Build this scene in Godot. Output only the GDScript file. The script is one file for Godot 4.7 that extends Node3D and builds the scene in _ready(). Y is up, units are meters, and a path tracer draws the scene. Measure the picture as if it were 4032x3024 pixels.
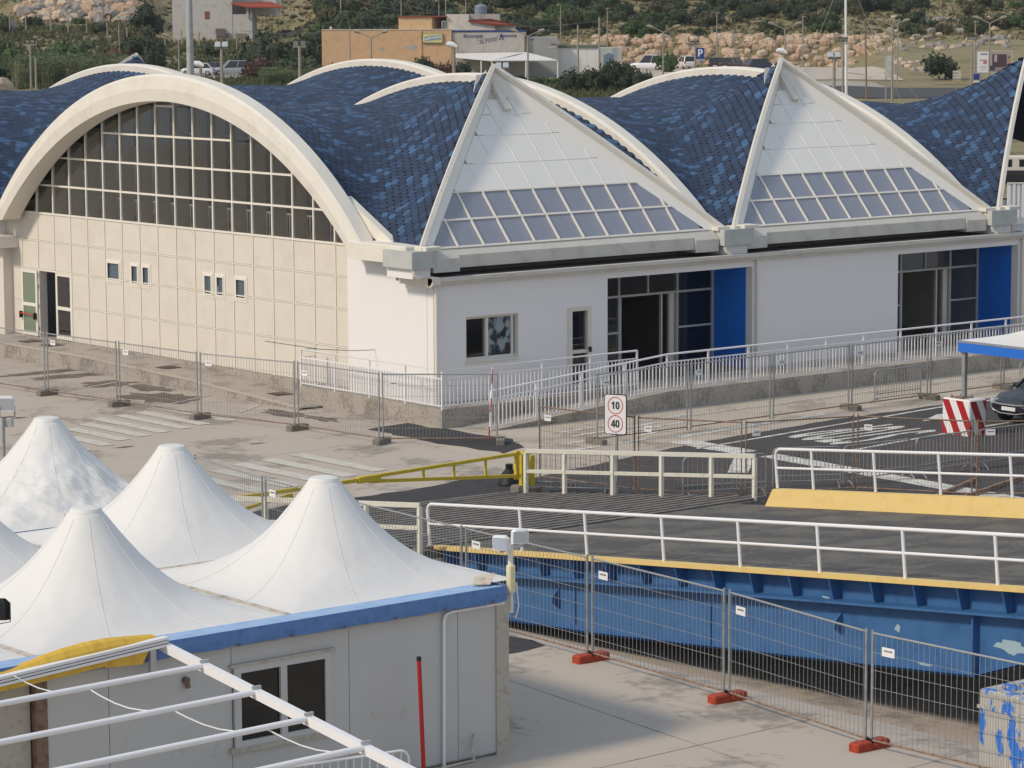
extends Node3D
# Ferry terminal with blue shingle vaults, seen from a ship's deck. Units are metres, y is up.
# X runs along the shaded entrance front, Z runs along the cream arched front towards the ship.

var used := {}
var M := {}

func _ready():
	# camera, sky, sun and exposure
	var cam := Camera3D.new()
	cam.name = "camera"
	cam.keep_aspect = Camera3D.KEEP_HEIGHT
	cam.fov = 14.717
	cam.near = 0.5
	cam.far = 4000.0
	cam.position = Vector3(-53.578, 12.396, 73.971)
	cam.basis = Basis(Vector3.UP, deg_to_rad(-39.304)) * Basis(Vector3.RIGHT, deg_to_rad(-7.391)) * Basis(Vector3.BACK, deg_to_rad(-0.23))
	add_child(cam)
	cam.current = true
	var env := Environment.new()
	env.background_mode = Environment.BG_SKY
	var sky := Sky.new()
	var sm := ProceduralSkyMaterial.new()
	sm.sky_top_color = Color(0.66, 0.72, 0.80)
	sm.sky_horizon_color = Color(0.86, 0.87, 0.88)
	sm.sky_curve = 0.22
	sm.ground_bottom_color = Color(0.35, 0.36, 0.36)
	sm.ground_horizon_color = Color(0.7, 0.71, 0.72)
	sm.sky_energy_multiplier = 1.0
	sky.sky_material = sm
	env.sky = sky
	env.tonemap_mode = Environment.TONE_MAPPER_LINEAR
	env.tonemap_exposure = 1.0
	env.sdfgi_enabled = true
	env.ssao_enabled = true
	env.ssil_enabled = true
	env.fog_enabled = true
	env.fog_density = 0.0001
	env.fog_light_color = Color(0.80, 0.83, 0.86)
	var we := WorldEnvironment.new()
	we.name = "environment"
	we.environment = env
	add_child(we)
	var sun := DirectionalLight3D.new()
	sun.name = "sun"
	sun.light_color = Color(1.0, 0.94, 0.86)
	sun.light_energy = 0.85
	sun.light_angular_distance = 8.0
	sun.shadow_enabled = true
	add_child(sun)
	sun.look_at_from_position(Vector3.ZERO, Vector3(0.80, -0.66, 0.16))
	make_materials()
	build_ground()
	build_terminal()
	build_forecourt()
	build_linkspan()
	build_tents()
	build_far_shore()

# ------------------------------------------------------------------ helpers
class MB:
	var v := PackedVector3Array()
	var n := PackedVector3Array()
	func tri(a: Vector3, b: Vector3, c: Vector3):
		var nn := (b - a).cross(c - a).normalized()
		v.append(a); v.append(c); v.append(b)
		n.append(nn); n.append(nn); n.append(nn)
	func quad(a: Vector3, b: Vector3, c: Vector3, d: Vector3):
		var nn := (c - a).cross(d - b).normalized()
		for p in [a, c, b, a, d, c]:
			v.append(p); n.append(nn)
	func squad(a, b, c, d, na, nb, nc, nd):
		for p in [a, c, b, a, d, c]: v.append(p)
		for p in [na, nc, nb, na, nd, nc]: n.append(p)
	func box(c: Vector3, s: Vector3, b := Basis.IDENTITY):
		var x := b.x * s.x * 0.5
		var y := b.y * s.y * 0.5
		var z := b.z * s.z * 0.5
		quad(c - x - y + z, c + x - y + z, c + x + y + z, c - x + y + z)
		quad(c + x - y - z, c - x - y - z, c - x + y - z, c + x + y - z)
		quad(c + x - y + z, c + x - y - z, c + x + y - z, c + x + y + z)
		quad(c - x - y - z, c - x - y + z, c - x + y + z, c - x + y - z)
		quad(c - x + y + z, c + x + y + z, c + x + y - z, c - x + y - z)
		quad(c - x - y - z, c + x - y - z, c + x - y + z, c - x - y + z)
	func span(a: Vector3, b: Vector3):
		box((a + b) * 0.5, (b - a).abs())
	func cbox(c: Vector3, s: Vector3, e: float, b := Basis.IDENTITY):
		# box with chamfered upright and top edges
		var h := s * 0.5
		var r := [Vector2(h.x - e, h.z), Vector2(h.x, h.z - e), Vector2(h.x, -h.z + e), Vector2(h.x - e, -h.z), Vector2(-h.x + e, -h.z), Vector2(-h.x, -h.z + e), Vector2(-h.x, h.z - e), Vector2(-h.x + e, h.z)]
		var k := r.size()
		var top := []
		for i in k:
			var p: Vector2 = r[i]
			var q: Vector2 = r[(i + 1) % k]
			var f := 1.0 - e / maxf(h.x, h.z)
			var P0 := c + b * Vector3(p.x, -h.y, p.y)
			var Q0 := c + b * Vector3(q.x, -h.y, q.y)
			var P1 := c + b * Vector3(p.x, h.y - e, p.y)
			var Q1 := c + b * Vector3(q.x, h.y - e, q.y)
			var P2 := c + b * Vector3(p.x * f, h.y, p.y * f)
			var Q2 := c + b * Vector3(q.x * f, h.y, q.y * f)
			quad(P0, P1, Q1, Q0)
			quad(P1, P2, Q2, Q1)
			top.append(P2)
		var m := c + b * Vector3(0, h.y, 0)
		for i in k: tri(m, top[(i + 1) % k], top[i])
	func beam(a: Vector3, b: Vector3, w: float, h: float, up := Vector3.UP):
		var z := (b - a).normalized()
		var x := up.cross(z)
		if x.length() < 0.01: x = Vector3.RIGHT.cross(z)
		x = x.normalized()
		box((a + b) * 0.5, Vector3(w, h, a.distance_to(b)), Basis(x, z.cross(x), z))
	func tube(pts: Array, r, seg := 8, caps := true):
		var rings := []
		var k := pts.size()
		var prev := Vector3.ZERO
		for i in k:
			var t: Vector3
			if i == 0: t = pts[1] - pts[0]
			elif i == k - 1: t = pts[k - 1] - pts[k - 2]
			else: t = (pts[i + 1] - pts[i]).normalized() + (pts[i] - pts[i - 1]).normalized()
			t = t.normalized()
			var a: Vector3
			if prev == Vector3.ZERO:
				a = t.cross(Vector3.UP)
				if a.length() < 0.05: a = t.cross(Vector3.RIGHT)
			else:
				a = prev - t * prev.dot(t)
			a = a.normalized()
			prev = a
			var b2 := t.cross(a)
			var rr: float = r[i] if r is Array else r
			var ring := []
			for j in seg:
				var an := TAU * j / seg
				var d := a * cos(an) + b2 * sin(an)
				ring.append([pts[i] + d * rr, d])
			rings.append(ring)
		for i in k - 1:
			for j in seg:
				var p = rings[i][j]
				var q = rings[i][(j + 1) % seg]
				var p2 = rings[i + 1][j]
				var q2 = rings[i + 1][(j + 1) % seg]
				squad(p[0], q[0], q2[0], p2[0], p[1], q[1], q2[1], p2[1])
		if caps:
			for j in range(1, seg - 1):
				tri(rings[0][0][0], rings[0][j + 1][0], rings[0][j][0])
				tri(rings[k - 1][0][0], rings[k - 1][j][0], rings[k - 1][j + 1][0])
	func lathe(c: Vector3, prof: Array, seg := 16):
		for i in prof.size() - 1:
			var p: Vector2 = prof[i]
			var q: Vector2 = prof[i + 1]
			var sl := Vector2(q.y - p.y, p.x - q.x).normalized()
			for j in seg:
				var a := TAU * j / seg
				var b := TAU * (j + 1) / seg
				var da := Vector3(cos(a), 0, sin(a))
				var db := Vector3(cos(b), 0, sin(b))
				var na := da * sl.x + Vector3.UP * sl.y
				var nb := db * sl.x + Vector3.UP * sl.y
				squad(c + da * p.x + Vector3.UP * p.y, c + da * q.x + Vector3.UP * q.y, c + db * q.x + Vector3.UP * q.y, c + db * p.x + Vector3.UP * p.y, na, na, nb, nb)
	func prism(poly: PackedVector2Array, o: Vector3, ax: Vector3, ay: Vector3, depth: Vector3):
		# poly in the plane (o, ax, ay), pushed out along depth
		var idx := Geometry2D.triangulate_polygon(poly)
		var P := []
		for p in poly: P.append(o + ax * p.x + ay * p.y)
		for i in range(0, idx.size(), 3):
			tri(P[idx[i]], P[idx[i + 1]], P[idx[i + 2]])
			tri(P[idx[i]] + depth, P[idx[i + 2]] + depth, P[idx[i + 1]] + depth)
		for i in P.size():
			var a: Vector3 = P[i]
			var b: Vector3 = P[(i + 1) % P.size()]
			quad(a, b, b + depth, a + depth)
	func mesh() -> ArrayMesh:
		var m := ArrayMesh.new()
		var a := []
		a.resize(Mesh.ARRAY_MAX)
		a[Mesh.ARRAY_VERTEX] = v
		a[Mesh.ARRAY_NORMAL] = n
		m.add_surface_from_arrays(Mesh.PRIMITIVE_TRIANGLES, a)
		return m

func numbered(parent: Node, called: String) -> String:
	var key := str(parent.get_instance_id()) + called
	if not used.has(key):
		used[key] = 0
		return called
	used[key] += 1
	return "%s_%03d" % [called, used[key]]

func put(called: String, mesh: Mesh, mat, parent: Node = null, at := Transform3D.IDENTITY) -> MeshInstance3D:
	var o := MeshInstance3D.new()
	if parent == null: parent = self
	o.name = numbered(parent, called)
	o.mesh = mesh
	if mat: o.material_override = mat
	o.transform = at
	parent.add_child(o, true)
	return o

func obj(called: String, mb: MB, mat, parent: Node = null) -> MeshInstance3D:
	return put(called, mb.mesh(), mat, parent)

func thing(called: String, label: String, category: String, at := Vector3.ZERO, turn := 0.0, group := "") -> Node3D:
	var o := Node3D.new()
	o.name = numbered(self, called)
	add_child(o, true)
	o.position = at
	o.rotation.y = turn
	return tag(o, label, category, group)

func tag(o, label: String, category: String, group := ""):
	o.set_meta("label", label)
	o.set_meta("category", category)
	if group != "": o.set_meta("group", group)
	return o

func kind(o, k: String):
	o.set_meta("kind", k)
	return o

func copy_of(src: Node3D, label: String, at: Vector3, turn: float, base: String) -> Node3D:
	var o: Node3D = src.duplicate()
	o.name = numbered(self, base)
	add_child(o, true)
	o.position = at
	o.rotation.y = turn
	o.set_meta("label", label)
	return o

# ------------------------------------------------------------------ materials
func noise_tex(size: int, freq: float, seed_: int, stops: Array, fine := 0.35, warp := 0.0) -> ImageTexture:
	var nz := FastNoiseLite.new()
	nz.seed = seed_
	nz.frequency = freq
	nz.noise_type = FastNoiseLite.TYPE_SIMPLEX_SMOOTH
	nz.fractal_octaves = 5
	if warp > 0.0:
		nz.domain_warp_enabled = true
		nz.domain_warp_amplitude = warp
	var a := nz.get_seamless_image(size, size).get_data()
	nz.seed = seed_ + 17
	nz.frequency = freq * 9.0
	nz.fractal_octaves = 3
	nz.domain_warp_enabled = false
	var b := nz.get_seamless_image(size, size).get_data()
	var lut := PackedByteArray()
	lut.resize(768)
	for i in 256:
		var t := i / 255.0
		var c: Color = stops[stops.size() - 1][1]
		for k in range(stops.size() - 1):
			if t <= stops[k + 1][0]:
				var s0: float = stops[k][0]
				var s1: float = stops[k + 1][0]
				c = stops[k][1].lerp(stops[k + 1][1], clampf((t - s0) / maxf(s1 - s0, 0.0001), 0, 1))
				break
		lut[i * 3] = int(c.r * 255); lut[i * 3 + 1] = int(c.g * 255); lut[i * 3 + 2] = int(c.b * 255)
	var out := PackedByteArray()
	out.resize(size * size * 3)
	var k2 := 0
	var w1 := 1.0 - fine
	for i in size * size:
		var j := clampi(int(a[i] * w1 + b[i] * fine), 0, 255) * 3
		out[k2] = lut[j]; out[k2 + 1] = lut[j + 1]; out[k2 + 2] = lut[j + 2]
		k2 += 3
	return ImageTexture.create_from_image(Image.create_from_data(size, size, false, Image.FORMAT_RGB8, out))

func flat(c: Color, rough := 0.7, metal := 0.0) -> StandardMaterial3D:
	var m := StandardMaterial3D.new()
	m.albedo_color = c
	m.roughness = rough
	m.metallic = metal
	return m

func worn(c: Color, c2: Color, rough: float, metre: float, seed_: int, world := true, freq := 0.008, fine := 0.35, lo := 0.25, hi := 0.8, warp := 0.0, size := 512) -> StandardMaterial3D:
	# two tones that break into each other in patches, with grain
	var m := StandardMaterial3D.new()
	m.albedo_texture = noise_tex(size, freq, seed_, [[0.0, c2], [lo, c2.lerp(c, 0.35)], [(lo + hi) * 0.5, c], [hi, c], [1.0, c.lerp(Color(1, 1, 1), 0.06)]], fine, warp)
	m.uv1_triplanar = true
	m.uv1_world_triplanar = world
	m.uv1_scale = Vector3.ONE / metre
	m.roughness = rough
	return m

func leafy(c: Color) -> StandardMaterial3D:
	var m := flat(c, 0.75)
	m.cull_mode = BaseMaterial3D.CULL_DISABLED
	m.backlight_enabled = true
	m.backlight = c * 0.35
	return m

func pane_mat(c: Color, alpha: float, rough := 0.03) -> StandardMaterial3D:
	var m := flat(Color(c.r, c.g, c.b, alpha), rough)
	m.transparency = BaseMaterial3D.TRANSPARENCY_ALPHA
	m.metallic_specular = 0.6
	return m

func make_materials():
	M.cream = worn(Color(0.845, 0.82, 0.775), Color(0.81, 0.78, 0.73), 0.55, 6.0, 3)
	M.trim = flat(Color(0.885, 0.865, 0.82), 0.5)
	M.archwhite = worn(Color(0.87, 0.852, 0.81), Color(0.81, 0.79, 0.745), 0.6, 5.0, 5)
	M.wallwhite = worn(Color(0.895, 0.89, 0.885), Color(0.885, 0.88, 0.875), 0.7, 4.0, 7)
	M.gablewhite = worn(Color(0.915, 0.905, 0.88), Color(0.90, 0.89, 0.865), 0.5, 5.0, 9)
	M.greybox = worn(Color(0.72, 0.73, 0.72), Color(0.66, 0.67, 0.66), 0.6, 3.0, 11)
	M.beamgrey = worn(Color(0.80, 0.785, 0.75), Color(0.71, 0.69, 0.66), 0.6, 4.0, 12)
	M.blue = worn(Color(0.08, 0.46, 0.88), Color(0.07, 0.42, 0.82), 0.6, 3.0, 13)
	M.dark = flat(Color(0.11, 0.11, 0.12), 0.8)
	M.black = flat(Color(0.05, 0.05, 0.055), 0.6)
	M.membrane = worn(Color(0.46, 0.445, 0.45), Color(0.36, 0.35, 0.36), 0.85, 2.0, 15)
	M.interior = worn(Color(0.42, 0.41, 0.385), Color(0.35, 0.34, 0.32), 0.9, 4.0, 16)
	M.intfloor = flat(Color(0.36, 0.35, 0.34), 0.5)
	M.fin = flat(Color(0.72, 0.70, 0.63), 0.6)
	M.glass = pane_mat(Color(0.03, 0.032, 0.035), 0.2)
	M.roofglass = pane_mat(Color(0.66, 0.68, 0.74), 0.5, 0.05)
	M.smallglass = pane_mat(Color(0.34, 0.41, 0.46), 0.85, 0.1)
	M.greenglass = pane_mat(Color(0.50, 0.56, 0.47), 0.8, 0.08)
	M.soapglass = worn(Color(0.55, 0.60, 0.63), Color(0.07, 0.08, 0.09), 0.15, 1.6, 21, true, 0.006, 0.1, 0.42, 0.75, 30.0)
	M.concrete = worn(Color(0.66, 0.63, 0.59), Color(0.47, 0.44, 0.41), 0.9, 5.0, 23, true, 0.007, 0.4, 0.3, 0.7, 25.0)
	M.yard = worn(Color(0.70, 0.66, 0.615), Color(0.50, 0.47, 0.445), 0.92, 17.0, 25, true, 0.0042, 0.3, 0.3, 0.6, 55.0, 1024)
	M.pale = worn(Color(0.72, 0.675, 0.62), Color(0.54, 0.50, 0.46), 0.92, 9.0, 27, true, 0.006, 0.35, 0.25, 0.65, 40.0)
	M.asphalt = worn(Color(0.265, 0.262, 0.27), Color(0.20, 0.20, 0.21), 0.9, 4.0, 29, true, 0.01, 0.5)
	M.newasphalt = worn(Color(0.225, 0.222, 0.232), Color(0.15, 0.15, 0.16), 0.88, 3.0, 31, true, 0.012, 0.5)
	M.paint = worn(Color(0.83, 0.825, 0.80), Color(0.60, 0.58, 0.55), 0.8, 2.2, 33, true, 0.012, 0.4, 0.3, 0.6, 20.0)
	M.oldpaint = worn(Color(0.77, 0.755, 0.72), Color(0.60, 0.57, 0.54), 0.9, 2.4, 35, true, 0.012, 0.45, 0.3, 0.55, 25.0)
	M.stain = worn(Color(0.42, 0.37, 0.33), Color(0.26, 0.22, 0.19), 0.9, 1.6, 36)
	M.rustgrate = worn(Color(0.33, 0.24, 0.19), Color(0.20, 0.14, 0.11), 0.9, 0.5, 37)
	M.white = flat(Color(0.90, 0.90, 0.905), 0.45)
	M.railwhite = flat(Color(0.90, 0.90, 0.91), 0.4)
	M.oldcream = worn(Color(0.87, 0.86, 0.80), Color(0.66, 0.56, 0.43), 0.7, 1.1, 41, true, 0.01, 0.4, 0.2, 0.36, 20.0)
	M.galv = worn(Color(0.63, 0.64, 0.64), Color(0.50, 0.50, 0.50), 0.45, 0.8, 43)
	M.galv.metallic = 0.35
	M.rusty = worn(Color(0.56, 0.49, 0.43), Color(0.40, 0.24, 0.15), 0.75, 0.7, 45, true, 0.012, 0.4, 0.4, 0.7)
	M.block = worn(Color(0.50, 0.475, 0.44), Color(0.36, 0.34, 0.31), 0.95, 0.9, 47)
	M.orange = worn(Color(0.66, 0.24, 0.13), Color(0.50, 0.17, 0.10), 0.7, 0.6, 49)
	M.yellow = worn(Color(0.80, 0.70, 0.17), Color(0.58, 0.48, 0.14), 0.6, 1.0, 51, true, 0.01, 0.4, 0.2, 0.5)
	M.kerbyellow = worn(Color(0.87, 0.76, 0.49), Color(0.83, 0.71, 0.43), 0.65, 2.0, 53)
	M.steelblue = worn(Color(0.225, 0.405, 0.605), Color(0.17, 0.33, 0.52), 0.5, 3.2, 55, true, 0.008, 0.3, 0.25, 0.7, 25.0)
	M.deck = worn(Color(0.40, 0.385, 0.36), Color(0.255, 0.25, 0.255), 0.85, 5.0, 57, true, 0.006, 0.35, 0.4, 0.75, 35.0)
	M.rib = worn(Color(0.46, 0.44, 0.42), Color(0.30, 0.29, 0.285), 0.8, 2.0, 59)
	M.tent = worn(Color(0.86, 0.855, 0.845), Color(0.845, 0.84, 0.825), 0.65, 3.5, 61, true, 0.006, 0.2, 0.2, 0.6, 30.0)
	M.seam = flat(Color(0.83, 0.83, 0.835), 0.8)
	M.dirty = worn(Color(0.78, 0.74, 0.69), Color(0.52, 0.45, 0.38), 0.9, 0.9, 63)
	M.tarpblue = worn(Color(0.34, 0.49, 0.70), Color(0.25, 0.37, 0.56), 0.6, 1.4, 65, true, 0.01, 0.3, 0.3, 0.6, 30.0)
	M.tarplight = worn(Color(0.60, 0.72, 0.86), Color(0.47, 0.62, 0.80), 0.6, 1.6, 67)
	M.valance = flat(Color(0.12, 0.43, 0.82), 0.6)
	M.tarpyellow = worn(Color(0.85, 0.70, 0.27), Color(0.76, 0.59, 0.18), 0.7, 1.0, 69)
	M.container = worn(Color(0.735, 0.735, 0.725), Color(0.665, 0.65, 0.62), 0.55, 3.6, 71, true, 0.006, 0.3, 0.1, 0.4, 30.0)
	M.contframe = worn(Color(0.70, 0.675, 0.63), Color(0.60, 0.56, 0.50), 0.7, 1.2, 73, true, 0.01, 0.3, 0.25, 0.5)
	M.rustframe = worn(Color(0.50, 0.42, 0.36), Color(0.30, 0.22, 0.17), 0.8, 0.8, 75)
	M.red = worn(Color(0.66, 0.07, 0.10), Color(0.50, 0.10, 0.10), 0.5, 0.6, 77, true, 0.012, 0.4, 0.25, 0.4)
	M.chipped = chipped_paint()
	M.silver = flat(Color(0.72, 0.73, 0.74), 0.3, 0.5)
	M.lens = flat(Color(0.72, 0.75, 0.78), 0.15, 0.2)
	M.tyre = flat(Color(0.07, 0.07, 0.07), 0.9)
	M.text = flat(Color(0.08, 0.08, 0.09), 0.7)
	M.signred = flat(Color(0.75, 0.13, 0.12), 0.5)

func chipped_paint() -> StandardMaterial3D:
	var m := StandardMaterial3D.new()
	var grey := Color(0.68, 0.67, 0.65)
	var blu := Color(0.17, 0.44, 0.80)
	m.albedo_texture = noise_tex(512, 0.006, 91, [[0.0, blu], [0.40, blu], [0.415, grey], [0.9, grey.lightened(0.06)], [1.0, grey]], 0.12, 40.0)
	m.uv1_triplanar = true
	m.uv1_scale = Vector3(1.0 / 1.1, 1.0 / 2.4, 1.0 / 1.1)
	m.roughness = 0.7
	return m

# ------------------------------------------------------------------ ground
func sheet(called: String, pts: Array, y: float, mat, parent: Node = null) -> MeshInstance3D:
	# a flat painted or paved patch; pts are Vector2(x, z)
	var mb := MB.new()
	var pa := PackedVector2Array(pts)
	var idx := Geometry2D.triangulate_polygon(pa)
	for i in range(0, idx.size(), 3):
		var q := []
		for k in 3: q.append(Vector3(pa[idx[i + k]].x, y, pa[idx[i + k]].y))
		if (q[1] - q[0]).cross(q[2] - q[0]).y > 0: mb.tri(q[0], q[1], q[2])
		else: mb.tri(q[0], q[2], q[1])
	return obj(called, mb, mat, parent)

func rough_edge(pts: Array, seed_: int, amount: float) -> Array:
	var r := RandomNumberGenerator.new()
	r.seed = seed_
	var out := []
	for i in pts.size():
		var a: Vector2 = pts[i]
		var b: Vector2 = pts[(i + 1) % pts.size()]
		var k := maxi(1, int(a.distance_to(b) / 0.5))
		for j in k:
			out.append(a.lerp(b, float(j) / k) + Vector2(r.randf_range(-amount, amount), r.randf_range(-amount, amount)))
	return out

func yard_height(x: float, z: float) -> float:
	if z < 22.4: return 0.0
	return -1.3 * smoothstep(-17.2, -14.0, x) * (1.0 - smoothstep(-3.6, -2.6, x)) * smoothstep(22.4, 22.8, z)

func build_ground():
	var mb := MB.new()
	var xs := []
	var zs := []
	var a := -90.0
	while a < 45.1:
		xs.append(a); a += 0.6 if a > -19.0 and a < -1.5 else 6.0
	a = -140.0
	while a < 90.1:
		zs.append(a); a += 0.4 if a > 21.9 and a < 24.1 else 2.0 if a > 0 else 10.0
	for i in xs.size() - 1:
		for j in zs.size() - 1:
			var x0: float = xs[i]; var x1: float = xs[i + 1]; var z0: float = zs[j]; var z1: float = zs[j + 1]
			mb.quad(Vector3(x0, yard_height(x0, z0), z0), Vector3(x0, yard_height(x0, z1), z1), Vector3(x1, yard_height(x1, z1), z1), Vector3(x1, yard_height(x1, z0), z0))
	kind(obj("ground", mb, M.yard), "structure")
	# pale paving in front of the entrance ramp
	kind(sheet("pavement", rough_edge([Vector2(-3.2, 7.3), Vector2(44, 7.3), Vector2(44, 12.6), Vector2(10, 12.75), Vector2(2.9, 13.4), Vector2(-3.6, 13.2)], 1, 0.06), 0.004, M.pale), "structure")
	kind(sheet("road", rough_edge([Vector2(3.2, 13.3), Vector2(9.5, 12.6), Vector2(44, 12.0), Vector2(44, 34), Vector2(-2.4, 34), Vector2(-2.4, 21.6), Vector2(-4.6, 18.6), Vector2(-4.9, 15.2), Vector2(0.4, 13.9)], 2, 0.07), 0.008, M.asphalt), "structure")
	kind(sheet("asphalt_patch", rough_edge([Vector2(-2.75, 5.2), Vector2(-1.15, 4.95), Vector2(-1.0, 6.6), Vector2(-0.75, 9.4), Vector2(-1.5, 10.8), Vector2(-2.6, 11.5), Vector2(-2.85, 8.2)], 3, 0.12), 0.009, M.newasphalt), "structure")
	kind(sheet("asphalt_patch", rough_edge([Vector2(-4.95, 14.5), Vector2(-6.0, 14.1), Vector2(-9.0, 14.6), Vector2(-11.5, 14.4), Vector2(-17.6, 15.4), Vector2(-18.5, 17.6), Vector2(-4.4, 18.9)], 4, 0.12), 0.010, M.newasphalt), "structure")
	kind(sheet("asphalt_patch", rough_edge([Vector2(-17.5, 28.6), Vector2(-17.35, 30.8), Vector2(-18.3, 31.0), Vector2(-20.5, 30.5), Vector2(-20.0, 28.0)], 6, 0.1), 0.006, M.newasphalt), "structure")
	# dirt and oil stains that lie in the yard
	var st := [[-3.4, -4.5, 1.2, 1.8], [-2.9, -8.6, 1.0, 0.9], [-2.6, -11.2, 1.8, 0.6], [-3.0, -12.6, 2.2, 0.5], [-2.5, -6.8, 0.6, 1.3], [-9.2, -3.6, 0.35, 0.12], [-8.4, -2.9, 0.3, 0.1], [-9.9, 3.5, 0.4, 0.14], [-6.7, 5.4, 0.3, 0.1], [-2.6, 0.9, 0.5, 1.3], [-2.4, 2.6, 0.35, 1.0]]
	for s in st:
		var r := RandomNumberGenerator.new()
		r.seed = int(s[0] * 100 + s[1] * 7)
		var pts := []
		for i in 22:
			var an := TAU * i / 22
			var rr := r.randf_range(0.55, 1.1)
			pts.append(Vector2(s[0] + cos(an) * s[2] * rr, s[1] + sin(an) * s[3] * rr))
		kind(sheet("ground_stain", pts, 0.005, M.stain), "structure")
	# joints between the concrete slabs: narrow dark strips of tar
	for k in [[-30.0, 38.6, -12.0, 38.2], [-24.0, 42.0, -14.0, 41.4], [-30.0, 45.0, -13.0, 44.3], [-18.9, 24.0, -21.5, 48.0], [-15.5, 8.0, -3.0, 7.2], [-14.0, -14.0, -2.0, -14.4]]:
		var d := Vector2(k[2] - k[0], k[3] - k[1]).normalized().orthogonal() * 0.010
		var p0 := Vector2(k[0], k[1]); var p1 := Vector2(k[2], k[3])
		if p1.x > -16.8: p1 = p0.lerp(p1, clampf((-17.3 - p0.x) / (p1.x - p0.x), 0.05, 1)) if p0.x < -17.3 and p0.y > 22 else p1
		kind(sheet("slab_joint", rough_edge([p0 - d, p1 - d, p1 + d, p0 + d], int(k[0] * 3), 0.006), 0.006, M.concrete), "structure")
	# painted markings
	var paint := func(called, a0: Vector2, b0: Vector2, w: float, mat, lab: String, cat: String, grp := ""):
		var d := (b0 - a0).normalized().orthogonal() * w * 0.5
		var o = sheet(called, rough_edge([a0 - d, b0 - d, b0 + d, a0 + d], int(a0.x * 31 + a0.y * 17), 0.02), 0.013, mat)
		if lab == "": kind(o, "structure")
		else: tag(o, lab, cat, grp)
	for k in [[-4.75, -3.4, 1.2], [-5.75, -2.3, 1.3], [-6.6, -2.1, 1.6], [-7.5, -1.9, 1.85], [-8.35, -1.2, 2.1], [-9.2, -0.6, 2.4], [-10.1, 0.0, 3.0], [-11.1, 0.1, 3.4]]:
		paint.call("crosswalk_stripe", Vector2(k[0], k[1]), Vector2(k[0], k[2]), 0.46, M.oldpaint, "", "")
	for k in [[-7.05, 7.8, 11.6], [-8.15, 8.0, 11.8], [-9.2, 8.1, 12.0], [-10.25, 8.6, 12.2], [-11.3, 9.0, 12.4]]:
		paint.call("crosswalk_stripe", Vector2(k[0], k[1]), Vector2(k[0], k[2]), 0.5, M.oldpaint, "", "")
	for k in [[-5.35, -7.85, -2.5, -8.8, 0.1], [-5.35, -14.0, -5.45, -8.0, 0.13], [-3.95, -3.25, -1.95, -4.05, 0.1], [-3.6, -0.15, -2.0, -1.2, 0.1], [-5.9, -9.0, -4.6, -2.6, 0.12], [-4.6, -2.6, -3.7, 2.6, 0.1]]:
		paint.call("parking_line", Vector2(k[0], k[1]), Vector2(k[2], k[3]), k[4], M.oldpaint, "", "")
	paint.call("road_line", Vector2(1.95, 14.2), Vector2(13.5, 12.85), 0.13, M.paint, "", "")
	paint.call("road_line", Vector2(13.5, 12.85), Vector2(30, 12.5), 0.13, M.paint, "", "")
	paint.call("road_line", Vector2(5.0, 17.2), Vector2(9.3, 16.72), 0.14, M.paint, "", "")
	paint.call("road_line", Vector2(10.7, 16.5), Vector2(30, 16.0), 0.14, M.paint, "", "")
	paint.call("stop_line", Vector2(2.55, 12.8), Vector2(2.5, 15.6), 0.85, M.paint, "", "")
	paint.call("stop_line", Vector2(2.4, 15.7), Vector2(-0.1, 18.0), 0.55, M.paint, "", "")
	paint.call("stop_line", Vector2(2.6, 16.4), Vector2(2.2, 26.0), 0.7, M.paint, "", "")
	sheet_arrow()
	# worn white lettering and bars on the pale paving
	for k in [[0.8, 10.2, 4.6, 9.7, 0.18], [1.4, 10.7, 5.2, 10.15, 0.16], [2.2, 11.3, 6.0, 10.7, 0.22], [-0.2, 11.2, 2.6, 10.8, 0.16], [3.0, 12.3, 6.4, 11.9, 0.3], [-1.0, 12.2, 2.2, 11.9, 0.25], [5.6, 9.2, 20.0, 8.7, 0.1], [6.6, 11.9, 9.6, 11.6, 0.28], [4.2, 9.2, 6.6, 8.95, 0.12], [0.9, 9.4, 3.2, 9.1, 0.14]]:
		paint.call("worn_marking", Vector2(k[0], k[1]), Vector2(k[2], k[3]), k[4], M.paint, "", "")
	# STOP painted on the road, read by traffic coming from +X
	var tm := TextMesh.new()
	tm.text = "STOP"
	var sf := SystemFont.new()
	sf.font_names = PackedStringArray(["Droid Sans"])
	sf.font_weight = 700
	tm.font = sf
	tm.font_size = 64
	tm.pixel_size = 0.01
	tm.depth = 0.004
	tm.curve_step = 2.0
	var bb := tm.get_aabb()
	# text x -> -Z, text y -> -X
	var sx := 2.15 / bb.size.x
	var sy := 4.25 / bb.size.y
	var b := Basis(Vector3(0, 0, -sx), Vector3(-sy, 0, 0), Vector3(0, 1, 0))
	var o := put("road_lettering", tm, M.paint)
	o.transform = Transform3D(b, Vector3(7.42, 0.015, 15.2) - b * bb.get_center())
	tag(o, "long white STOP letters painted on the dark asphalt road", "road marking")
	build_paths()

func sheet_arrow():
	kind(sheet("road_arrow", [Vector2(10.6, 14.6), Vector2(12.6, 14.9), Vector2(13.4, 14.2), Vector2(12.0, 13.9)], 0.013, M.paint), "structure")

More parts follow.
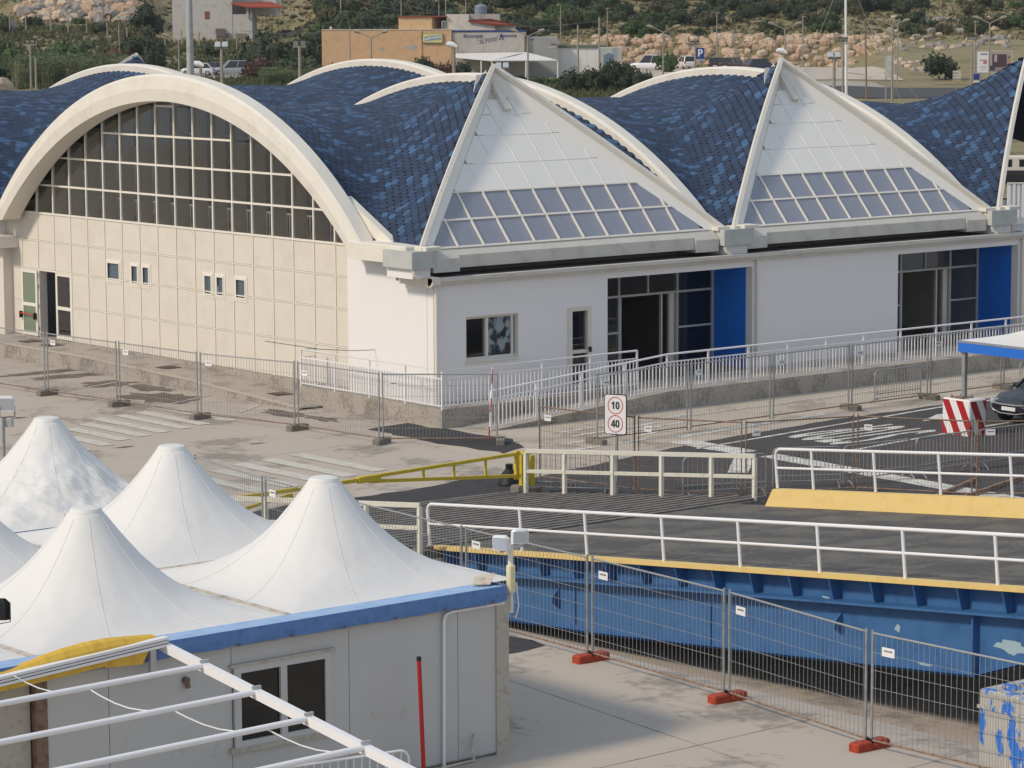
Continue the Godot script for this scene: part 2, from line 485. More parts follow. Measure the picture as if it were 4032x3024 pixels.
func build_paths():
	# raised pavement along the arched front: high at the door, sloping down to the yard
	var mb := MB.new()
	var prof := [[-30.0, 0.5], [-12.0, 0.48], [-6.0, 0.34], [0.6, 0.06]]
	for i in prof.size() - 1:
		var z0: float = prof[i][0]; var y0: float = prof[i][1]; var z1: float = prof[i + 1][0]; var y1: float = prof[i + 1][1]
		mb.quad(Vector3(-1.85, y0, z0), Vector3(-1.85, y1, z1), Vector3(0, y1, z1), Vector3(0, y0, z0))
		mb.quad(Vector3(-1.85, -0.1, z0), Vector3(-1.85, -0.1, z1), Vector3(-1.85, y1, z1), Vector3(-1.85, y0, z0))
		mb.quad(Vector3(-1.87, y0 + 0.006, z0), Vector3(-1.87, y1 + 0.006, z1), Vector3(-1.78, y1 + 0.006, z1), Vector3(-1.78, y0 + 0.006, z0))
	kind(obj("pavement", mb, M.concrete), "structure")
	var kerb := MB.new()
	for i in prof.size() - 1:
		kerb.beam(Vector3(-1.8, prof[i][1] + 0.01, prof[i][0]), Vector3(-1.8, prof[i + 1][1] + 0.01, prof[i + 1][0]), 0.14, 0.05)
	kind(obj("kerb", kerb, M.pale), "structure")
	# drain covers let into it
	var py := func(z: float) -> float:
		for i in prof.size() - 1:
			if z <= prof[i + 1][0]: return lerpf(prof[i][1], prof[i + 1][1], (z - prof[i][0]) / (prof[i + 1][0] - prof[i][0]))
		return 0.06
	var names := ["by the far edge of the arched front", "in front of the open glazed door", "right of the open glazed door", "by the middle of the panelled wall", "near the white railing"]
	var zz := [-21.3, -17.2, -15.7, -8.3, -1.9]
	for i in 5:
		var t = thing("drain_cover", "rusty square drain cover in the pavement " + names[i], "drain cover", Vector3(-0.85, py.call(zz[i]) + 0.004, zz[i]), 0.0, "drain covers along the arched front")
		var f := MB.new()
		for s in [[-0.3, 0, 0.05, 0.62], [0.3, 0, 0.05, 0.62], [0, -0.3, 0.55, 0.05], [0, 0.3, 0.55, 0.05]]:
			f.box(Vector3(s[0], 0.006, s[1]), Vector3(s[2], 0.012, s[3]))
		obj("frame", f, M.rustgrate, t)
		var g := MB.new()
		for k in 9: g.box(Vector3(-0.24 + 0.06 * k, 0.004, 0), Vector3(0.035, 0.01, 0.54))
		obj("grating", g, M.rustgrate, t)
	# concrete plinth under the cream panels
	var pl := MB.new()
	pl.box(Vector3(0.18, 0.25, -8.7), Vector3(0.5, 0.56, 24.4))
	kind(obj("plinth", pl, M.concrete), "structure")
	# entrance platform and its ramp
	var p := MB.new()
	p.span(Vector3(-1.0, -0.1, -0.64), Vector3(-0.1, 0.55, 5.4))
	p.span(Vector3(-1.0, -0.1, 5.4), Vector3(44, 0.55, 6.53))
	p.span(Vector3(6.66, -0.1, 6.53), Vector3(44, 0.55, 7.85))
	kind(obj("entrance_platform", p, M.concrete), "structure")
	var rp := MB.new()
	rp.prism(PackedVector2Array([Vector2(-0.26, 0.012), Vector2(6.66, 0.55), Vector2(6.66, -0.1), Vector2(-0.26, -0.1)]), Vector3(0, 0, 6.53), Vector3.RIGHT, Vector3.UP, Vector3(0, 0, 1.32))
	kind(obj("entrance_ramp", rp, M.concrete), "structure")

# ------------------------------------------------------------------ terminal
const BAY := 12.63
const XC0 := 5.5
const ZMID := -19.6

func circle_drop(r: float, d: float) -> float:
	var q := r * r - d * d
	return r - sqrt(maxf(q, 1.0))

func gable_y(u: float) -> float:
	return 10.3 - 0.78 * absf(u) - 0.012 * u * u

func gable_z(y: float) -> float:
	return 5.0 - 0.79 * (y - 5.1)

func vault_y(bay: int, s: float, z: float) -> float:
	var r0 := 9.88 - circle_drop(14.6, z + 8.4) if bay == 0 else 9.64 - circle_drop(18.5, z + 8.4)
	var r1 := 9.64 - circle_drop(18.5, z + 8.4) if bay < 2 else 8.0 - circle_drop(18.5, z + 8.4)
	return maxf(lerpf(r0, r1, smoothstep(0.0, 1.0, s)) - 1.1 * 4.0 * s * (1.0 - s), 4.5)

func roof_y(bay: int, x: float, z: float) -> float:
	# z in the front row's frame (the rear row is its mirror)
	var xc := XC0 + BAY * bay
	var u := x - xc
	var s := clampf(u / BAY + 0.5, 0.0, 1.0)
	var a := vault_y(bay, s, z)
	var ye := gable_y(u)
	var e := maxf(gable_z(ye) - z, 0.0)
	# away from its free edge the ridge rounds off and sinks
	var w := minf(0.42 * e, 2.6)
	var us := sqrt(u * u + w * w) - 0.45 * w
	var g := 10.3 - 0.78 * us - 0.012 * us * us - 0.85 * (1.0 - exp(-e * 0.45)) - 0.03 * e
	var k := 0.35 + 0.12 * minf(e, 8.0)
	return (a + g + sqrt((a - g) * (a - g) + k * k)) * 0.5 - 0.17 * k

func roof_pt(bay: int, row: int, x: float, z: float, lift := 0.0) -> Vector3:
	# the rear gables are a little lower
	if row == 1: lift -= 0.30 * maxf(0.0, 1.0 - absf(x - XC0 - BAY * bay) / 5.0) * smoothstep(-8.0, 0.0, z)
	return Vector3(x, roof_y(bay, x, z) + lift, z if row == 0 else 2.0 * ZMID - z)

func build_terminal():
	var T = thing("ferry_terminal", "cream and white ferry terminal with blue shingle vaults, arched glazed front and pointed gables", "building")
	var hall := MB.new()
	hall.span(Vector3(0.3, 0.3, -44.4), Vector3(25.4, 0.545, 5.0))
	obj("hall_floor", hall, M.intfloor, T)
	var bw := MB.new()
	bw.span(Vector3(-0.3, -0.1, -44.6), Vector3(25.7, 5.2, -44.2))
	bw.span(Vector3(25.4, -0.1, -44.2), Vector3(25.7, 4.5, 5.0))
	for c in [-8.4, -30.8]:
		var ap := PackedVector2Array([Vector2(c - 11.2, 4.5), Vector2(c + 11.2, 4.5)])
		for i in 15:
			var q := 11.2 - 22.4 * i / 14
			ap.append(Vector2(c + q, 9.4 - circle_drop(18.5, q)))
		bw.prism(ap, Vector3(24.3, 0, 0), Vector3(0, 0, 1), Vector3.UP, Vector3(0.2, 0, 0))
	bw.span(Vector3(-0.3, -0.1, -44.2), Vector3(0.0, 5.0, -20.6))
	bw.prism(PackedVector2Array([Vector2(-42, 5.0), Vector2(-20, 5.0), Vector2(-22.5, 7.5), Vector2(-26, 9.2), Vector2(-30.7, 9.8), Vector2(-35, 9.2), Vector2(-39, 7.5)]), Vector3(-0.3, 0, 0), Vector3(0, 0, 1), Vector3.UP, Vector3(0.3, 0, 0))
	obj("outer_wall", bw, M.cream, T)
	# partition walls inside, and the gallery floor
	var iw := MB.new()
	iw.span(Vector3(6.2, 0.55, -18), Vector3(6.4, 4.4, 1.5))
	iw.span(Vector3(11.9, 0.55, -18), Vector3(12.1, 5.0, 2.8))
	iw.span(Vector3(18.8, 0.55, -18), Vector3(19.0, 5.0, 2.8))
	iw.span(Vector3(0.8, 4.35, -19.0), Vector3(25.2, 4.55, 3.2))
	iw.span(Vector3(5.6, 4.55, -18.8), Vector3(5.8, 8.2, -8.0))
	obj("inner_wall", iw, M.interior, T)
	build_front_a(T)
	build_front_b(T)
	build_roofs(T)

func clip(cell: PackedVector2Array, region: PackedVector2Array) -> Array:
	return Geometry2D.intersect_polygons(cell, region)

func rect2(x0: float, y0: float, x1: float, y1: float) -> PackedVector2Array:
	return PackedVector2Array([Vector2(x0, y0), Vector2(x1, y0), Vector2(x1, y1), Vector2(x0, y1)])

func area2(p: PackedVector2Array) -> float:
	var a := 0.0
	for i in p.size(): a += p[i].cross(p[(i + 1) % p.size()])
	return absf(a) * 0.5

func build_front_a(T: Node3D):
	var P := 1.1195
	# columns run along z; k = -1 .. 18
	var zk := func(k: int) -> float: return -(17 - k) * P
	var rows := [0.53, 1.76, 2.94, 3.955, 4.95]
	# openings in the panelled wall: [z0, z1, y0, y1]
	var door_z0: float = zk.call(1)
	var door_z1: float = zk.call(3)
	var wins := [Vector3(-13.25, 3.48, -12.53), Vector3(-11.72, 3.47, -11.37), Vector3(-11.01, 3.47, -10.67), Vector3(-7.27, 3.45, -6.9), Vector3(-6.55, 3.45, -6.21), Vector3(-5.44, 3.45, -4.95)]
	var holes := []
	for w in wins:
		holes.append(rect2(w.x - 0.13, w.y - 0.70, w.z + 0.13, w.y + 0.13))
	holes.append(rect2(door_z0, 0.0, door_z1, 2.93))
	var backing: Array = [rect2(zk.call(-1) - 0.6, 0.5, 1.3, 4.94)]
	for h in holes:
		var nb := []
		for b in backing: nb.append_array(Geometry2D.clip_polygons(b, h))
		# a hole inside a polygon comes back as outer + clockwise hole: cut it in two halves instead
		var ok := []
		var has_hole := false
		for q in nb:
			if Geometry2D.is_polygon_clockwise(q): has_hole = true
		if has_hole:
			var mid: float = (h[0].x + h[1].x) * 0.5
			for b in backing:
				for half in [rect2(-60, -5, mid, 30), rect2(mid, -5, 60, 30)]:
					for part in Geometry2D.intersect_polygons(b, half):
						for q in Geometry2D.clip_polygons(part, h):
							if not Geometry2D.is_polygon_clockwise(q): ok.append(q)
		else: ok = nb
		backing = ok
	var mb := MB.new()
	for b in backing: mb.prism(b, Vector3(0.02, 0, 0), Vector3(0, 0, 1), Vector3.UP, Vector3(0.28, 0, 0))
	obj("wall", mb, M.cream, T)
	# the panels, each a plate of its own
	for k in range(-1, 18):
		for r in 4:
			var cell := rect2(zk.call(k) + 0.03, rows[r] + 0.03, zk.call(k + 1) - 0.03, rows[r + 1] - 0.03)
			var pieces := [cell]
			for h in holes:
				var nb := []
				for c in pieces:
					for q in Geometry2D.clip_polygons(c, h):
						nb.append(q)
				var bad := false
				for q in nb: if Geometry2D.is_polygon_clockwise(q): bad = true
				if bad:
					nb = []
					var mid: float = (h[0].x + h[1].x) * 0.5
					for half in [rect2(-60, -5, mid, 30), rect2(mid, -5, 60, 30)]:
						for part in Geometry2D.intersect_polygons(cell, half):
							for q in Geometry2D.clip_polygons(part, h): nb.append(q)
				pieces = nb
			if pieces.is_empty(): continue
			var pm := MB.new()
			for q in pieces:
				if area2(q) > 0.01: pm.prism(q, Vector3(-0.012, 0, 0), Vector3(0, 0, 1), Vector3.UP, Vector3(0.03, 0, 0))
			if pm.v.size() > 0: obj("wall_panel", pm, M.cream, T)
	# thin cover strips between the panels
	for k in range(-1, 19):
		var z: float = zk.call(k)
		var s := MB.new()
		if k == 2:
			s.span(Vector3(-0.032, 2.98, z - 0.018), Vector3(0.02, 4.93, z + 0.018))
		else:
			s.span(Vector3(-0.032, 0.53, z - 0.018), Vector3(0.02, 4.93, z + 0.018))
		obj("cover_strip", s, M.trim, T)
	for r in [1, 2, 3]:
		var s := MB.new()
		if r == 1:
			s.span(Vector3(-0.028, rows[r] - 0.018, zk.call(-1)), Vector3(0.02, rows[r] + 0.018, door_z0))
			s.span(Vector3(-0.028, rows[r] - 0.018, door_z1), Vector3(0.02, rows[r] + 0.018, 1.12))
		else:
			s.span(Vector3(-0.028, rows[r] - 0.018, zk.call(-1)), Vector3(0.02, rows[r] + 0.018, 1.12))
		obj("cover_strip", s, M.trim, T)
	# small frosted windows
	for w in wins:
		var f := MB.new()
		var z0: float = w.x; var z1: float = w.z; var y1: float = w.y; var y0: float = w.y - 0.57
		for e in [0.0, 1.0]:
			var d: float = 0.13 if e == 0.0 else 0.06
			var xo: float = -0.03 if e == 0.0 else -0.05
			f.span(Vector3(xo, y0 - d, z0 - d), Vector3(xo + 0.06, y0, z1 + d))
			f.span(Vector3(xo, y1, z0 - d), Vector3(xo + 0.06, y1 + d, z1 + d))
			f.span(Vector3(xo, y0, z0 - d), Vector3(xo + 0.06, y1, z0))
			f.span(Vector3(xo, y0, z1), Vector3(xo + 0.06, y1, z1 + d))
		var win = obj("window", f, M.trim, T)
		var g := MB.new()
		g.span(Vector3(0.02, y0, z0), Vector3(0.03, y1, z1))
		obj("pane", g, M.smallglass, win)
		var bk := MB.new()
		bk.span(Vector3(0.3, y0 - 0.1, z0 - 0.1), Vector3(0.33, y1 + 0.1, z1 + 0.1))
		obj("blind", bk, M.wallwhite, win)
	# escape door: one leaf folded back on the wall, one shut
	var leaf := func(z0: float, z1: float, x: float, glass, bar: bool):
		var d := MB.new()
		var y0 := 0.56; var y1 := 2.9; var ym := 1.66
		d.span(Vector3(x - 0.03, y0, z0), Vector3(x + 0.03, y1, z0 + 0.11))
		d.span(Vector3(x - 0.03, y0, z1 - 0.11), Vector3(x + 0.03, y1, z1))
		d.span(Vector3(x - 0.03, y0, z0 + 0.11), Vector3(x + 0.03, y0 + 0.14, z1 - 0.11))
		d.span(Vector3(x - 0.03, y1 - 0.11, z0 + 0.11), Vector3(x + 0.03, y1, z1 - 0.11))
		d.span(Vector3(x - 0.03, ym - 0.06, z0 + 0.11), Vector3(x + 0.03, ym + 0.06, z1 - 0.11))
		var o = obj("door", d, M.trim, T)
		for q in [[y0 + 0.14, ym - 0.06], [ym + 0.06, y1 - 0.11]]:
			var g := MB.new()
			g.span(Vector3(x - 0.008, q[0], z0 + 0.11), Vector3(x + 0.008, q[1], z1 - 0.11))
			obj("pane", g, glass, o)
		if bar:
			var h := MB.new()
			h.tube([Vector3(x - 0.13, 1.32, z0 + 0.03), Vector3(x - 0.13, 1.32, z1 - 0.1)], 0.022, 6)
			obj("panic_bar", h, M.signred, o)
			for zz in [z0 + 0.02, z1 - 0.08]:
				var e := MB.new()
				e.cbox(Vector3(x - 0.09, 1.27, zz), Vector3(0.12, 0.24, 0.08), 0.02)
				obj("latch", e, M.black, o)
			for yy in [0.8, 1.6, 2.3, 2.7]:
				var e := MB.new()
				e.tube([Vector3(x, yy, z1 + 0.02), Vector3(x, yy + 0.1, z1 + 0.02)], 0.025, 6)
				obj("hinge", e, M.silver, o)
	leaf.call(door_z0 - 1.1, door_z0 - 0.02, -0.07, M.greenglass, true)
	leaf.call(door_z0 + P, door_z1 - 0.04, 0.02, M.glass, false)
	var fr := MB.new()
	fr.span(Vector3(-0.03, 0.53, door_z0 - 0.02), Vector3(0.28, 2.94, door_z0 + 0.05))
	fr.span(Vector3(-0.03, 0.53, door_z1 - 0.05), Vector3(0.28, 2.94, door_z1 + 0.02))
	fr.span(Vector3(-0.03, 2.9, door_z0 + 0.05), Vector3(0.28, 2.96, door_z1 - 0.05))
	obj("door_frame", fr, M.trim, T)
	# the arched window
	var yc := -5.44
	var reg := PackedVector2Array()
	for i in 41:
		var t := -1.0 + 2.0 * i / 40
		var dz := t * 10.9
		reg.append(Vector2(-9.0 + dz, yc + 0.05 + sqrt(212.0 - dz * dz)))
	reg.append(Vector2(2.0, 4.9)); reg.append(Vector2(-19.8, 4.9))
	var yr := [4.95, 5.95, 6.945, 7.91, 8.91, 9.9]
	for k in range(-2, 19):
		for r in 5:
			# the tall uncut lights near the rim have no crossbar
			var cell := rect2(zk.call(k) + 0.02, yr[r] + 0.02, zk.call(k + 1) - 0.02, yr[r + 1] - 0.02)
			for q in clip(cell, reg):
				if area2(q) < 0.01: continue
				var g := MB.new()
				g.prism(q, Vector3(0.0, 0, 0), Vector3(0, 0, 1), Vector3.UP, Vector3(0.012, 0, 0))
				obj("glass_pane", g, M.glass, T)
	for k in range(-1, 19):
		var z: float = zk.call(k)
		var top: float = yc + 0.02 + sqrt(maxf(212.0 - (z + 9.0) * (z + 9.0), 1.0))
		if top < 5.0: continue
		var s := MB.new()
		s.span(Vector3(-0.05, 4.95, z - 0.032), Vector3(0.06, top, z + 0.032))
		obj("mullion", s, M.trim, T)
		var f := MB.new()
		f.span(Vector3(0.06, 4.6, z - 0.03), Vector3(0.50, top, z + 0.03))
		obj("mullion_fin", f, M.fin, T)
	# crossbars stop one light short of the rim
	for b in [[4.95, -1, 18], [5.95, 1, 17], [6.945, 2, 15], [7.91, 5, 12], [8.91, 8, 9]]:
		var s := MB.new()
		var z0: float = zk.call(b[1]) if b[1] >= 0 else -19.9
		s.span(Vector3(-0.045, b[0] - 0.032, z0), Vector3(0.05, b[0] + 0.032, minf(zk.call(b[2]), 0.6)))
		obj("crossbar", s, M.trim, T)
	# gallery railing just inside the glass
	for k in range(0, 17):
		var z: float = zk.call(k)
		var s := MB.new()
		for q in 6: s.span(Vector3(1.1, 4.62, z + 0.12 + q * 0.16), Vector3(1.13, 5.55, z + 0.15 + q * 0.16))
		s.span(Vector3(1.09, 5.55, z + 0.08), Vector3(1.14, 5.6, z + 1.0))
		s.span(Vector3(1.09, 4.66, z + 0.08), Vector3(1.14, 4.7, z + 1.0))
		obj("gallery_railing", s, M.railwhite, T)
	# ceiling lights hung in the hall
	for zz in [-13.0, -10.8, -8.6, -6.4]:
		var s := MB.new()
		s.span(Vector3(3.0, 7.78, zz - 0.5), Vector3(3.08, 7.84, zz + 0.5))
		obj("ceiling_light", s, M.wallwhite, T)
	# white end wall beside the panels, header beam and end piece
	var w := MB.new()
	w.span(Vector3(-0.39, 0.5, 1.12), Vector3(0.3, 4.06, 5.055))
	w.span(Vector3(-0.39, 4.06, 1.12), Vector3(0.3, 4.7, 3.9))
	obj("end_wall", w, M.wallwhite, T)
	var hb := MB.new()
	hb.cbox(Vector3(-0.45, 4.935, 3.4), Vector3(1.1, 0.53, 2.9), 0.03)
	obj("header_beam", hb, M.archwhite, T)
	var fa := MB.new()
	fa.prism(PackedVector2Array([Vector2(4.0, 4.06), Vector2(5.5, 4.0), Vector2(5.62, 4.1), Vector2(5.6, 4.3), Vector2(4.0, 4.37)]), Vector3(-0.6, 0, 0), Vector3(0, 0, 1), Vector3.UP, Vector3(0.3, 0, 0))
	obj("verge_board", fa, M.cream, T)
	var fg := MB.new()
	fg.prism(PackedVector2Array([Vector2(0.9, 6.45), Vector2(2.0, 5.2), Vector2(3.3, 5.2)]), Vector3(-0.3, 0, 0), Vector3(0, 0, 1), Vector3.UP, Vector3(0.25, 0, 0))
	obj("flashing", fg, M.archwhite, T)
	var lc := MB.new()
	lc.span(Vector3(-0.39, 0.4, -22.5), Vector3(0.2, 3.62, -19.75))
	obj("corner_column", lc, M.cream, T)
	var lb := MB.new()
	lb.cbox(Vector3(-0.4, 3.85, -20.6), Vector3(0.9, 0.42, 2.6), 0.02)
	obj("corner_bracket", lb, M.archwhite, T)
	var lw := MB.new()
	lw.span(Vector3(-0.3, 4.06, -22.5), Vector3(0.2, 4.85, -20.15))
	obj("end_wall", lw, M.wallwhite, T)

func build_front_b(T: Node3D):
	var w := MB.new()
	var seg := func(x0: float, x1: float, y0: float, y1: float): w.span(Vector3(x0, y0, 5.06), Vector3(x1, y1, 5.36))
	seg.call(-0.38, 0.84, 0.5, 4.1)
	seg.call(0.84, 2.84, 0.5, 1.72)
	seg.call(0.84, 2.84, 3.03, 4.1)
	seg.call(2.84, 4.79, 0.5, 4.1)
	seg.call(4.79, 5.72, 3.04, 4.1)
	seg.call(5.72, 6.4, 0.5, 4.1)
	seg.call(6.4, 12.57, 3.84, 4.1)
	seg.call(12.57, 19.32, 0.5, 4.1)
	seg.call(19.32, 25.35, 3.84, 4.1)
	seg.call(25.35, 25.7, 0.5, 4.1)
	obj("entrance_wall", w, M.wallwhite, T)
	# window with two sliding lights
	var f := MB.new()
	f.span(Vector3(0.84, 1.72, 5.1), Vector3(2.84, 1.80, 5.24))
	f.span(Vector3(0.84, 2.95, 5.1), Vector3(2.84, 3.03, 5.24))
	f.span(Vector3(0.84, 1.80, 5.1), Vector3(0.90, 2.95, 5.24))
	f.span(Vector3(2.66, 1.80, 5.1), Vector3(2.74, 2.95, 5.24))
	f.span(Vector3(1.66, 1.80, 5.11), Vector3(1.76, 2.95, 5.26))
	var win = obj("window", f, M.cream, T)
	var g := MB.new()
	g.span(Vector3(0.9, 1.8, 5.17), Vector3(1.66, 2.95, 5.18))
	obj("pane", g, M.glass, win)
	g = MB.new()
	g.span(Vector3(1.76, 1.8, 5.19), Vector3(2.66, 2.95, 5.2))
	var sp = obj("pane", g, M.soapglass, win)
	sp.set_meta("label", "pane smeared with white window wash")
	var sl := MB.new()
	sl.span(Vector3(0.8, 1.66, 5.1), Vector3(2.88, 1.715, 5.42))
	obj("sill", sl, M.cream, win)
	# service door
	var d := MB.new()
	d.span(Vector3(4.79, 0.55, 5.2), Vector3(4.95, 3.04, 5.4))
	d.span(Vector3(5.57, 0.55, 5.2), Vector3(5.72, 3.04, 5.4))
	d.span(Vector3(4.95, 2.92, 5.2), Vector3(5.57, 3.04, 5.4))
	d.span(Vector3(4.95, 1.62, 5.22), Vector3(5.57, 1.72, 5.38))
	d.span(Vector3(4.95, 0.55, 5.22), Vector3(5.57, 0.68, 5.38))
	var dr = obj("door", d, M.cream, T)
	for q in [[0.68, 1.62], [1.72, 2.92]]:
		g = MB.new()
		g.span(Vector3(4.95, q[0], 5.28), Vector3(5.57, q[1], 5.29))
		obj("pane", g, M.glass, dr)
	var hd := MB.new()
	hd.cbox(Vector3(5.63, 1.72, 5.45), Vector3(0.05, 0.16, 0.09), 0.01)
	hd.cbox(Vector3(5.58, 1.76, 5.48), Vector3(0.14, 0.035, 0.035), 0.01)
	obj("handle", hd, M.black, dr)
	# two recessed entrances
	for x0 in [6.4, 19.32]:
		var x1: float = x0 + 6.17 if x0 < 10 else 25.35
		var zb := 3.5
		var bw := MB.new()
		bw.span(Vector3(x1 + 0.003, 0.55, zb), Vector3(x1 + 0.1, 3.84, 5.058))
		obj("blue_reveal", bw, M.blue, T)
		bw = MB.new()
		bw.span(Vector3(x0 - 0.1, 0.55, zb), Vector3(x0 - 0.003, 3.84, 5.058))
		obj("blue_reveal", bw, M.blue, T)
		var cl := MB.new()
		cl.span(Vector3(x0 - 0.1, 3.843, zb - 0.1), Vector3(x1 + 0.1, 4.0, 5.058))
		obj("porch_ceiling", cl, M.wallwhite, T)
		var xs := [x0, x0 + 2.08, x0 + 3.32, x0 + 4.58, x1]
		var e := MB.new()
		for x in [xs[0] + 0.03, xs[1], xs[3], xs[4] - 0.03]: e.span(Vector3(x - 0.035, 0.55, zb - 0.05), Vector3(x + 0.035, 3.84, zb + 0.05))
		e.span(Vector3(xs[2] - 0.03, 3.0, zb - 0.05), Vector3(xs[2] + 0.03, 3.84, zb + 0.045))
		e.span(Vector3(xs[0], 2.97, zb - 0.045), Vector3(xs[4], 3.04, zb + 0.055))
		e.span(Vector3(xs[0], 1.82, zb - 0.045), Vector3(xs[1], 1.88, zb + 0.047))
		e.span(Vector3(xs[3], 1.82, zb - 0.045), Vector3(xs[4], 1.88, zb + 0.047))
		e.span(Vector3(xs[1] + 0.12, 0.55, zb - 0.1), Vector3(xs[1] + 0.18, 2.97, zb - 0.052))
		var en = obj("entrance_frame", e, M.greybox, T)
		for q in [[xs[0], xs[1], 3.04, 3.84], [xs[1], xs[2], 3.04, 3.84], [xs[2], xs[3], 3.04, 3.84], [xs[3], xs[4], 3.04, 3.84], [xs[0], xs[1], 1.88, 2.97], [xs[0], xs[1], 0.55, 1.82], [xs[3], xs[4], 1.88, 2.97], [xs[3], xs[4], 0.55, 1.82]]:
			g = MB.new()
			g.span(Vector3(q[0] + 0.03, q[2], zb - 0.006), Vector3(q[1] - 0.03, q[3], zb + 0.006))
			obj("pane", g, M.glass, en)
		var sd := MB.new()
		sd.span(Vector3(xs[3] - 0.62, 0.56, zb - 0.16), Vector3(xs[3] - 0.56, 2.97, zb - 0.06))
		sd.span(Vector3(xs[3] - 0.26, 0.56, zb - 0.16), Vector3(xs[3] - 0.04, 2.97, zb - 0.06))
		obj("sliding_door", sd, M.cream, en)
	# rain pipes
	for x in [[-0.34, 5.44], [12.72, 5.45], [25.5, 5.45]]:
		var p := MB.new()
		p.tube([Vector3(x[0], 0.55, x[1]), Vector3(x[0], 4.05, x[1])], 0.06, 10)
		obj("rain_pipe", p, M.trim, T)
	# low flat roof, gutter
	var fr := MB.new()
	fr.span(Vector3(-0.5, 4.1, 3.7), Vector3(25.8, 4.26, 5.38))
	obj("flat_roof", fr, M.membrane, T)
	var gu := MB.new()
	gu.prism(PackedVector2Array([Vector2(5.38, 4.07), Vector2(5.52, 4.07), Vector2(5.56, 4.15), Vector2(5.60, 4.17), Vector2(5.60, 4.28), Vector2(5.38, 4.28)]), Vector3(-0.6, 0, 0), Vector3(0, 0, 1), Vector3.UP, Vector3(26.4, 0, 0))
	obj("gutter", gu, M.beamgrey, T)
	var uw := MB.new()
	uw.span(Vector3(-0.3, 4.26, 3.6), Vector3(25.6, 4.75, 4.1))
	obj("upper_wall", uw, M.membrane, T)
	for i in 3: build_gable(T, XC0 + BAY * i, i < 2)
	# low white block that adjoins the far end
	var eb := MB.new()
	eb.span(Vector3(25.75, 0.5, 3.2), Vector3(40.0, 4.3, 5.2))
	obj("end_block", eb, M.wallwhite, T)
	# corner boxes where the vaults come down
	for b in [[-1.2, -0.28], [11.27, 12.56], [23.9, 25.2]]:
		var m := MB.new()
		m.span(Vector3(b[0], 4.58, 4.0), Vector3(b[1], 5.08, 5.42))
		obj("corner_box", m, M.greybox, T)
		m = MB.new()
		m.span(Vector3(b[0] + 0.15, 4.27, 4.0), Vector3(b[1] - 0.12, 4.575, 5.25))
		obj("box_base", m, M.wallwhite, T)
		m = MB.new()
		m.tube([Vector3(b[0] + 0.12, 4.56, 5.30), Vector3(b[0] + 0.14, 4.40, 5.33), Vector3(b[0] + 0.3, 4.30, 5.37)], 0.055, 8)
		obj("rain_spout", m, M.trim, T)
		m = MB.new()
		m.cbox(Vector3(b[1] - 0.08, 5.13, 5.1), Vector3(0.62, 0.12, 0.6), 0.02)
		obj("box_cap", m, M.archwhite, T)

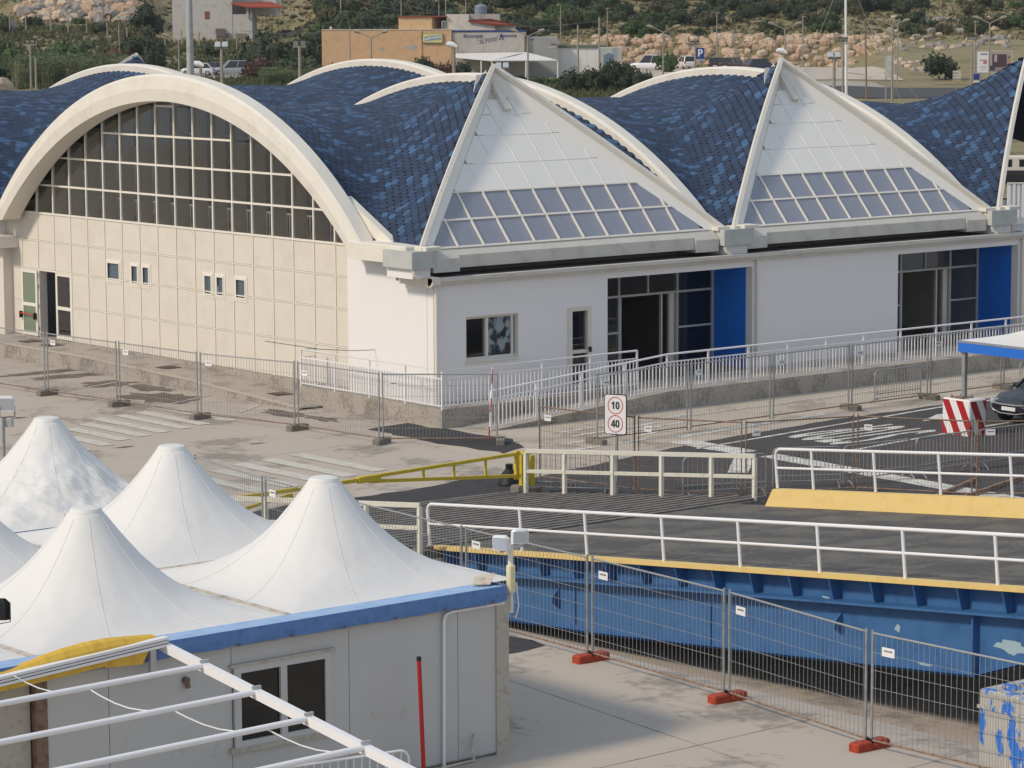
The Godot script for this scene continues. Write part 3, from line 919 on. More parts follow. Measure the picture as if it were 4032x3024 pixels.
func build_gable(T: Node3D, xc: float, glazed: bool):
	# sloping glazed field: s runs up the slope from the sill
	var S := func(x: float, s: float, off := 0.0) -> Vector3:
		return Vector3(xc - 0.05 + x, 5.07 + s * 0.751 + off * 0.66, 4.90 - s * 0.66 + off * 0.751)
	var ax := Vector3.RIGHT
	var ay := Vector3(0, 0.751, -0.66)
	var nrm := Vector3(0, 0.66, 0.751)
	var field := PackedVector2Array([Vector2(-5.52, 0), Vector2(5.52, 0), Vector2(0.45, 5.55), Vector2(-0.45, 5.55)])
	var rows := [0.0, 1.0, 2.02, 3.07, 4.14, 4.95, 5.55]
	for r in (6 if glazed else 0):
		for k in 12:
			var x0 := -5.52 + 0.985 * k
			var cell := rect2(x0 + 0.012, rows[r] + 0.012, x0 + 0.973, rows[r + 1] - 0.012)
			for q in clip(cell, field):
				if area2(q) < 0.02: continue
				var m := MB.new()
				if r < 2:
					m.prism(q, S.call(0, 0), ax, ay, nrm * 0.012)
					obj("glass_pane", m, M.roofglass, T)
				else:
					m.prism(q, S.call(0, 0), ax, ay, nrm * 0.03)
					obj("gable_panel", m, M.gablewhite, T)
	var back := MB.new()
	back.prism(PackedVector2Array([Vector2(-4.2, 2.02), Vector2(4.2, 2.02), Vector2(1.0, 5.6), Vector2(0.3, 6.6), Vector2(-0.3, 6.6), Vector2(-1.0, 5.6)]), S.call(0, 0, -0.06), ax, ay, nrm * 0.04)
	if glazed: obj("gable_backing", back, M.beamgrey, T)
	var edge := func(s: float) -> float: return 5.52 - s * 5.07 / 5.55
	for k in (12 if glazed else 0):
		var x := -5.52 + 0.985 * k
		var smax: float = clampf((5.52 - absf(x)) * 5.55 / 5.07, 0.0, 5.5)
		if smax > 0.3:
			var m := MB.new()
			m.beam(S.call(x, 0, 0.02), S.call(x, minf(smax, 2.02), 0.02), 0.055, 0.07, nrm)
			obj("mullion", m, M.trim, T)
			m = MB.new()
			m.beam(S.call(x, 0.02, -0.16), S.call(x, minf(smax, 2.02) - 0.02, -0.16), 0.05, 0.26, nrm)
			obj("rafter", m, M.fin, T)
		if smax > 2.1:
			var m := MB.new()
			m.beam(S.call(x, 2.05, 0.028), S.call(x, minf(smax, 5.0), 0.028), 0.02, 0.03, nrm)
			obj("cover_strip", m, M.gablewhite, T)
	for r in range(0, 6 if glazed else 0):
		var w: float = edge.call(rows[r]) - (0.0 if r < 3 else 0.35)
		var m := MB.new()
		m.beam(S.call(-w, rows[r], 0.022), S.call(w, rows[r], 0.022), 0.065 if r < 3 else 0.035, 0.05 if r < 3 else 0.036, nrm)
		obj("crossbar", m, M.trim if r < 3 else M.gablewhite, T)
	# soffit between the roof edge and the field, and the white roof edge itself
	for sgn in [-1.0, 1.0]:
		var m := MB.new()
		var e := MB.new()
		var N := 14
		var po := []
		var pi := []
		for i in N + 1:
			var t := float(i) / N
			var u: float = sgn * 6.12 * (1.0 - t)
			var y := gable_y(u)
			po.append(Vector3(xc + u, y - 0.05, gable_z(y) - 0.02))
			var si := 6.0 * t
			var xi := 5.52 - si * 5.07 / 5.55
			if si > 5.55: xi = 0.45 * (6.0 - si) / 0.45
			pi.append(S.call(sgn * xi, si))
		for i in N:
			m.quad(po[i], po[i + 1], pi[i + 1], pi[i])
			var a: Vector3 = po[i] + Vector3(0, 0.02, 0.06)
			var b: Vector3 = po[i + 1] + Vector3(0, 0.02, 0.06)
			e.beam(a, b + (b - a) * 0.05, 0.13, 0.16, nrm)
		if glazed: obj("soffit", m, M.gablewhite, T)
		obj("roof_edge", e, M.archwhite, T)
		var cap := MB.new()
		cap.box(Vector3(xc + sgn * 5.95, 5.1, 5.0), Vector3(0.5, 0.12, 0.4))
		obj("edge_foot", cap, M.archwhite, T)
	if not glazed: return
	# strut hanging from the point
	var st := MB.new()
	var a0 := Vector3(xc, 10.12, 0.62)
	var b0 := Vector3(xc, 8.92, 1.64)
	var dn := nrm
	var pts := [[a0 + dn * 0.06, 0.09], [a0 - dn * 0.12, 0.09], [b0 - dn * 0.34, 0.14], [b0 + dn * 0.08, 0.14]]
	var L := []
	var R := []
	for p in pts:
		L.append(p[0] - Vector3.RIGHT * p[1]); R.append(p[0] + Vector3.RIGHT * p[1])
	st.quad(L[0], L[1], L[2], L[3]); st.quad(R[0], R[3], R[2], R[1])
	st.quad(L[0], L[3], R[3], R[0]); st.quad(L[3], L[2], R[2], R[3]); st.quad(L[1], R[1], R[2], L[2])
	obj("strut", st, M.archwhite, T)
	# sill beam
	var bm := MB.new()
	bm.prism(PackedVector2Array([Vector2(5.13, 4.50), Vector2(5.13, 4.87), Vector2(4.95, 5.04), Vector2(4.1, 5.03), Vector2(4.1, 4.50)]), Vector3(xc - 4.75, 0, 0), Vector3(0, 0, 1), Vector3.UP, Vector3(9.5, 0, 0))
	obj("sill_beam", bm, M.beamgrey, T)
	for sg in [-1.0, 1.0]:
		bm = MB.new()
		var x0: float = xc - 5.74 if sg < 0 else xc + 4.75
		bm.prism(PackedVector2Array([Vector2(5.2, 4.40), Vector2(5.2, 4.79), Vector2(4.95, 5.045), Vector2(4.1, 5.035), Vector2(4.1, 4.40)]), Vector3(x0, 0, 0), Vector3(0, 0, 1), Vector3.UP, Vector3(0.99, 0, 0))
		obj("beam_end", bm, M.beamgrey, T)

func arch_band(top: float, R: float, zc: float, yend: float, sec: Array) -> MB:
	# sec: [x, drop] corners of the band's cross-section
	var mb := MB.new()
	var N := 48
	var rings := []
	for i in N + 1:
		var t := -1.0 + 2.0 * i / N
		var ring := []
		for s in sec:
			var drop: float = s[1]
			var yc: float = top - R - drop
			var dzm := sqrt(maxf(R * R - (yend - yc) * (yend - yc), 0.0))
			var dz := t * dzm
			ring.append(Vector3(s[0], yc + sqrt(R * R - dz * dz), zc + dz))
		rings.append(ring)
	var k := sec.size()
	for i in N:
		for j in k:
			mb.quad(rings[i][j], rings[i][(j + 1) % k], rings[i + 1][(j + 1) % k], rings[i + 1][j])
	return mb

func build_roofs(T: Node3D):
	var r := RandomNumberGenerator.new()
	r.seed = 4711
	var nz := FastNoiseLite.new()
	nz.seed = 8
	nz.frequency = 0.35
	# arches
	obj("front_arch", arch_band(10.02, 14.55, -8.4, 4.68, [[-0.9, 0.90], [-0.95, 0.50], [-0.90, 0.10], [-0.82, 0.02], [-0.35, 0.0], [-0.28, 0.1], [-0.2, 0.92]]), M.archwhite, T)
	obj("rear_arch", arch_band(10.02, 14.0, -30.7, 4.68, [[-0.9, 0.90], [-0.95, 0.50], [-0.90, 0.10], [-0.82, 0.02], [-0.35, 0.0], [-0.28, 0.1], [-0.2, 0.92]]), M.archwhite, T)
	for i in range(1, 3):
		var x := XC0 + BAY * (i - 0.5)
		for row in 2:
			var zc := -8.4 if row == 0 else -30.8
			obj("roof_rib", arch_band(9.80, 18.5, zc, 4.95, [[x - 0.02, 0.5], [x - 0.02, 0.08], [x + 0.08, 0.0], [x + 0.5, 0.0], [x + 0.56, 0.08], [x + 0.56, 0.5]]), M.archwhite, T)
	var decks := MB.new()
	var spots := []
	var DX := 0.25
	var DZ := 0.19
	for row in 2:
		for bay in (3 if row == 0 else 2):
			var xc := XC0 + BAY * bay
			var xa := xc - BAY * 0.5
			# smooth deck under the shingles
			var NX := 36
			var NZ := 56
			var grid := []
			for i in NX + 1:
				var x := xa + BAY * i / NX
				var line := []
				var ze: float = gable_z(gable_y(x - xc)) - 0.02
				for j in NZ + 1:
					var z := lerpf(ZMID, ze, float(j) / NZ)
					line.append(roof_pt(bay, row, x, z, -0.03))
				grid.append(line)
			for i in NX:
				for j in NZ:
					if row == 0: decks.quad(grid[i][j], grid[i][j + 1], grid[i + 1][j + 1], grid[i + 1][j])
					else: decks.quad(grid[i][j], grid[i + 1][j], grid[i + 1][j + 1], grid[i][j + 1])
			var nr := int((4.95 - ZMID) / DZ)
			var nc := int(BAY / DX)
			for j in nr:
				for i in nc:
					var x := xa + DX * (i + 0.5 + (0.5 if j % 2 else 0.0))
					var z := ZMID + DZ * (j + 0.5)
					if x > xa + BAY - 0.02 or z > gable_z(gable_y(x - xc)) - 0.1: continue
					var p := roof_pt(bay, row, x, z)
					var px := roof_pt(bay, row, x + 0.1, z) - p
					var pz := (roof_pt(bay, row, x, z + 0.1) - p) * (1.0 if row == 0 else -1.0)
					var nn := pz.cross(px).normalized()
					if nn.y < 0.0: nn = -nn
					# courses run level across the slope
					var across := Vector3(nn.z, 0, -nn.x)
					if across.x < 0.0: across = -across
					across = across.lerp(Vector3.RIGHT, 1.0 - smoothstep(0.12, 0.4, across.length()))
					across = (across - nn * across.dot(nn)).normalized()
					var stretch := sqrt(1.0 / maxf(nn.y, 0.25))
					var bas := Basis(across * DX * 1.03 * stretch, nn, across.cross(nn) * DZ * 1.03 * stretch)
					var down := Vector3.ZERO
					var lift := r.randf_range(0.0, 0.012)
					var v := nz.get_noise_2d(x * 3.0, p.z * 3.0 + bay * 50.0) + r.randf_range(-0.55, 0.55)
					var tone := 0
					if v > 0.40: tone = 2
					elif v > 0.16: tone = 1
					spots.append([Transform3D(bas, p + nn * lift), tone, r.randf(), p, down])
	obj("roof_deck", decks, flat(Color(0.12, 0.16, 0.24), 0.9), T)
	# one hexagonal shingle: a thin plate with sloping edges
	var hx := MB.new()
	var cor := [Vector2(0, -0.667), Vector2(0.5, -0.333), Vector2(0.5, 0.333), Vector2(0, 0.667), Vector2(-0.5, 0.333), Vector2(-0.5, -0.333)]
	for i in 6:
		var a: Vector2 = cor[i]
		var b: Vector2 = cor[(i + 1) % 6]
		hx.tri(Vector3(0, 0.016, 0), Vector3(b.x * 0.93, 0.016, b.y * 0.93), Vector3(a.x * 0.93, 0.016, a.y * 0.93))
		hx.quad(Vector3(a.x, -0.006, a.y), Vector3(a.x * 0.93, 0.016, a.y * 0.93), Vector3(b.x * 0.93, 0.016, b.y * 0.93), Vector3(b.x, -0.006, b.y))
	var hex := hx.mesh()
	var tones := [Color(0.018, 0.036, 0.078), Color(0.022, 0.047, 0.104), Color(0.040, 0.096, 0.195)]
	var eye := Vector3(-53.6, 12.4, 74.0)
	spots.sort_custom(func(a, b): return a[3].distance_squared_to(eye) < b[3].distance_squared_to(eye))
	var mats := []
	for t in 3:
		for k in 3:
			var c: Color = tones[t] * (0.82 + 0.18 * k)
			c.a = 1.0
			var m := flat(c.linear_to_srgb(), 0.85)
			mats.append(m)
	var roof = T.get_node("roof_deck")
	for i in 300:
		var s = spots[i]
		put("shingle", hex, mats[s[1] * 3 + int(s[2] * 2.99)], roof, s[0])
	var mm := MultiMesh.new()
	mm.transform_format = MultiMesh.TRANSFORM_3D
	mm.use_colors = true
	mm.mesh = hex
	mm.instance_count = spots.size() - 300
	for i in range(300, spots.size()):
		var s = spots[i]
		mm.set_instance_transform(i - 300, s[0])
		var c: Color = tones[s[1]] * (0.78 + 0.44 * s[2])
		c.a = 1.0
		mm.set_instance_color(i - 300, c)
	var mi := MultiMeshInstance3D.new()
	mi.name = "shingles"
	mi.multimesh = mm
	var mt := flat(Color(1, 1, 1), 0.85)
	mt.vertex_color_use_as_albedo = true
	mi.material_override = mt
	roof.add_child(mi)
	kind(mi, "stuff")
	# white edges of the rear gables, and the plates that close them
	for bay in 2:
		var xc := XC0 + BAY * bay
		var pl := MB.new()
		pl.prism(PackedVector2Array([Vector2(-5.8, 4.9), Vector2(5.8, 4.9), Vector2(0, 7.6)]), Vector3(xc, 0, -43.4), Vector3.RIGHT, Vector3.UP, Vector3(0, 0, 0.1))
		obj("rear_gable", pl, M.gablewhite, T)
		for sgn in [-1.0, 1.0]:
			var e := MB.new()
			for i in 12:
				var P := []
				for q in 2:
					var u: float = sgn * 6.12 * (1.0 - float(i + q) / 12)
					P.append(roof_pt(bay, 1, xc + u, gable_z(gable_y(u)) - 0.02, 0.03))
				e.beam(P[0], P[1], 0.14, 0.16)
			obj("roof_edge", e, M.archwhite, T)

# ------------------------------------------------------------------ railings, fences, barriers
func railing(label: String, pts: Array, group := "") -> Node3D:
	# white steel railing with upright bars; pts are points on the floor
	var t = thing("railing", label, "railing", Vector3.ZERO, 0.0, group)
	var hand := []
	for p in pts: hand.append(p + Vector3(0, 1.14, 0))
	var h := MB.new()
	h.tube(hand, 0.03, 8)
	obj("handrail", h, M.railwhite, t)
	var bar := MB.new()
	bar.span(Vector3(-0.013, 0, -0.013), Vector3(0.013, 0.78, 0.013))
	var bm := bar.mesh()
	var post := MB.new()
	post.span(Vector3(-0.025, 0, -0.025), Vector3(0.025, 1.12, 0.025))
	var pm := post.mesh()
	var bars := 0
	for i in pts.size() - 1:
		var a: Vector3 = pts[i]
		var b: Vector3 = pts[i + 1]
		var L := a.distance_to(b)
		for y in [0.1, 0.9]:
			var r := MB.new()
			r.beam(a + Vector3(0, y, 0), b + Vector3(0, y, 0), 0.035, 0.035)
			obj("rail", r, M.railwhite, t)
		var np := maxi(1, int(round(L / 1.75)))
		for k in np + 1:
			if i > 0 and k == 0: continue
			put("post", pm, M.railwhite, t, Transform3D(Basis.IDENTITY, a.lerp(b, float(k) / np)))
		var nb := int(L / 0.145)
		for k in range(1, nb):
			if bars >= 290: break
			bars += 1
			put("baluster", bm, M.railwhite, t, Transform3D(Basis.IDENTITY, a.lerp(b, float(k) / nb) + Vector3(0, 0.11, 0)))
	return t

func fence_proto(rust: bool) -> Node3D:
	# site fence panel 3.55 x 2 m, hung between its own end tubes, along local +X
	var t := Node3D.new()
	var mat = M.rusty if rust else M.galv
	var L := 3.5
	for x in [0.04, L - 0.04]:
		var m := MB.new()
		m.tube([Vector3(x, 0.06, 0), Vector3(x, 2.02, 0)], 0.023, 8)
		obj("post", m, mat, t)
	for y in [0.16, 1.97]:
		var m := MB.new()
		m.tube([Vector3(0.04, y, 0), Vector3(L - 0.04, y, 0)], 0.019, 8)
		obj("rail", m, M.rusty if y < 1 else mat, t)
	var w := MB.new()
	var n := 34
	for i in range(1, n):
		var x := L * i / n
		w.box(Vector3(x, 1.065, 0), Vector3(0.006, 1.8, 0.006))
	for y in [0.45, 0.75, 1.05, 1.35, 1.65]:
		w.box(Vector3(L * 0.5, y, 0.008), Vector3(L - 0.1, 0.007, 0.006))
	kind(obj("wire_mesh", w, mat, t), "stuff")
	var s := MB.new()
	s.box(Vector3(0.36, 1.70, 0.02), Vector3(0.24, 0.15, 0.012))
	obj("name_plate", s, M.white, t)
	var pl = t.get_node("name_plate")
	var tm := TextMesh.new()
	tm.text = "CORTUBI"
	tm.font_size = 24
	tm.pixel_size = 0.0016
	tm.depth = 0.004
	tm.curve_step = 3.0
	put("lettering", tm, M.text, pl, Transform3D(Basis.IDENTITY, Vector3(0.36, 1.72, 0.029)))
	return t

func foot_proto(orange: bool) -> Node3D:
	var t := Node3D.new()
	var m := MB.new()
	if orange:
		for s in [-1.0, 1.0]: m.cbox(Vector3(0, 0.075, s * 0.2), Vector3(0.24, 0.15, 0.36), 0.03)
		m.box(Vector3(0, 0.05, 0), Vector3(0.2, 0.1, 0.2))
		obj("body", m, M.orange, t)
	else:
		m.cbox(Vector3(0, 0.085, 0), Vector3(0.24, 0.17, 0.72), 0.02)
		obj("body", m, M.block, t)
	var c := MB.new()
	for x in [-0.05, 0.05]: c.tube([Vector3(x, 0.12, 0), Vector3(x, 0.19, 0)], 0.03, 8)
	obj("socket", c, M.dark, t)
	return t

func adopt(proto: Node3D, called: String, label: String, cat: String, group: String, at: Vector3, turn: float) -> Node3D:
	var o: Node3D = proto.duplicate()
	o.name = numbered(self, called)
	add_child(o, true)
	o.position = at
	o.rotation.y = turn
	return tag(o, label, cat, group)

func fence_line(pr: Node3D, pts: Array, labels: Array, group: String, fpr: Node3D, flabels: Array, fgroup: String, flip := false):
	for i in pts.size() - 1:
		var a: Vector3 = pts[i]
		var b: Vector3 = pts[i + 1]
		if flip:
			var c := a; a = b; b = c
		var d := b - a
		var o = adopt(pr, "site_fence", labels[i % labels.size()], "fence", group, a, atan2(-d.z, d.x))
		o.scale.x = d.length() / 3.56
	if fpr:
		for i in pts.size():
			if i >= flabels.size() or flabels[i] == "": continue
			var d: Vector3 = (pts[mini(i + 1, pts.size() - 1)] - pts[maxi(i - 1, 0)])
			adopt(fpr, "fence_ballast", flabels[i], "ballast", fgroup, pts[i], atan2(-d.z, d.x))

func barrier_proto() -> Node3D:
	# crowd barrier 2.3 x 1.05 m along local +X
	var t := Node3D.new()
	var m := MB.new()
	var path := []
	path.append(Vector3(0, 0.05, 0)); path.append(Vector3(0, 0.88, 0))
	for k in 4: path.append(Vector3(0.16 - 0.16 * cos(PI / 8 * (k + 1)), 0.88 + 0.16 * sin(PI / 8 * (k + 1)), 0))
	for k in 4: path.append(Vector3(2.14 + 0.16 * sin(PI / 8 * k), 0.88 + 0.16 * cos(PI / 8 * k), 0))
	path.append(Vector3(2.3, 0.88, 0)); path.append(Vector3(2.3, 0.05, 0))
	m.tube(path, 0.02, 8)
	obj("frame", m, M.galv, t)
	for y in [0.18, 0.32]:
		m = MB.new()
		m.tube([Vector3(0, y, 0), Vector3(2.3, y, 0)], 0.015, 6)
		obj("rail", m, M.galv, t)
	for i in range(1, 17):
		m = MB.new()
		var x := 2.3 * i / 17
		m.box(Vector3(x, 0.61, 0), Vector3(0.014, 0.86, 0.014))
		obj("bar", m, M.galv, t)
	for x in [0.12, 2.18]:
		m = MB.new()
		m.tube([Vector3(x, 0.01, -0.3), Vector3(x, 0.15, -0.12), Vector3(x, 0.15, 0.12), Vector3(x, 0.01, 0.3)], 0.018, 6)
		obj("foot", m, M.galv, t)
	return t

func text_on(parent: Node, txt: String, size: float, mat, at: Transform3D, bold := false, serif := false, called := "lettering"):
	var tm := TextMesh.new()
	tm.text = txt
	tm.font_size = 48
	tm.pixel_size = size / 48.0
	tm.depth = 0.008
	tm.curve_step = 2.0
	var sf := SystemFont.new()
	sf.font_names = PackedStringArray(["Droid Serif" if serif else "Droid Sans"])
	sf.font_weight = 700 if bold else 400
	tm.font = sf
	return put(called, tm, mat, parent, at)

func build_forecourt():
	railing("white railing round the corner of the entrance platform, by the white end wall", [Vector3(-0.42, 0.55, -0.58), Vector3(-0.95, 0.55, -0.58), Vector3(-0.95, 0.55, 6.48), Vector3(6.62, 0.55, 6.48)], "white entrance railings")
	railing("long white railing that climbs the entrance ramp and runs along the platform", [Vector3(-0.2, 0.02, 7.8), Vector3(6.66, 0.55, 7.8), Vector3(30.5, 0.55, 7.8)], "white entrance railings")
	var galv := fence_proto(false)
	var rust := fence_proto(true)
	var conc := foot_proto(false)
	var oran := foot_proto(true)
	# fence in front of the arched building
	var L1 := [Vector3(-6.3, 0, -11.4), Vector3(-5.88, 0, -7.5), Vector3(-5.53, 0, -3.8), Vector3(-5.2, 0, 0.2), Vector3(-4.34, 0, 4.0), Vector3(-4.1, 0, 7.75), Vector3(-1.55, 0, 9.9)]
	fence_line(galv, L1, ["grey wire site fence in front of the open glazed door, at the left edge", "grey wire site fence below the wide small window of the cream front", "grey wire site fence before the middle of the cream front, by the brown stain", "grey wire site fence before the cream wall's right half", "grey wire site fence in front of the railed platform's left side", "short grey wire site fence across the dark asphalt patch"], "site fences before the arched front", conc,
		["", "concrete fence foot at the left, before the glazed door", "concrete fence foot beside the brown ground stain", "small concrete fence foot at the crosswalk's upper end", "concrete fence foot below the cream wall's right end", "long concrete fence foot left of the dark asphalt patch", "concrete fence foot beside the red and white pole"], "concrete fence feet")
	# fence along the road in front of the entrance ramp
	var L2 := [Vector3(0.39, 0, 11.75), Vector3(4.0, 0, 11.7), Vector3(7.4, 0, 11.6), Vector3(10.8, 0, 11.5), Vector3(14.35, 0, 11.43), Vector3(17.9, 0, 11.3), Vector3(21.4, 0, 11.2), Vector3(25.0, 0, 11.1)]
	fence_line(galv, L2, ["grey wire site fence behind the speed sign, before the ramp", "grey wire site fence beside the entrance ramp's wall", "grey wire site fence below the first blue entrance", "grey wire site fence behind the lone crowd barrier", "grey wire site fence left of the canopy's rear", "grey wire site fence under the blue-edged canopy", "grey wire site fence at the far right, behind the car"], "site fences beside the road", conc,
		["concrete fence foot behind the speed limit sign", "", "", "concrete fence foot right of the worn paving marks", "concrete fence foot by the lone crowd barrier", "concrete fence foot under the canopy", "", ""], "concrete fence feet")
	# rusty fence behind the ramp's far railing
	var L3 := [Vector3(-5.0, 0, 15.7), Vector3(-4.44, 0, 18.9), Vector3(-3.03, 0, 21.3), Vector3(-0.11, 0, 22.3), Vector3(1.43, 0, 24.9), Vector3(4.2, 0, 27.0)]
	fence_line(rust, L3, ["rusty wire site fence beside the speed limit sign", "rusty wire site fence behind the cream ramp railing", "rusty wire site fence behind the gap between the two railings", "rusty wire site fence right behind the yellow kerb", "rusty wire site fence behind the yellow kerb's right end"], "rusty site fences behind the ramp", null, [], "")
	# fence before the linkspan, nearest the ship
	var L4 := [Vector3(-16.4, 0, 17.0), Vector3(-17.0, 0, 20.7), Vector3(-17.3, 0, 24.5), Vector3(-17.5, 0, 28.4), Vector3(-17.65, 0, 32.4), Vector3(-17.9, 0, 36.4), Vector3(-18.45, 0, 40.4), Vector3(-18.3, 0, 44.4)]
	fence_line(galv, L4, ["grey wire site fence behind the rearmost tents", "grey wire site fence beside the yellow boom's arm", "grey wire site fence across the ribbed flap's left end", "grey wire site fence at the left end of the blue ramp beam", "grey wire site fence before the blue beam, beside the container's corner", "grey wire site fence before the middle of the blue beam", "grey wire site fence at the blue beam's low right end"], "site fences before the blue ramp", oran,
		["", "", "", "", "orange plastic fence foot nearest the container", "middle orange plastic fence foot in front of the blue ramp", "rightmost orange plastic fence foot, nearest the ship"], "orange fence feet")
	# leaning red and white pole and a reinforcing bar by the fence
	var p = thing("marker_pole", "leaning red and white striped pole on the site fence by the ramp corner", "marker pole", Vector3(-1.75, 0, 9.75))
	for k in 5:
		var m := MB.new()
		m.tube([Vector3(-0.1 + 0.03 * k, 0.1 + 0.4 * k, 0), Vector3(-0.1 + 0.03 * (k + 1), 0.1 + 0.4 * (k + 1), 0)], 0.018, 8)
		obj("red_band" if k % 2 == 0 else "white_band", m, M.red if k % 2 == 0 else M.white, p)
	# crowd barriers
	var bp := barrier_proto()
	var B := [[Vector3(-1.17, 0, 20.4), Vector3(0.35, 0, 21.3), "grey crowd barrier behind the first stretch of the round white railing"], [Vector3(0.42, 0, 21.33), Vector3(2.72, 0, 21.55), "grey crowd barrier below the STOP lettering"], [Vector3(2.82, 0, 21.6), Vector3(5.06, 0, 21.62), "grey crowd barrier between the STOP lettering and the striped block"], [Vector3(5.14, 0, 21.65), Vector3(7.42, 0, 21.7), "grey crowd barrier just right of the striped block's foot"], [Vector3(7.5, 0, 21.7), Vector3(9.8, 0, 21.75), "grey crowd barrier in front of the dark blue car"], [Vector3(9.9, 0, 21.75), Vector3(12.2, 0, 21.8), "grey crowd barrier at the right edge, below the car"], [Vector3(-3.9, 0, 20.0), Vector3(-1.9, 0, 20.9), "grey crowd barrier behind the cream railing's right half"], [Vector3(-6.4, 0, 16.9), Vector3(-5.0, 0, 18.5), "grey crowd barrier behind the cream railing's left half"], [Vector3(12.2, 0, 11.15), Vector3(14.3, 0, 11.1), "lone grey crowd barrier at the foot of the entrance platform wall"], [Vector3(17.2, 0, 12.6), Vector3(19.5, 0, 12.4), "grey crowd barrier under the canopy beside the road"]]
	for b in B:
		var d: Vector3 = b[1] - b[0]
		var o = adopt(bp, "crowd_barrier", b[2], "barrier", "crowd barriers along the road", b[0], atan2(-d.z, d.x))
		o.scale.x = d.length() / 2.3
	# stacked rusty rails lying on the road
	for k in [[-0.3, 24.6, 3.6, 23.0, "upper of two rusty rails lying crossed behind the yellow kerb"], [0.0, 25.1, 4.6, 23.6, "lower of two rusty rails lying crossed behind the yellow kerb"]]:
		var m := MB.new()
		m.beam(Vector3(k[0], 0.06, k[1]), Vector3(k[2], 0.06, k[3]), 0.1, 0.1)
		tag(obj("steel_rail", m, M.rusty), k[4], "steel rail", "rusty rails on the road")
	# speed limit sign
	var s = thing("speed_limit_sign", "tall white sign with red rings 10 and 40 on a grey post", "road sign", Vector3(-4.9, 0, 18.62))
	var m := MB.new()
	m.tube([Vector3(0.02, 0, 0), Vector3(0.02, 2.5, 0)], 0.035, 10)
	obj("post", m, M.galv, s)
	# the plate faces the road junction (-X, +Z)
	var face := Basis(Vector3.UP, deg_to_rad(-62.0))
	var plate := Node3D.new()
	plate.name = "plate"
	s.add_child(plate)
	plate.basis = face
	plate.position = Vector3(0, 2.07, 0) + face.z * 0.06
	var rounded := func(w: float, h: float, r: float) -> PackedVector2Array:
		var q := PackedVector2Array()
		for c in 4:
			var cx := (w * 0.5 - r) * (1 if c == 0 or c == 3 else -1)
			var cy := (h * 0.5 - r) * (1 if c < 2 else -1)
			for k in 6:
				var an := PI * 0.5 * c + PI * 0.5 * k / 5
				q.append(Vector2(cx + cos(an) * r, cy + sin(an) * r))
		return q
	m = MB.new()
	m.prism(rounded.call(0.60, 1.02, 0.07), Vector3.ZERO, Vector3.RIGHT, Vector3.UP, Vector3(0, 0, -0.03))
	obj("board", m, M.text, plate)
	m = MB.new()
	m.prism(rounded.call(0.56, 0.98, 0.06), Vector3(0, 0, 0.004), Vector3.RIGHT, Vector3.UP, Vector3(0, 0, 0.003))
	obj("panel", m, M.white, plate)
	for q in [[0.225, "10"], [-0.235, "40"]]:
		m = MB.new()
		for k in 28:
			var a0 := TAU * k / 28
			var a1 := TAU * (k + 1) / 28
			m.quad(Vector3(cos(a0) * 0.185, q[0] + sin(a0) * 0.2, 0.011), Vector3(cos(a0) * 0.205, q[0] + sin(a0) * 0.22, 0.011), Vector3(cos(a1) * 0.205, q[0] + sin(a1) * 0.22, 0.011), Vector3(cos(a1) * 0.185, q[0] + sin(a1) * 0.2, 0.011))
		obj("red_ring", m, M.signred, plate)
		text_on(plate, q[1], 0.23, M.text, Transform3D(Basis.IDENTITY.scaled(Vector3(0.92, 1.12, 1)), Vector3(0, q[0], 0.012)), true)
	# yellow boom gate
	var g = thing("boom_gate", "yellow two-armed boom gate with rusty post at the flap's corner", "boom gate", Vector3(-6.8, 0, 17.0))
	m = MB.new()
	m.cbox(Vector3(0.28, 0.55, -0.05), Vector3(0.2, 1.1, 0.2), 0.02)
	m.box(Vector3(0.42, 0.5, 0.1), Vector3(0.14, 1.0, 0.05))
	obj("post", m, M.yellow, g)
	m = MB.new()
	m.cbox(Vector3(0.32, 0.12, -0.02), Vector3(0.6, 0.24, 0.6), 0.04)
	obj("base", m, M.block, g)
	var arm := func(called: String, a: Vector3, b: Vector3, w: float):
		var q := MB.new()
		q.beam(a, b, w, w)
		obj(called, q, M.yellow, g)
	arm.call("upper_arm", Vector3(0.1, 1.07, 0), Vector3(-4.75, 0.96, 0), 0.08)
	arm.call("lower_arm", Vector3(0.1, 0.50, 0), Vector3(-4.6, 0.86, 0), 0.08)
	arm.call("end_tube", Vector3(-4.4, 0.93, 0), Vector3(-9.4, 0.86, 0), 0.09)
	arm.call("arm_sleeve", Vector3(-4.3, 0.93, 0), Vector3(-4.95, 0.92, 0), 0.15)
	arm.call("hinge_post", Vector3(0.0, 0.42, 0), Vector3(0.0, 1.14, 0), 0.1)
	for k in [-1.0, -2.0, -2.95]:
		arm.call("spacer", Vector3(k, 0.50 - k * 0.077, 0), Vector3(k, 1.07 + k * 0.023, 0), 0.05)
	arm.call("rest_arm", Vector3(-7.0, 0.82, 0.15), Vector3(-9.2, 0.55, 0.3), 0.07)
	arm.call("rest_post", Vector3(-7.0, 0.0, 0.15), Vector3(-7.0, 0.84, 0.15), 0.07)
	# dark rubber cone top beside it
	var cn := MB.new()
	cn.lathe(Vector3(-5.9, 0, 15.6), [Vector2(0.3, 0.0), Vector2(0.3, 0.05), Vector2(0.2, 0.3), Vector2(0.1, 0.42), Vector2(0.1, 0.55), Vector2(0.0, 0.55)], 14)
	tag(obj("bollard_base", cn, M.black), "black rubber bollard base behind the boom gate post", "bollard")
	# striped concrete block that carries the canopy pole
	var bl = thing("striped_block", "concrete ballast block with red and white diagonal stripes at the canopy pole", "ballast block", Vector3(10.15, 0, 17.1))
	m = MB.new()
	m.cbox(Vector3(-0.5, 0.52, 0), Vector3(0.7, 1.04, 1.05), 0.03)
	obj("body", m, M.white, bl)
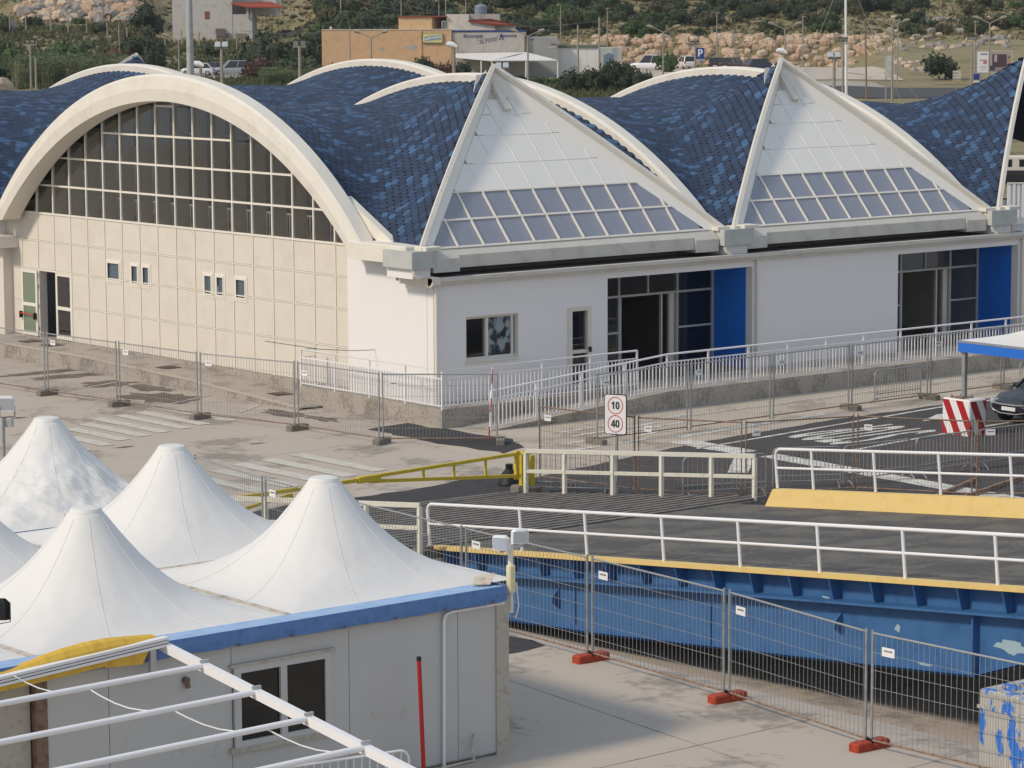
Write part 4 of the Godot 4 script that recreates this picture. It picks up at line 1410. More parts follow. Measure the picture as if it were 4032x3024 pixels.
	for side in 2:
		# slanted bands on the two faces that show
		for k in range(-1, 3):
			var w := 1.05 if side == 0 else 0.7
			var band := PackedVector2Array([Vector2(-0.02 + k * 0.52, 1.04), Vector2(0.24 + k * 0.52, 1.04), Vector2(0.76 + k * 0.52, 0.0), Vector2(0.50 + k * 0.52, 0.0)])
			for q in clip(band, rect2(0.01, 0.01, w - 0.01, 1.0)):
				var st := MB.new()
				if side == 0: st.prism(q, Vector3(-0.852, 0, -0.525), Vector3(0, 0, 1), Vector3.UP, Vector3(-0.004, 0, 0))
				else: st.prism(q, Vector3(-0.85, 0, 0.527), Vector3(1, 0, 0), Vector3.UP, Vector3(0, 0, 0.004))
				obj("red_stripe", st, M.red, bl)
	m = MB.new()
	m.box(Vector3(-0.5, 1.05, -0.1), Vector3(0.5, 0.02, 0.5))
	for q in [[-0.7, -0.3], [-0.3, -0.3], [-0.7, 0.1], [-0.3, 0.1]]: m.tube([Vector3(q[0], 1.05, q[1]), Vector3(q[0], 1.12, q[1])], 0.03, 6)
	obj("fixing_plate", m, M.rusty, bl)
	var cp = thing("canopy", "white peaked canopy with blue valance on a grey pole, at the right edge", "canopy", Vector3(9.75, 0, 17.0))
	m = MB.new()
	m.cbox(Vector3(0, 1.8, 0), Vector3(0.13, 1.6, 0.13), 0.012)
	obj("pole", m, M.galv, cp)
	m = MB.new()
	var pk := Vector3(3.0, 3.85, 2.6)
	var cs := [Vector3(-0.12, 2.68, 5.4), Vector3(6.2, 2.68, 5.4), Vector3(6.2, 2.68, -0.12), Vector3(-0.12, 2.68, -0.12)]
	for i in 4:
		var a: Vector3 = cs[i]
		var b: Vector3 = cs[(i + 1) % 4]
		for k in 6:
			var f := func(s: float, tt: float) -> Vector3:
				var e := a.lerp(b, s)
				var q := e.lerp(pk, tt)
				q.y -= 0.25 * sin(PI * tt)
				return q
			for j in 6:
				m.quad(f.call(j / 6.0, k / 6.0), f.call((j + 1) / 6.0, k / 6.0), f.call((j + 1) / 6.0, (k + 1) / 6.0), f.call(j / 6.0, (k + 1) / 6.0))
	obj("roof", m, M.tent, cp)
	m = MB.new()
	for i in 4:
		var a: Vector3 = cs[i]
		var b: Vector3 = cs[(i + 1) % 4]
		var o := (b - a).cross(Vector3.UP).normalized() * 0.015
		m.box((a + b) * 0.5 - Vector3(0, 0.16, 0) + o, Vector3(a.distance_to(b), 0.33, 0.02), Basis((b - a).normalized(), Vector3.UP, (b - a).normalized().cross(Vector3.UP)))
	obj("valance", m, M.valance, cp)
	m = MB.new()
	for i in 4: m.beam(cs[i] - Vector3(0, 0.03, 0), cs[(i + 1) % 4] - Vector3(0, 0.03, 0), 0.06, 0.06)
	obj("frame", m, M.galv, cp)
	car("dark blue car with its nose beside the striped block, cut by the right edge", Vector3(14.0, 0, 16.75), PI, Color(0.05, 0.07, 0.13), 4.1, 1.5, 1.74, "", 1.0)

# ------------------------------------------------------------------ cars
func car(label: String, at: Vector3, turn: float, col: Color, L := 4.2, H := 1.5, W := 1.74, group := "", detail := 0.0, boxy := 0.0) -> Node3D:
	# nose along local +X
	var t = thing("parked_car", label, "car", at, turn, group)
	var paint := flat(col, 0.25)
	paint.clearcoat_enabled = true
	paint.clearcoat = 0.8
	var h := L * 0.5
	# cross-sections along the car: [x, bottom, shoulder, roof or 0, half width]
	var sec := [[-h, 0.42, 0.78, 0.80], [-h + 0.12, 0.28, 0.92, 0.94], [-h + 0.6, 0.22, 0.95, 1.0], [-0.4, 0.20, 0.93, 1.0], [h * 0.42, 0.20, 0.92, 1.0], [h * 0.75, 0.22, 0.86, 0.98], [h - 0.22, 0.26, 0.74, 0.90], [h - 0.05, 0.34, 0.64, 0.78], [h, 0.42, 0.56, 0.70]]
	var mb := MB.new()
	var ring := func(s) -> Array:
		var w: float = W * 0.5 * s[3]
		var y0: float = s[1]; var y1: float = s[2]
		return [Vector3(s[0], y0, -w * 0.9), Vector3(s[0], y0 + 0.12, -w), Vector3(s[0], lerpf(y0, y1, 0.65), -w), Vector3(s[0], y1 - 0.03, -w * 0.93), Vector3(s[0], y1 + 0.03, -w * 0.6), Vector3(s[0], y1 + 0.05, 0), Vector3(s[0], y1 + 0.03, w * 0.6), Vector3(s[0], y1 - 0.03, w * 0.93), Vector3(s[0], lerpf(y0, y1, 0.65), w), Vector3(s[0], y0 + 0.12, w), Vector3(s[0], y0, w * 0.9)]
	var rs := []
	for s in sec: rs.append(ring.call(s))
	for i in rs.size() - 1:
		for j in 11:
			mb.quad(rs[i][j], rs[i][(j + 1) % 11], rs[i + 1][(j + 1) % 11], rs[i + 1][j])
	for e in [0, rs.size() - 1]:
		for j in range(1, 10): mb.tri(rs[e][0], rs[e][j], rs[e][j + 1])
	obj("body", mb, paint, t)
	# cabin
	var xb := -h + 0.10 if boxy > 0 else -h + 0.25
	var xf := h * 0.40
	var xr := h * 0.05
	var xbr := -h + 0.28 if boxy > 0 else -h + 0.75
	var lo := 0.93
	var wb := W * 0.455
	var wr := W * 0.37
	var c := MB.new()
	var A := [Vector3(xb, lo, -wb), Vector3(xf, lo, -wb), Vector3(xr, H, -wr), Vector3(xbr, H - 0.02, -wr)]
	var Bq := [Vector3(xb, lo, wb), Vector3(xf, lo, wb), Vector3(xr, H, wr), Vector3(xbr, H - 0.02, wr)]
	c.quad(A[3], A[2], Bq[2], Bq[3])
	c.box(Vector3((xr + xbr) * 0.5, H, 0), Vector3(xr - xbr, 0.06, wr * 1.9))
	for q in [A, Bq]:
		for e in [[0, 3], [1, 2]]: c.beam(q[e[0]], q[e[1]], 0.07, 0.07)
		c.beam(q[3], q[2], 0.07, 0.07)
		var mid0: Vector3 = q[0].lerp(q[1], 0.5); var mid1: Vector3 = q[3].lerp(q[2], 0.5)
		c.beam(mid0, mid1, 0.08, 0.05)
	obj("roof", c, paint, t)
	var gl := flat(Color(0.06, 0.075, 0.09), 0.06)
	gl.metallic_specular = 0.8
	var g := MB.new(); g.quad(A[0], A[1], A[2], A[3]); obj("side_window", g, gl, t)
	g = MB.new(); g.quad(Bq[1], Bq[0], Bq[3], Bq[2]); obj("side_window", g, gl, t)
	g = MB.new(); g.quad(A[1], Bq[1], Bq[2], A[2]); obj("windscreen", g, gl, t)
	g = MB.new(); g.quad(Bq[0], A[0], A[3], Bq[3]); obj("rear_window", g, gl, t)
	for x in [-h + 0.72, h - 0.78]:
		for z in [-1.0, 1.0]:
			var wh := MB.new()
			var cz: float = z * (W * 0.5 - 0.10)
			wh.tube([Vector3(x, 0.31, cz - 0.1), Vector3(x, 0.31, cz + 0.1)], 0.31, 18)
			var o = obj("wheel", wh, M.tyre, t)
			var rm := MB.new()
			rm.tube([Vector3(x, 0.31, cz - 0.108), Vector3(x, 0.31, cz + 0.108)], 0.19, 12)
			obj("rim", rm, M.silver, o)
	for z in [-1.0, 1.0]:
		var hl := MB.new()
		hl.cbox(Vector3(h - 0.2, 0.66, z * W * 0.37), Vector3(0.34, 0.14, 0.26), 0.04, Basis(Vector3.UP, -z * 0.5) )
		obj("headlight", hl, M.lens, t)
		var tl := MB.new()
		tl.cbox(Vector3(-h + 0.06, 0.78, z * W * 0.40), Vector3(0.12, 0.2, 0.22), 0.03)
		obj("tail_light", tl, M.signred, t)
	for e in [h + 0.005, -h - 0.005]:
		var np := MB.new()
		np.box(Vector3(e, 0.48, 0), Vector3(0.02, 0.11, 0.52))
		obj("number_plate", np, M.white, t)
	if detail > 0:
		var gr := MB.new()
		gr.tube([Vector3(h - 0.02, 0.62, -0.66), Vector3(h + 0.02, 0.60, -0.3), Vector3(h + 0.02, 0.60, 0.3), Vector3(h - 0.02, 0.62, 0.66)], 0.022, 6)
		gr.tube([Vector3(h - 0.02, 0.62, -0.66), Vector3(h - 0.0, 0.50, -0.68), Vector3(h - 0.02, 0.40, -0.60), Vector3(h + 0.02, 0.34, -0.3), Vector3(h + 0.02, 0.34, 0.3), Vector3(h - 0.02, 0.40, 0.60), Vector3(h, 0.50, 0.68), Vector3(h - 0.02, 0.62, 0.66)], 0.018, 6)
		obj("grille_trim", gr, M.silver, t)
		var ml := MB.new()
		for z in [-1.0, 1.0]: ml.cbox(Vector3(xf - 0.15, 0.98, z * (W * 0.5 + 0.06)), Vector3(0.14, 0.14, 0.2), 0.03)
		obj("mirror", ml, paint, t)
	return t

# ------------------------------------------------------------------ linkspan
func deck_y(z: float) -> float:
	return 0.20 + 0.0966 * (z - 21.8)

func build_linkspan():
	# ribbed flap between the yard and the ramp
	var F = thing("ribbed_flap", "grey ribbed steel flap where the vehicle ramp meets the yard", "ramp flap", Vector3.ZERO)
	var plate := MB.new()
	var q := [Vector3(-17.6, 0.03, 16.0), Vector3(-14.0, 0.2, 22.3), Vector3(-2.9, 0.2, 22.3), Vector3(-6.9, 0.03, 16.7)]
	plate.quad(q[0] - Vector3(0, 0.05, 0), q[1] - Vector3(0, 0.05, 0), q[2] - Vector3(0, 0.05, 0), q[3] - Vector3(0, 0.05, 0))
	plate.quad(q[0], q[1], q[2], q[3])
	plate.quad(q[1] - Vector3(0, 0.3, 0), q[2] - Vector3(0, 0.3, 0), q[2], q[1])
	obj("plate", plate, M.rib, F)
	var n := 20
	for i in n:
		var t := (i + 0.5) / n
		var a: Vector3 = q[0].lerp(q[1], t)
		var b: Vector3 = q[3].lerp(q[2], t)
		var m := MB.new()
		m.beam(a.lerp(b, 0.01) + Vector3(0, 0.03, 0), a.lerp(b, 0.99) + Vector3(0, 0.03, 0), 0.15, 0.07)
		obj("rib", m, M.rib, F)
	# its square-tube railings
	var sq_rail := func(label: String, pts: Array):
		var r = thing("railing", label, "railing", Vector3.ZERO, 0.0, "cream flap railings")
		for p in pts:
			var m := MB.new()
			m.span(p + Vector3(-0.045, -0.05, -0.045), p + Vector3(0.045, 1.05, 0.045))
			obj("post", m, M.oldcream, r)
		var a: Vector3 = pts[0]
		var b: Vector3 = pts[pts.size() - 1]
		for y in [[1.09, 0.10], [0.58, 0.08]]:
			var m := MB.new()
			m.beam(a + Vector3(0, y[0], 0), b + Vector3(0, y[0], 0), 0.09, y[1])
			obj("rail", m, M.oldcream, r)
	sq_rail.call("cream square-tube railing with a rust-stained post beyond the ribbed flap", [Vector3(-6.75, 0.08, 17.3), Vector3(-6.2, 0.1, 18.15), Vector3(-5.52, 0.12, 19.2), Vector3(-4.85, 0.15, 20.25), Vector3(-4.15, 0.17, 21.3), Vector3(-3.55, 0.2, 22.2)])
	sq_rail.call("cream square-tube railing on the near side of the flap, behind the tents", [Vector3(-14.1, 0.2, 22.5), Vector3(-14.75, 0.18, 21.4), Vector3(-15.35, 0.16, 20.3), Vector3(-15.95, 0.12, 19.2), Vector3(-16.6, 0.1, 18.0), Vector3(-17.3, 0.05, 16.8)])
	# the ramp itself
	var R = thing("vehicle_ramp", "blue steel ferry ramp with asphalt deck, yellow edge and white railings", "vehicle ramp", Vector3.ZERO)
	var z0 := 22.4
	var z1 := 50.0
	var xl := -13.45
	var xr := -4.55
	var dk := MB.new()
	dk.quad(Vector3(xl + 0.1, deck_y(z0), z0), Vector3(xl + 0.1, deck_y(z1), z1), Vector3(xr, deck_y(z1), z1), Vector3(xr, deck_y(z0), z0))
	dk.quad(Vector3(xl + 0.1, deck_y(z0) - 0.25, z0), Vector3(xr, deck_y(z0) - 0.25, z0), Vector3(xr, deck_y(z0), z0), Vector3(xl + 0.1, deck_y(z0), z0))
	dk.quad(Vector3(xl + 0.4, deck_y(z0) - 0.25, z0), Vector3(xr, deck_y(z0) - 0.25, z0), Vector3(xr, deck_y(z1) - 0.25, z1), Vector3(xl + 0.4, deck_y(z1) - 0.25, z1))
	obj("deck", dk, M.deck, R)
	var along := func(x: float, y: float, a: float, b: float, w: float, h: float, mat, called: String):
		var m := MB.new()
		m.beam(Vector3(x, deck_y(a) + y, a), Vector3(x, deck_y(b) + y, b), w, h)
		return obj(called, m, mat, R)
	along.call(xl + 0.07, -0.02, 21.85, z1, 0.22, 0.09, M.kerbyellow, "edge_strip")
	along.call(xl + 0.34, -0.30, 21.9, z1, 0.05, 0.50, M.steelblue, "fascia")
	along.call(xl + 0.15, -0.52, 21.9, z1, 0.42, 0.045, M.steelblue, "lower_flange")
	var k := 0
	var z := 22.5
	while z < 49:
		var m := MB.new()
		var y := deck_y(z)
		m.prism(PackedVector2Array([Vector2(-0.02, -0.07), Vector2(0.30, -0.07), Vector2(0.30, -0.5), Vector2(0.12, -0.5)]), Vector3(xl, y, z), Vector3.RIGHT, Vector3.UP, Vector3(0, 0, 0.03))
		obj("bracket", m, M.steelblue, R)
		z += 1.09
	# deep main girder, set back a little
	var web := MB.new()
	var prof := [[22.0, -1.25], [25.0, -1.06], [27.5, -0.9], [30.4, -0.65], [34.6, -0.28], [38.1, 0.04], [39.4, 0.52], [44.0, 1.1], [50.0, 1.8]]
	for i in prof.size() - 1:
		var a: float = prof[i][0]; var b: float = prof[i + 1][0]
		var xw := xl + 0.22
		web.quad(Vector3(xw, prof[i][1], a), Vector3(xw, prof[i + 1][1], b), Vector3(xw, deck_y(b) - 0.53, b), Vector3(xw, deck_y(a) - 0.53, a))
		web.quad(Vector3(xw + 0.06, prof[i][1], a), Vector3(xw + 0.06, prof[i + 1][1], b), Vector3(xw + 0.06, deck_y(b) - 0.53, b), Vector3(xw + 0.06, deck_y(a) - 0.53, a))
		web.quad(Vector3(xw - 0.1, prof[i][1], a), Vector3(xw + 0.2, prof[i][1], a), Vector3(xw + 0.2, prof[i + 1][1], b), Vector3(xw - 0.1, prof[i + 1][1], b))
		web.quad(Vector3(xw - 0.1, prof[i][1] + 0.03, a), Vector3(xw + 0.2, prof[i][1] + 0.03, a), Vector3(xw + 0.2, prof[i + 1][1] + 0.03, b), Vector3(xw - 0.1, prof[i + 1][1] + 0.03, b))
	obj("girder", web, M.steelblue, R)
	var far := MB.new()
	far.span(Vector3(xr - 0.3, -1.25, z0 + 0.3), Vector3(xr - 0.1, 0.0, 40.0))
	obj("girder", far, M.steelblue, R)
	var sf := MB.new()
	sf.span(Vector3(xl + 0.06, 0.06, 38.08), Vector3(xl + 0.22, deck_y(38.08) - 0.54, 38.12))
	obj("stiffener", sf, M.steelblue, R)
	for zz in [26.8, 31.0]:
		var m := MB.new()
		m.box(Vector3(xl + 0.2, (deck_y(zz) - 1.4) * 0.5, zz), Vector3(0.03, 0.9, 0.02))
		obj("weld_seam", m, M.steelblue, R)
	for zz in [26.2, 34.6]:
		var m := MB.new()
		m.prism(PackedVector2Array([Vector2(0, 0.22), Vector2(-0.2, 0.05), Vector2(-0.2, -0.08), Vector2(0, -0.22)]), Vector3(xl + 0.22, deck_y(zz) - 0.95, zz), Vector3.RIGHT, Vector3.UP, Vector3(0, 0, 0.06))
		obj("lifting_lug", m, M.steelblue, R)
	# patches of bare primer where the paint has come off
	var r := RandomNumberGenerator.new()
	r.seed = 5
	for s in [[38.9, 0.72, 0.42, 0.13], [39.35, 1.02, 0.16, 0.1], [36.1, 0.62, 0.08, 0.08], [36.8, 0.05, 0.22, 0.03], [34.2, 0.92, 0.12, 0.02]]:
		var pts := PackedVector2Array()
		for i in 18:
			var an := TAU * i / 18
			var rr := r.randf_range(0.6, 1.1)
			pts.append(Vector2(cos(an) * s[2] * rr, sin(an) * s[3] * rr))
		var m := MB.new()
		m.prism(pts, Vector3(xl + 0.216, s[1], s[0]), Vector3(0, 0, 1), Vector3.UP, Vector3(0.003, 0, 0))
		obj("bare_patch", m, flat(Color(0.60, 0.70, 0.74), 0.7), R)
	# yellow kerb along the far edge
	var kb := MB.new()
	for s in 1:
		var za := 23.8
		var A := [Vector3(xr - 0.2, deck_y(za), za), Vector3(xr - 0.1, deck_y(za) + 0.42, za + 0.15), Vector3(xr + 0.12, deck_y(za) + 0.42, za + 0.15), Vector3(xr + 0.12, deck_y(za), za)]
		var B2 := [Vector3(xr - 0.2, deck_y(z1), z1), Vector3(xr - 0.1, deck_y(z1) + 0.42, z1), Vector3(xr + 0.12, deck_y(z1) + 0.42, z1), Vector3(xr + 0.12, deck_y(z1), z1)]
		for i in 4: kb.quad(A[i], B2[i], B2[(i + 1) % 4], A[(i + 1) % 4])
		kb.quad(A[0], A[1], A[2], A[3])
	obj("kerb", kb, M.kerbyellow, R)
	# tubular railings, square to the sloping deck
	var lean := Vector3(0, 1, -0.0966).normalized()
	var rail := func(called: String, x: float, base: float, za: float, spots: Array):
		var o := Node3D.new()
		o.name = called
		R.add_child(o)
		var hh := 0.93
		var f := func(zz: float, h: float) -> Vector3: return Vector3(x, deck_y(zz) + base, zz) + lean * h
		var m := MB.new()
		var path := [f.call(za, 0.0), f.call(za, hh - 0.14), f.call(za + 0.04, hh - 0.05), f.call(za + 0.14, hh), f.call(z1, hh)]
		m.tube(path, 0.038, 10)
		obj("top_rail", m, M.railwhite, o)
		m = MB.new()
		m.tube([f.call(za, 0.48), f.call(z1, 0.48)], 0.03, 8)
		obj("middle_rail", m, M.railwhite, o)
		for zz in spots:
			m = MB.new()
			m.tube([f.call(zz, 0.0), f.call(zz, hh)], 0.034, 8)
			obj("post", m, M.railwhite, o)
	rail.call("near_railing", xl + 0.06, 0.02, 21.95, [25.2, 27.35, 29.75, 32.0, 34.2, 36.43, 38.7, 41.0, 43.2])
	rail.call("far_railing", xr + 0.02, 0.42, 24.0, [25.2, 27.2, 29.2, 31.3, 33.5, 35.7])
	# chipped blue block at the quay edge, with its tube ladder
	var b = thing("quay_block", "blue block with peeling grey paint and weeds on top, at the bottom right corner", "quay block", Vector3(-17.6, 0, 43.2))
	var m := MB.new()
	m.cbox(Vector3(0.3, 0.7, 0.45), Vector3(2.0, 1.42, 2.0), 0.03)
	m.box(Vector3(0.3, 1.12, 0.45), Vector3(2.04, 0.05, 2.04))
	obj("body", m, M.chipped, b)
	m = MB.new()
	for i in 160:
		var p := Vector3(r.randf_range(-0.6, 1.2), 1.40, r.randf_range(-0.4, 1.3))
		var d := Vector3(r.randf_range(-0.06, 0.06), r.randf_range(0.02, 0.09), r.randf_range(-0.06, 0.06))
		m.tri(p, p + Vector3(0.03, 0, 0.01), p + d)
	kind(obj("dry_weeds", m, leafy(Color(0.36, 0.28, 0.19)), b), "stuff")
	var ld = thing("ladder_rail", "white tube handrail with rungs standing at the quay block", "handrail", Vector3(-17.1, 1.4, 43.0))
	m = MB.new()
	m.tube([Vector3(0, -0.2, 0), Vector3(0, 1.0, 0), Vector3(0.03, 1.08, 0.06), Vector3(0.1, 1.1, 0.18), Vector3(0.6, 1.1, 1.2)], 0.03, 8)
	obj("handrail", m, M.railwhite, ld)
	for y in [0.25, 0.62]:
		m = MB.new()
		m.tube([Vector3(0, y, 0), Vector3(0.6, y, 1.2)], 0.025, 8)
		obj("rung", m, M.railwhite, ld)

# ------------------------------------------------------------------ tents and container
func tent_proto(seed_: int, crease: float) -> Node3D:
	var t := Node3D.new()
	var N := 72
	var hw := 2.26
	var r := RandomNumberGenerator.new()
	r.seed = seed_
	var nz := FastNoiseLite.new()
	nz.seed = seed_
	nz.frequency = 0.55
	var H := func(x: float, z: float) -> float:
		var tr := Vector2(x, z).length() / hw
		var ts := maxf(absf(x), absf(z)) / hw
		var f := lerpf(tr, ts, smoothstep(0.25, 1.0, ts))
		f = clampf((f - 0.11) / 0.89, 0.0, 1.0)
		var y := 1.64 * pow(1.0 - f, 1.75)
		# gores are pulled a little flat between the seams
		var an := atan2(z, x)
		y += 0.018 * absf(sin(an * 2.0)) * sin(PI * f)
		y += crease * nz.get_noise_2d(x * 2.0, z * 2.0) * sin(PI * clampf(f, 0, 1)) 
		return y
	var mb := MB.new()
	var P := []
	for i in N + 1:
		var row := []
		for j in N + 1:
			var x := hw * (2.0 * i / N - 1.0)
			var z := hw * (2.0 * j / N - 1.0)
			row.append(Vector3(x, H.call(x, z), z))
		P.append(row)
	var Nn := func(p: Vector3) -> Vector3:
		var e := 0.03
		var dx: float = (H.call(p.x + e, p.z) - H.call(p.x - e, p.z)) / (2 * e)
		var dz: float = (H.call(p.x, p.z + e) - H.call(p.x, p.z - e)) / (2 * e)
		return Vector3(-dx, 1, -dz).normalized()
	var NN := []
	for i in N + 1:
		var row := []
		for j in N + 1: row.append(Nn.call(P[i][j]))
		NN.append(row)
	for i in N:
		for j in N:
			mb.squad(P[i][j], P[i][j + 1], P[i + 1][j + 1], P[i + 1][j], NN[i][j], NN[i][j + 1], NN[i + 1][j + 1], NN[i + 1][j])
	obj("membrane", mb, M.tent, t)
	var cap := MB.new()
	cap.lathe(Vector3.ZERO, [Vector2(0.285, 1.52), Vector2(0.262, 1.63), Vector2(0.235, 1.672), Vector2(0.15, 1.69), Vector2(0.0, 1.695)], 24)
	obj("cap", cap, M.tent, t)
	# welded seams run down from the cap
	for k in 8:
		var an := TAU * (k + 0.5) / 8
		var d := Vector2(cos(an), sin(an))
		var path := []
		for i in range(0, 21):
			var f := 0.13 + 0.87 * i / 20
			var s := hw / maxf(absf(d.x), absf(d.y)) * f
			path.append(Vector3(d.x * s, H.call(d.x * s, d.y * s) + 0.002, d.y * s))
		var sm := MB.new()
		for i in 20:
			var a: Vector3 = path[i]
			var b: Vector3 = path[i + 1]
			sm.beam(a, b, 0.014, 0.006)
		obj("seam", sm, M.seam if k % 2 == 0 else M.tent, t)
	return t

func build_tents():
	var smooth := tent_proto(3, 0.02)
	var rough := tent_proto(11, 0.13)
	var y := 2.82
	var list := [[Vector3(-25.0, y, 34.1), smooth, "white peaked tent roof at the container's front right corner"], [Vector3(-29.6, y, 34.1), smooth, "white peaked tent roof behind the yellow awning, front row"], [Vector3(-25.0, y, 29.45), smooth, "white peaked tent roof behind the two front tents"], [Vector3(-24.85, y, 24.85), rough, "creased white tent roof with torn vent flaps under its cap, rear left"], [Vector3(-29.6, y, 29.45), smooth, "white tent roof at the left edge, second row"], [Vector3(-34.2, y, 34.1), smooth, "white tent roof at the left edge, front row"], [Vector3(-29.45, y, 24.85), smooth, "white tent roof slope at the left edge behind the creased tent"]]
	for l in list:
		adopt(l[1], "tent_roof", l[2], "tent", "white peaked tents", l[0], 0.0)
	# torn vent slots under the cap of the creased tent
	var ct = get_node("tent_roof_003")
	for k in [[1.05, 0.06], [1.5, 0.10], [2.0, 0.07], [2.6, 0.05]]:
		var m := MB.new()
		var d := Vector3(cos(k[0] + 0.45), 0, sin(k[0] + 0.45))
		m.cbox(d * 0.275 + Vector3(0, 1.5, 0), Vector3(k[1], 0.06, 0.05), 0.01, Basis(d.cross(Vector3.UP), Vector3.UP, d))
		obj("vent_slot", m, M.dirty, ct)
	# gutters between the tents
	var gut := MB.new()
	gut.box(Vector3(-27.3, 2.80, 31.8), Vector3(0.16, 0.05, 9.2))
	gut.box(Vector3(-27.3, 2.79, 31.78), Vector3(9.2, 0.05, 0.16))
	gut.box(Vector3(-31.9, 2.80, 31.8), Vector3(0.16, 0.05, 9.2))
	tag(obj("valley_gutter", gut, M.dirty), "dirty strip gutters in the valleys between the white tents", "gutter")
	for k in [[-24.85, 27.16, "blue valance of the creased rear tent, above the second row"], [-29.45, 27.16, "blue valance strip left of the creased tent"]]:
		var v := MB.new()
		v.box(Vector3(k[0], 2.68, k[1]), Vector3(4.55, 0.3, 0.02))
		tag(obj("tent_valance", v, M.tarpblue), k[2], "valance", "blue tent valances")
	for k in [[-27.1, 27.1], [-22.6, 27.1], [-22.6, 22.6], [-27.1, 22.6], [-22.65, 31.75], [-31.8, 27.1]]:
		var v := MB.new()
		v.cbox(Vector3(k[0], 1.4, k[1]), Vector3(0.1, 2.8, 0.1), 0.01)
		tag(obj("tent_pole", v, M.galv), "grey pole carrying the corners of the white tents", "tent pole", "tent poles")
	# the container below
	var C = thing("site_container", "grey panel container with a sliding window under the white tents", "container", Vector3(-27.6, 0, 34.3))
	var m := MB.new()
	m.span(Vector3(-4.3, 0.02, -2.4), Vector3(4.22, 2.62, 2.36))
	obj("body", m, M.container, C)
	var xs := [-4.3, -3.24, -1.05, 1.18, 3.37, 4.22]
	for i in 5:
		var x0: float = xs[i]; var x1: float = xs[i + 1]
		if i == 1:
			# the window bay
			for b in [[x0, x1, 0.06, 0.95], [x0, x1, 2.2, 2.60]]:
				m = MB.new()
				m.span(Vector3(b[0] + 0.006, b[2], 2.36), Vector3(b[1] - 0.006, b[3], 2.40))
				obj("wall_panel", m, M.container, C)
			for b in [[x0, -0.98], [0.82, x1]]:
				if b[1] - b[0] > 0.02:
					m = MB.new()
					m.span(Vector3(b[0] + 0.006, 0.95, 2.36), Vector3(b[1] - 0.006, 2.2, 2.40))
					obj("wall_panel", m, M.container, C)
		else:
			m = MB.new()
			m.span(Vector3(x0 + 0.006, 0.06, 2.36), Vector3(x1 - 0.006, 2.60, 2.40))
			obj("wall_panel", m, M.container, C)
	m = MB.new()
	m.span(Vector3(4.16, 0.0, 2.30), Vector3(4.42, 2.62, 2.43))
	obj("corner_post", m, M.contframe, C)
	m = MB.new()
	m.span(Vector3(-4.5, 0.0, 2.30), Vector3(-4.3, 2.62, 2.43))
	obj("corner_post", m, M.rustframe, C)
	m = MB.new()
	m.span(Vector3(-4.3, 2.56, 2.405), Vector3(4.4, 2.62, 2.44))
	obj("top_rail", m, M.contframe, C)
	# window: frame, two lights
	var wx0 := -1.03; var wx1 := 0.80; var wy0 := 0.98; var wy1 := 2.24
	m = MB.new()
	for b in [[wx0, wx1, wy1 - 0.10, wy1], [wx0, wx1, wy0, wy0 + 0.09], [wx0, wx0 + 0.12, wy0 + 0.09, wy1 - 0.1], [wx1 - 0.12, wx1, wy0 + 0.09, wy1 - 0.1], [-0.17, -0.05, wy0 + 0.09, wy1 - 0.1]]:
		m.span(Vector3(b[0], b[2], 2.34), Vector3(b[1], b[3], 2.46))
	var win = obj("window", m, M.container, C)
	m = MB.new()
	m.span(Vector3(wx0 - 0.09, wy0 - 0.08, 2.402), Vector3(wx1 + 0.09, wy0, 2.48))
	obj("sill", m, M.contframe, win)
	m = MB.new()
	m.span(Vector3(wx0 - 0.07, wy1, 2.402), Vector3(wx1 + 0.07, wy1 + 0.05, 2.47))
	obj("drip_rail", m, M.contframe, win)
	for b in [[wx0 + 0.12, -0.17, 2.40], [-0.05, wx1 - 0.12, 2.42]]:
		m = MB.new()
		m.span(Vector3(b[0], wy0 + 0.09, b[2]), Vector3(b[1], wy1 - 0.1, b[2] + 0.01))
		var pn := flat(Color(0.075, 0.08, 0.085), 0.12)
		obj("pane", m, pn, win)
	m = MB.new()
	m.tube([Vector3(3.03, 0.0, 2.45), Vector3(3.05, 2.42, 2.45), Vector3(3.08, 2.51, 2.45), Vector3(3.2, 2.545, 2.45), Vector3(4.3, 2.55, 2.45)], 0.028, 8)
	obj("conduit", m, M.white, C)
	m = MB.new()
	m.tube([Vector3(-1.9, 2.18, 2.36), Vector3(-1.9, 2.18, 2.47)], 0.055, 10)
	m.tube([Vector3(-1.9, 2.18, 2.44), Vector3(-1.88, 2.06, 2.48)], 0.04, 8)
	obj("vent_pipe", m, M.rustframe, C)
	m = MB.new()
	m.tube([Vector3(3.72, 0.42, 2.42), Vector3(3.63, 0.38, 2.48), Vector3(3.58, 0.2, 2.5), Vector3(3.6, 0.03, 2.52), Vector3(2.9, 0.02, 2.56)], 0.022, 6)
	obj("hose", m, M.dirty, C)
	# black cable slung along the wall
	m = MB.new()
	var cab := [Vector3(4.4, 2.47, 2.48), Vector3(2.39, 2.07, 2.5), Vector3(0.99, 1.92, 2.49), Vector3(-0.2, 1.90, 2.49), Vector3(-1.2, 1.94, 2.48), Vector3(-2.47, 2.09, 2.48), Vector3(-4.38, 2.47, 2.46)]
	m.tube(cab, 0.010, 6)
	tag(obj("slack_cable", m, M.black), "thin black cable slung along the container's grey front", "cable")
	# second container at the left edge
	var D = thing("site_container", "container end with its shaded opening painted black, at the bottom left edge", "container", Vector3(-34.4, 0, 34.3))
	m = MB.new()
	m.span(Vector3(1.45, 0.02, -2.4), Vector3(2.28, 2.6, 2.3))
	obj("body", m, M.contframe, D)
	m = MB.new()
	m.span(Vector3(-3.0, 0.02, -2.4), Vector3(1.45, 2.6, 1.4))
	obj("painted_dark_opening", m, M.black, D)  # solid black block: the shade inside the open end, put in as colour
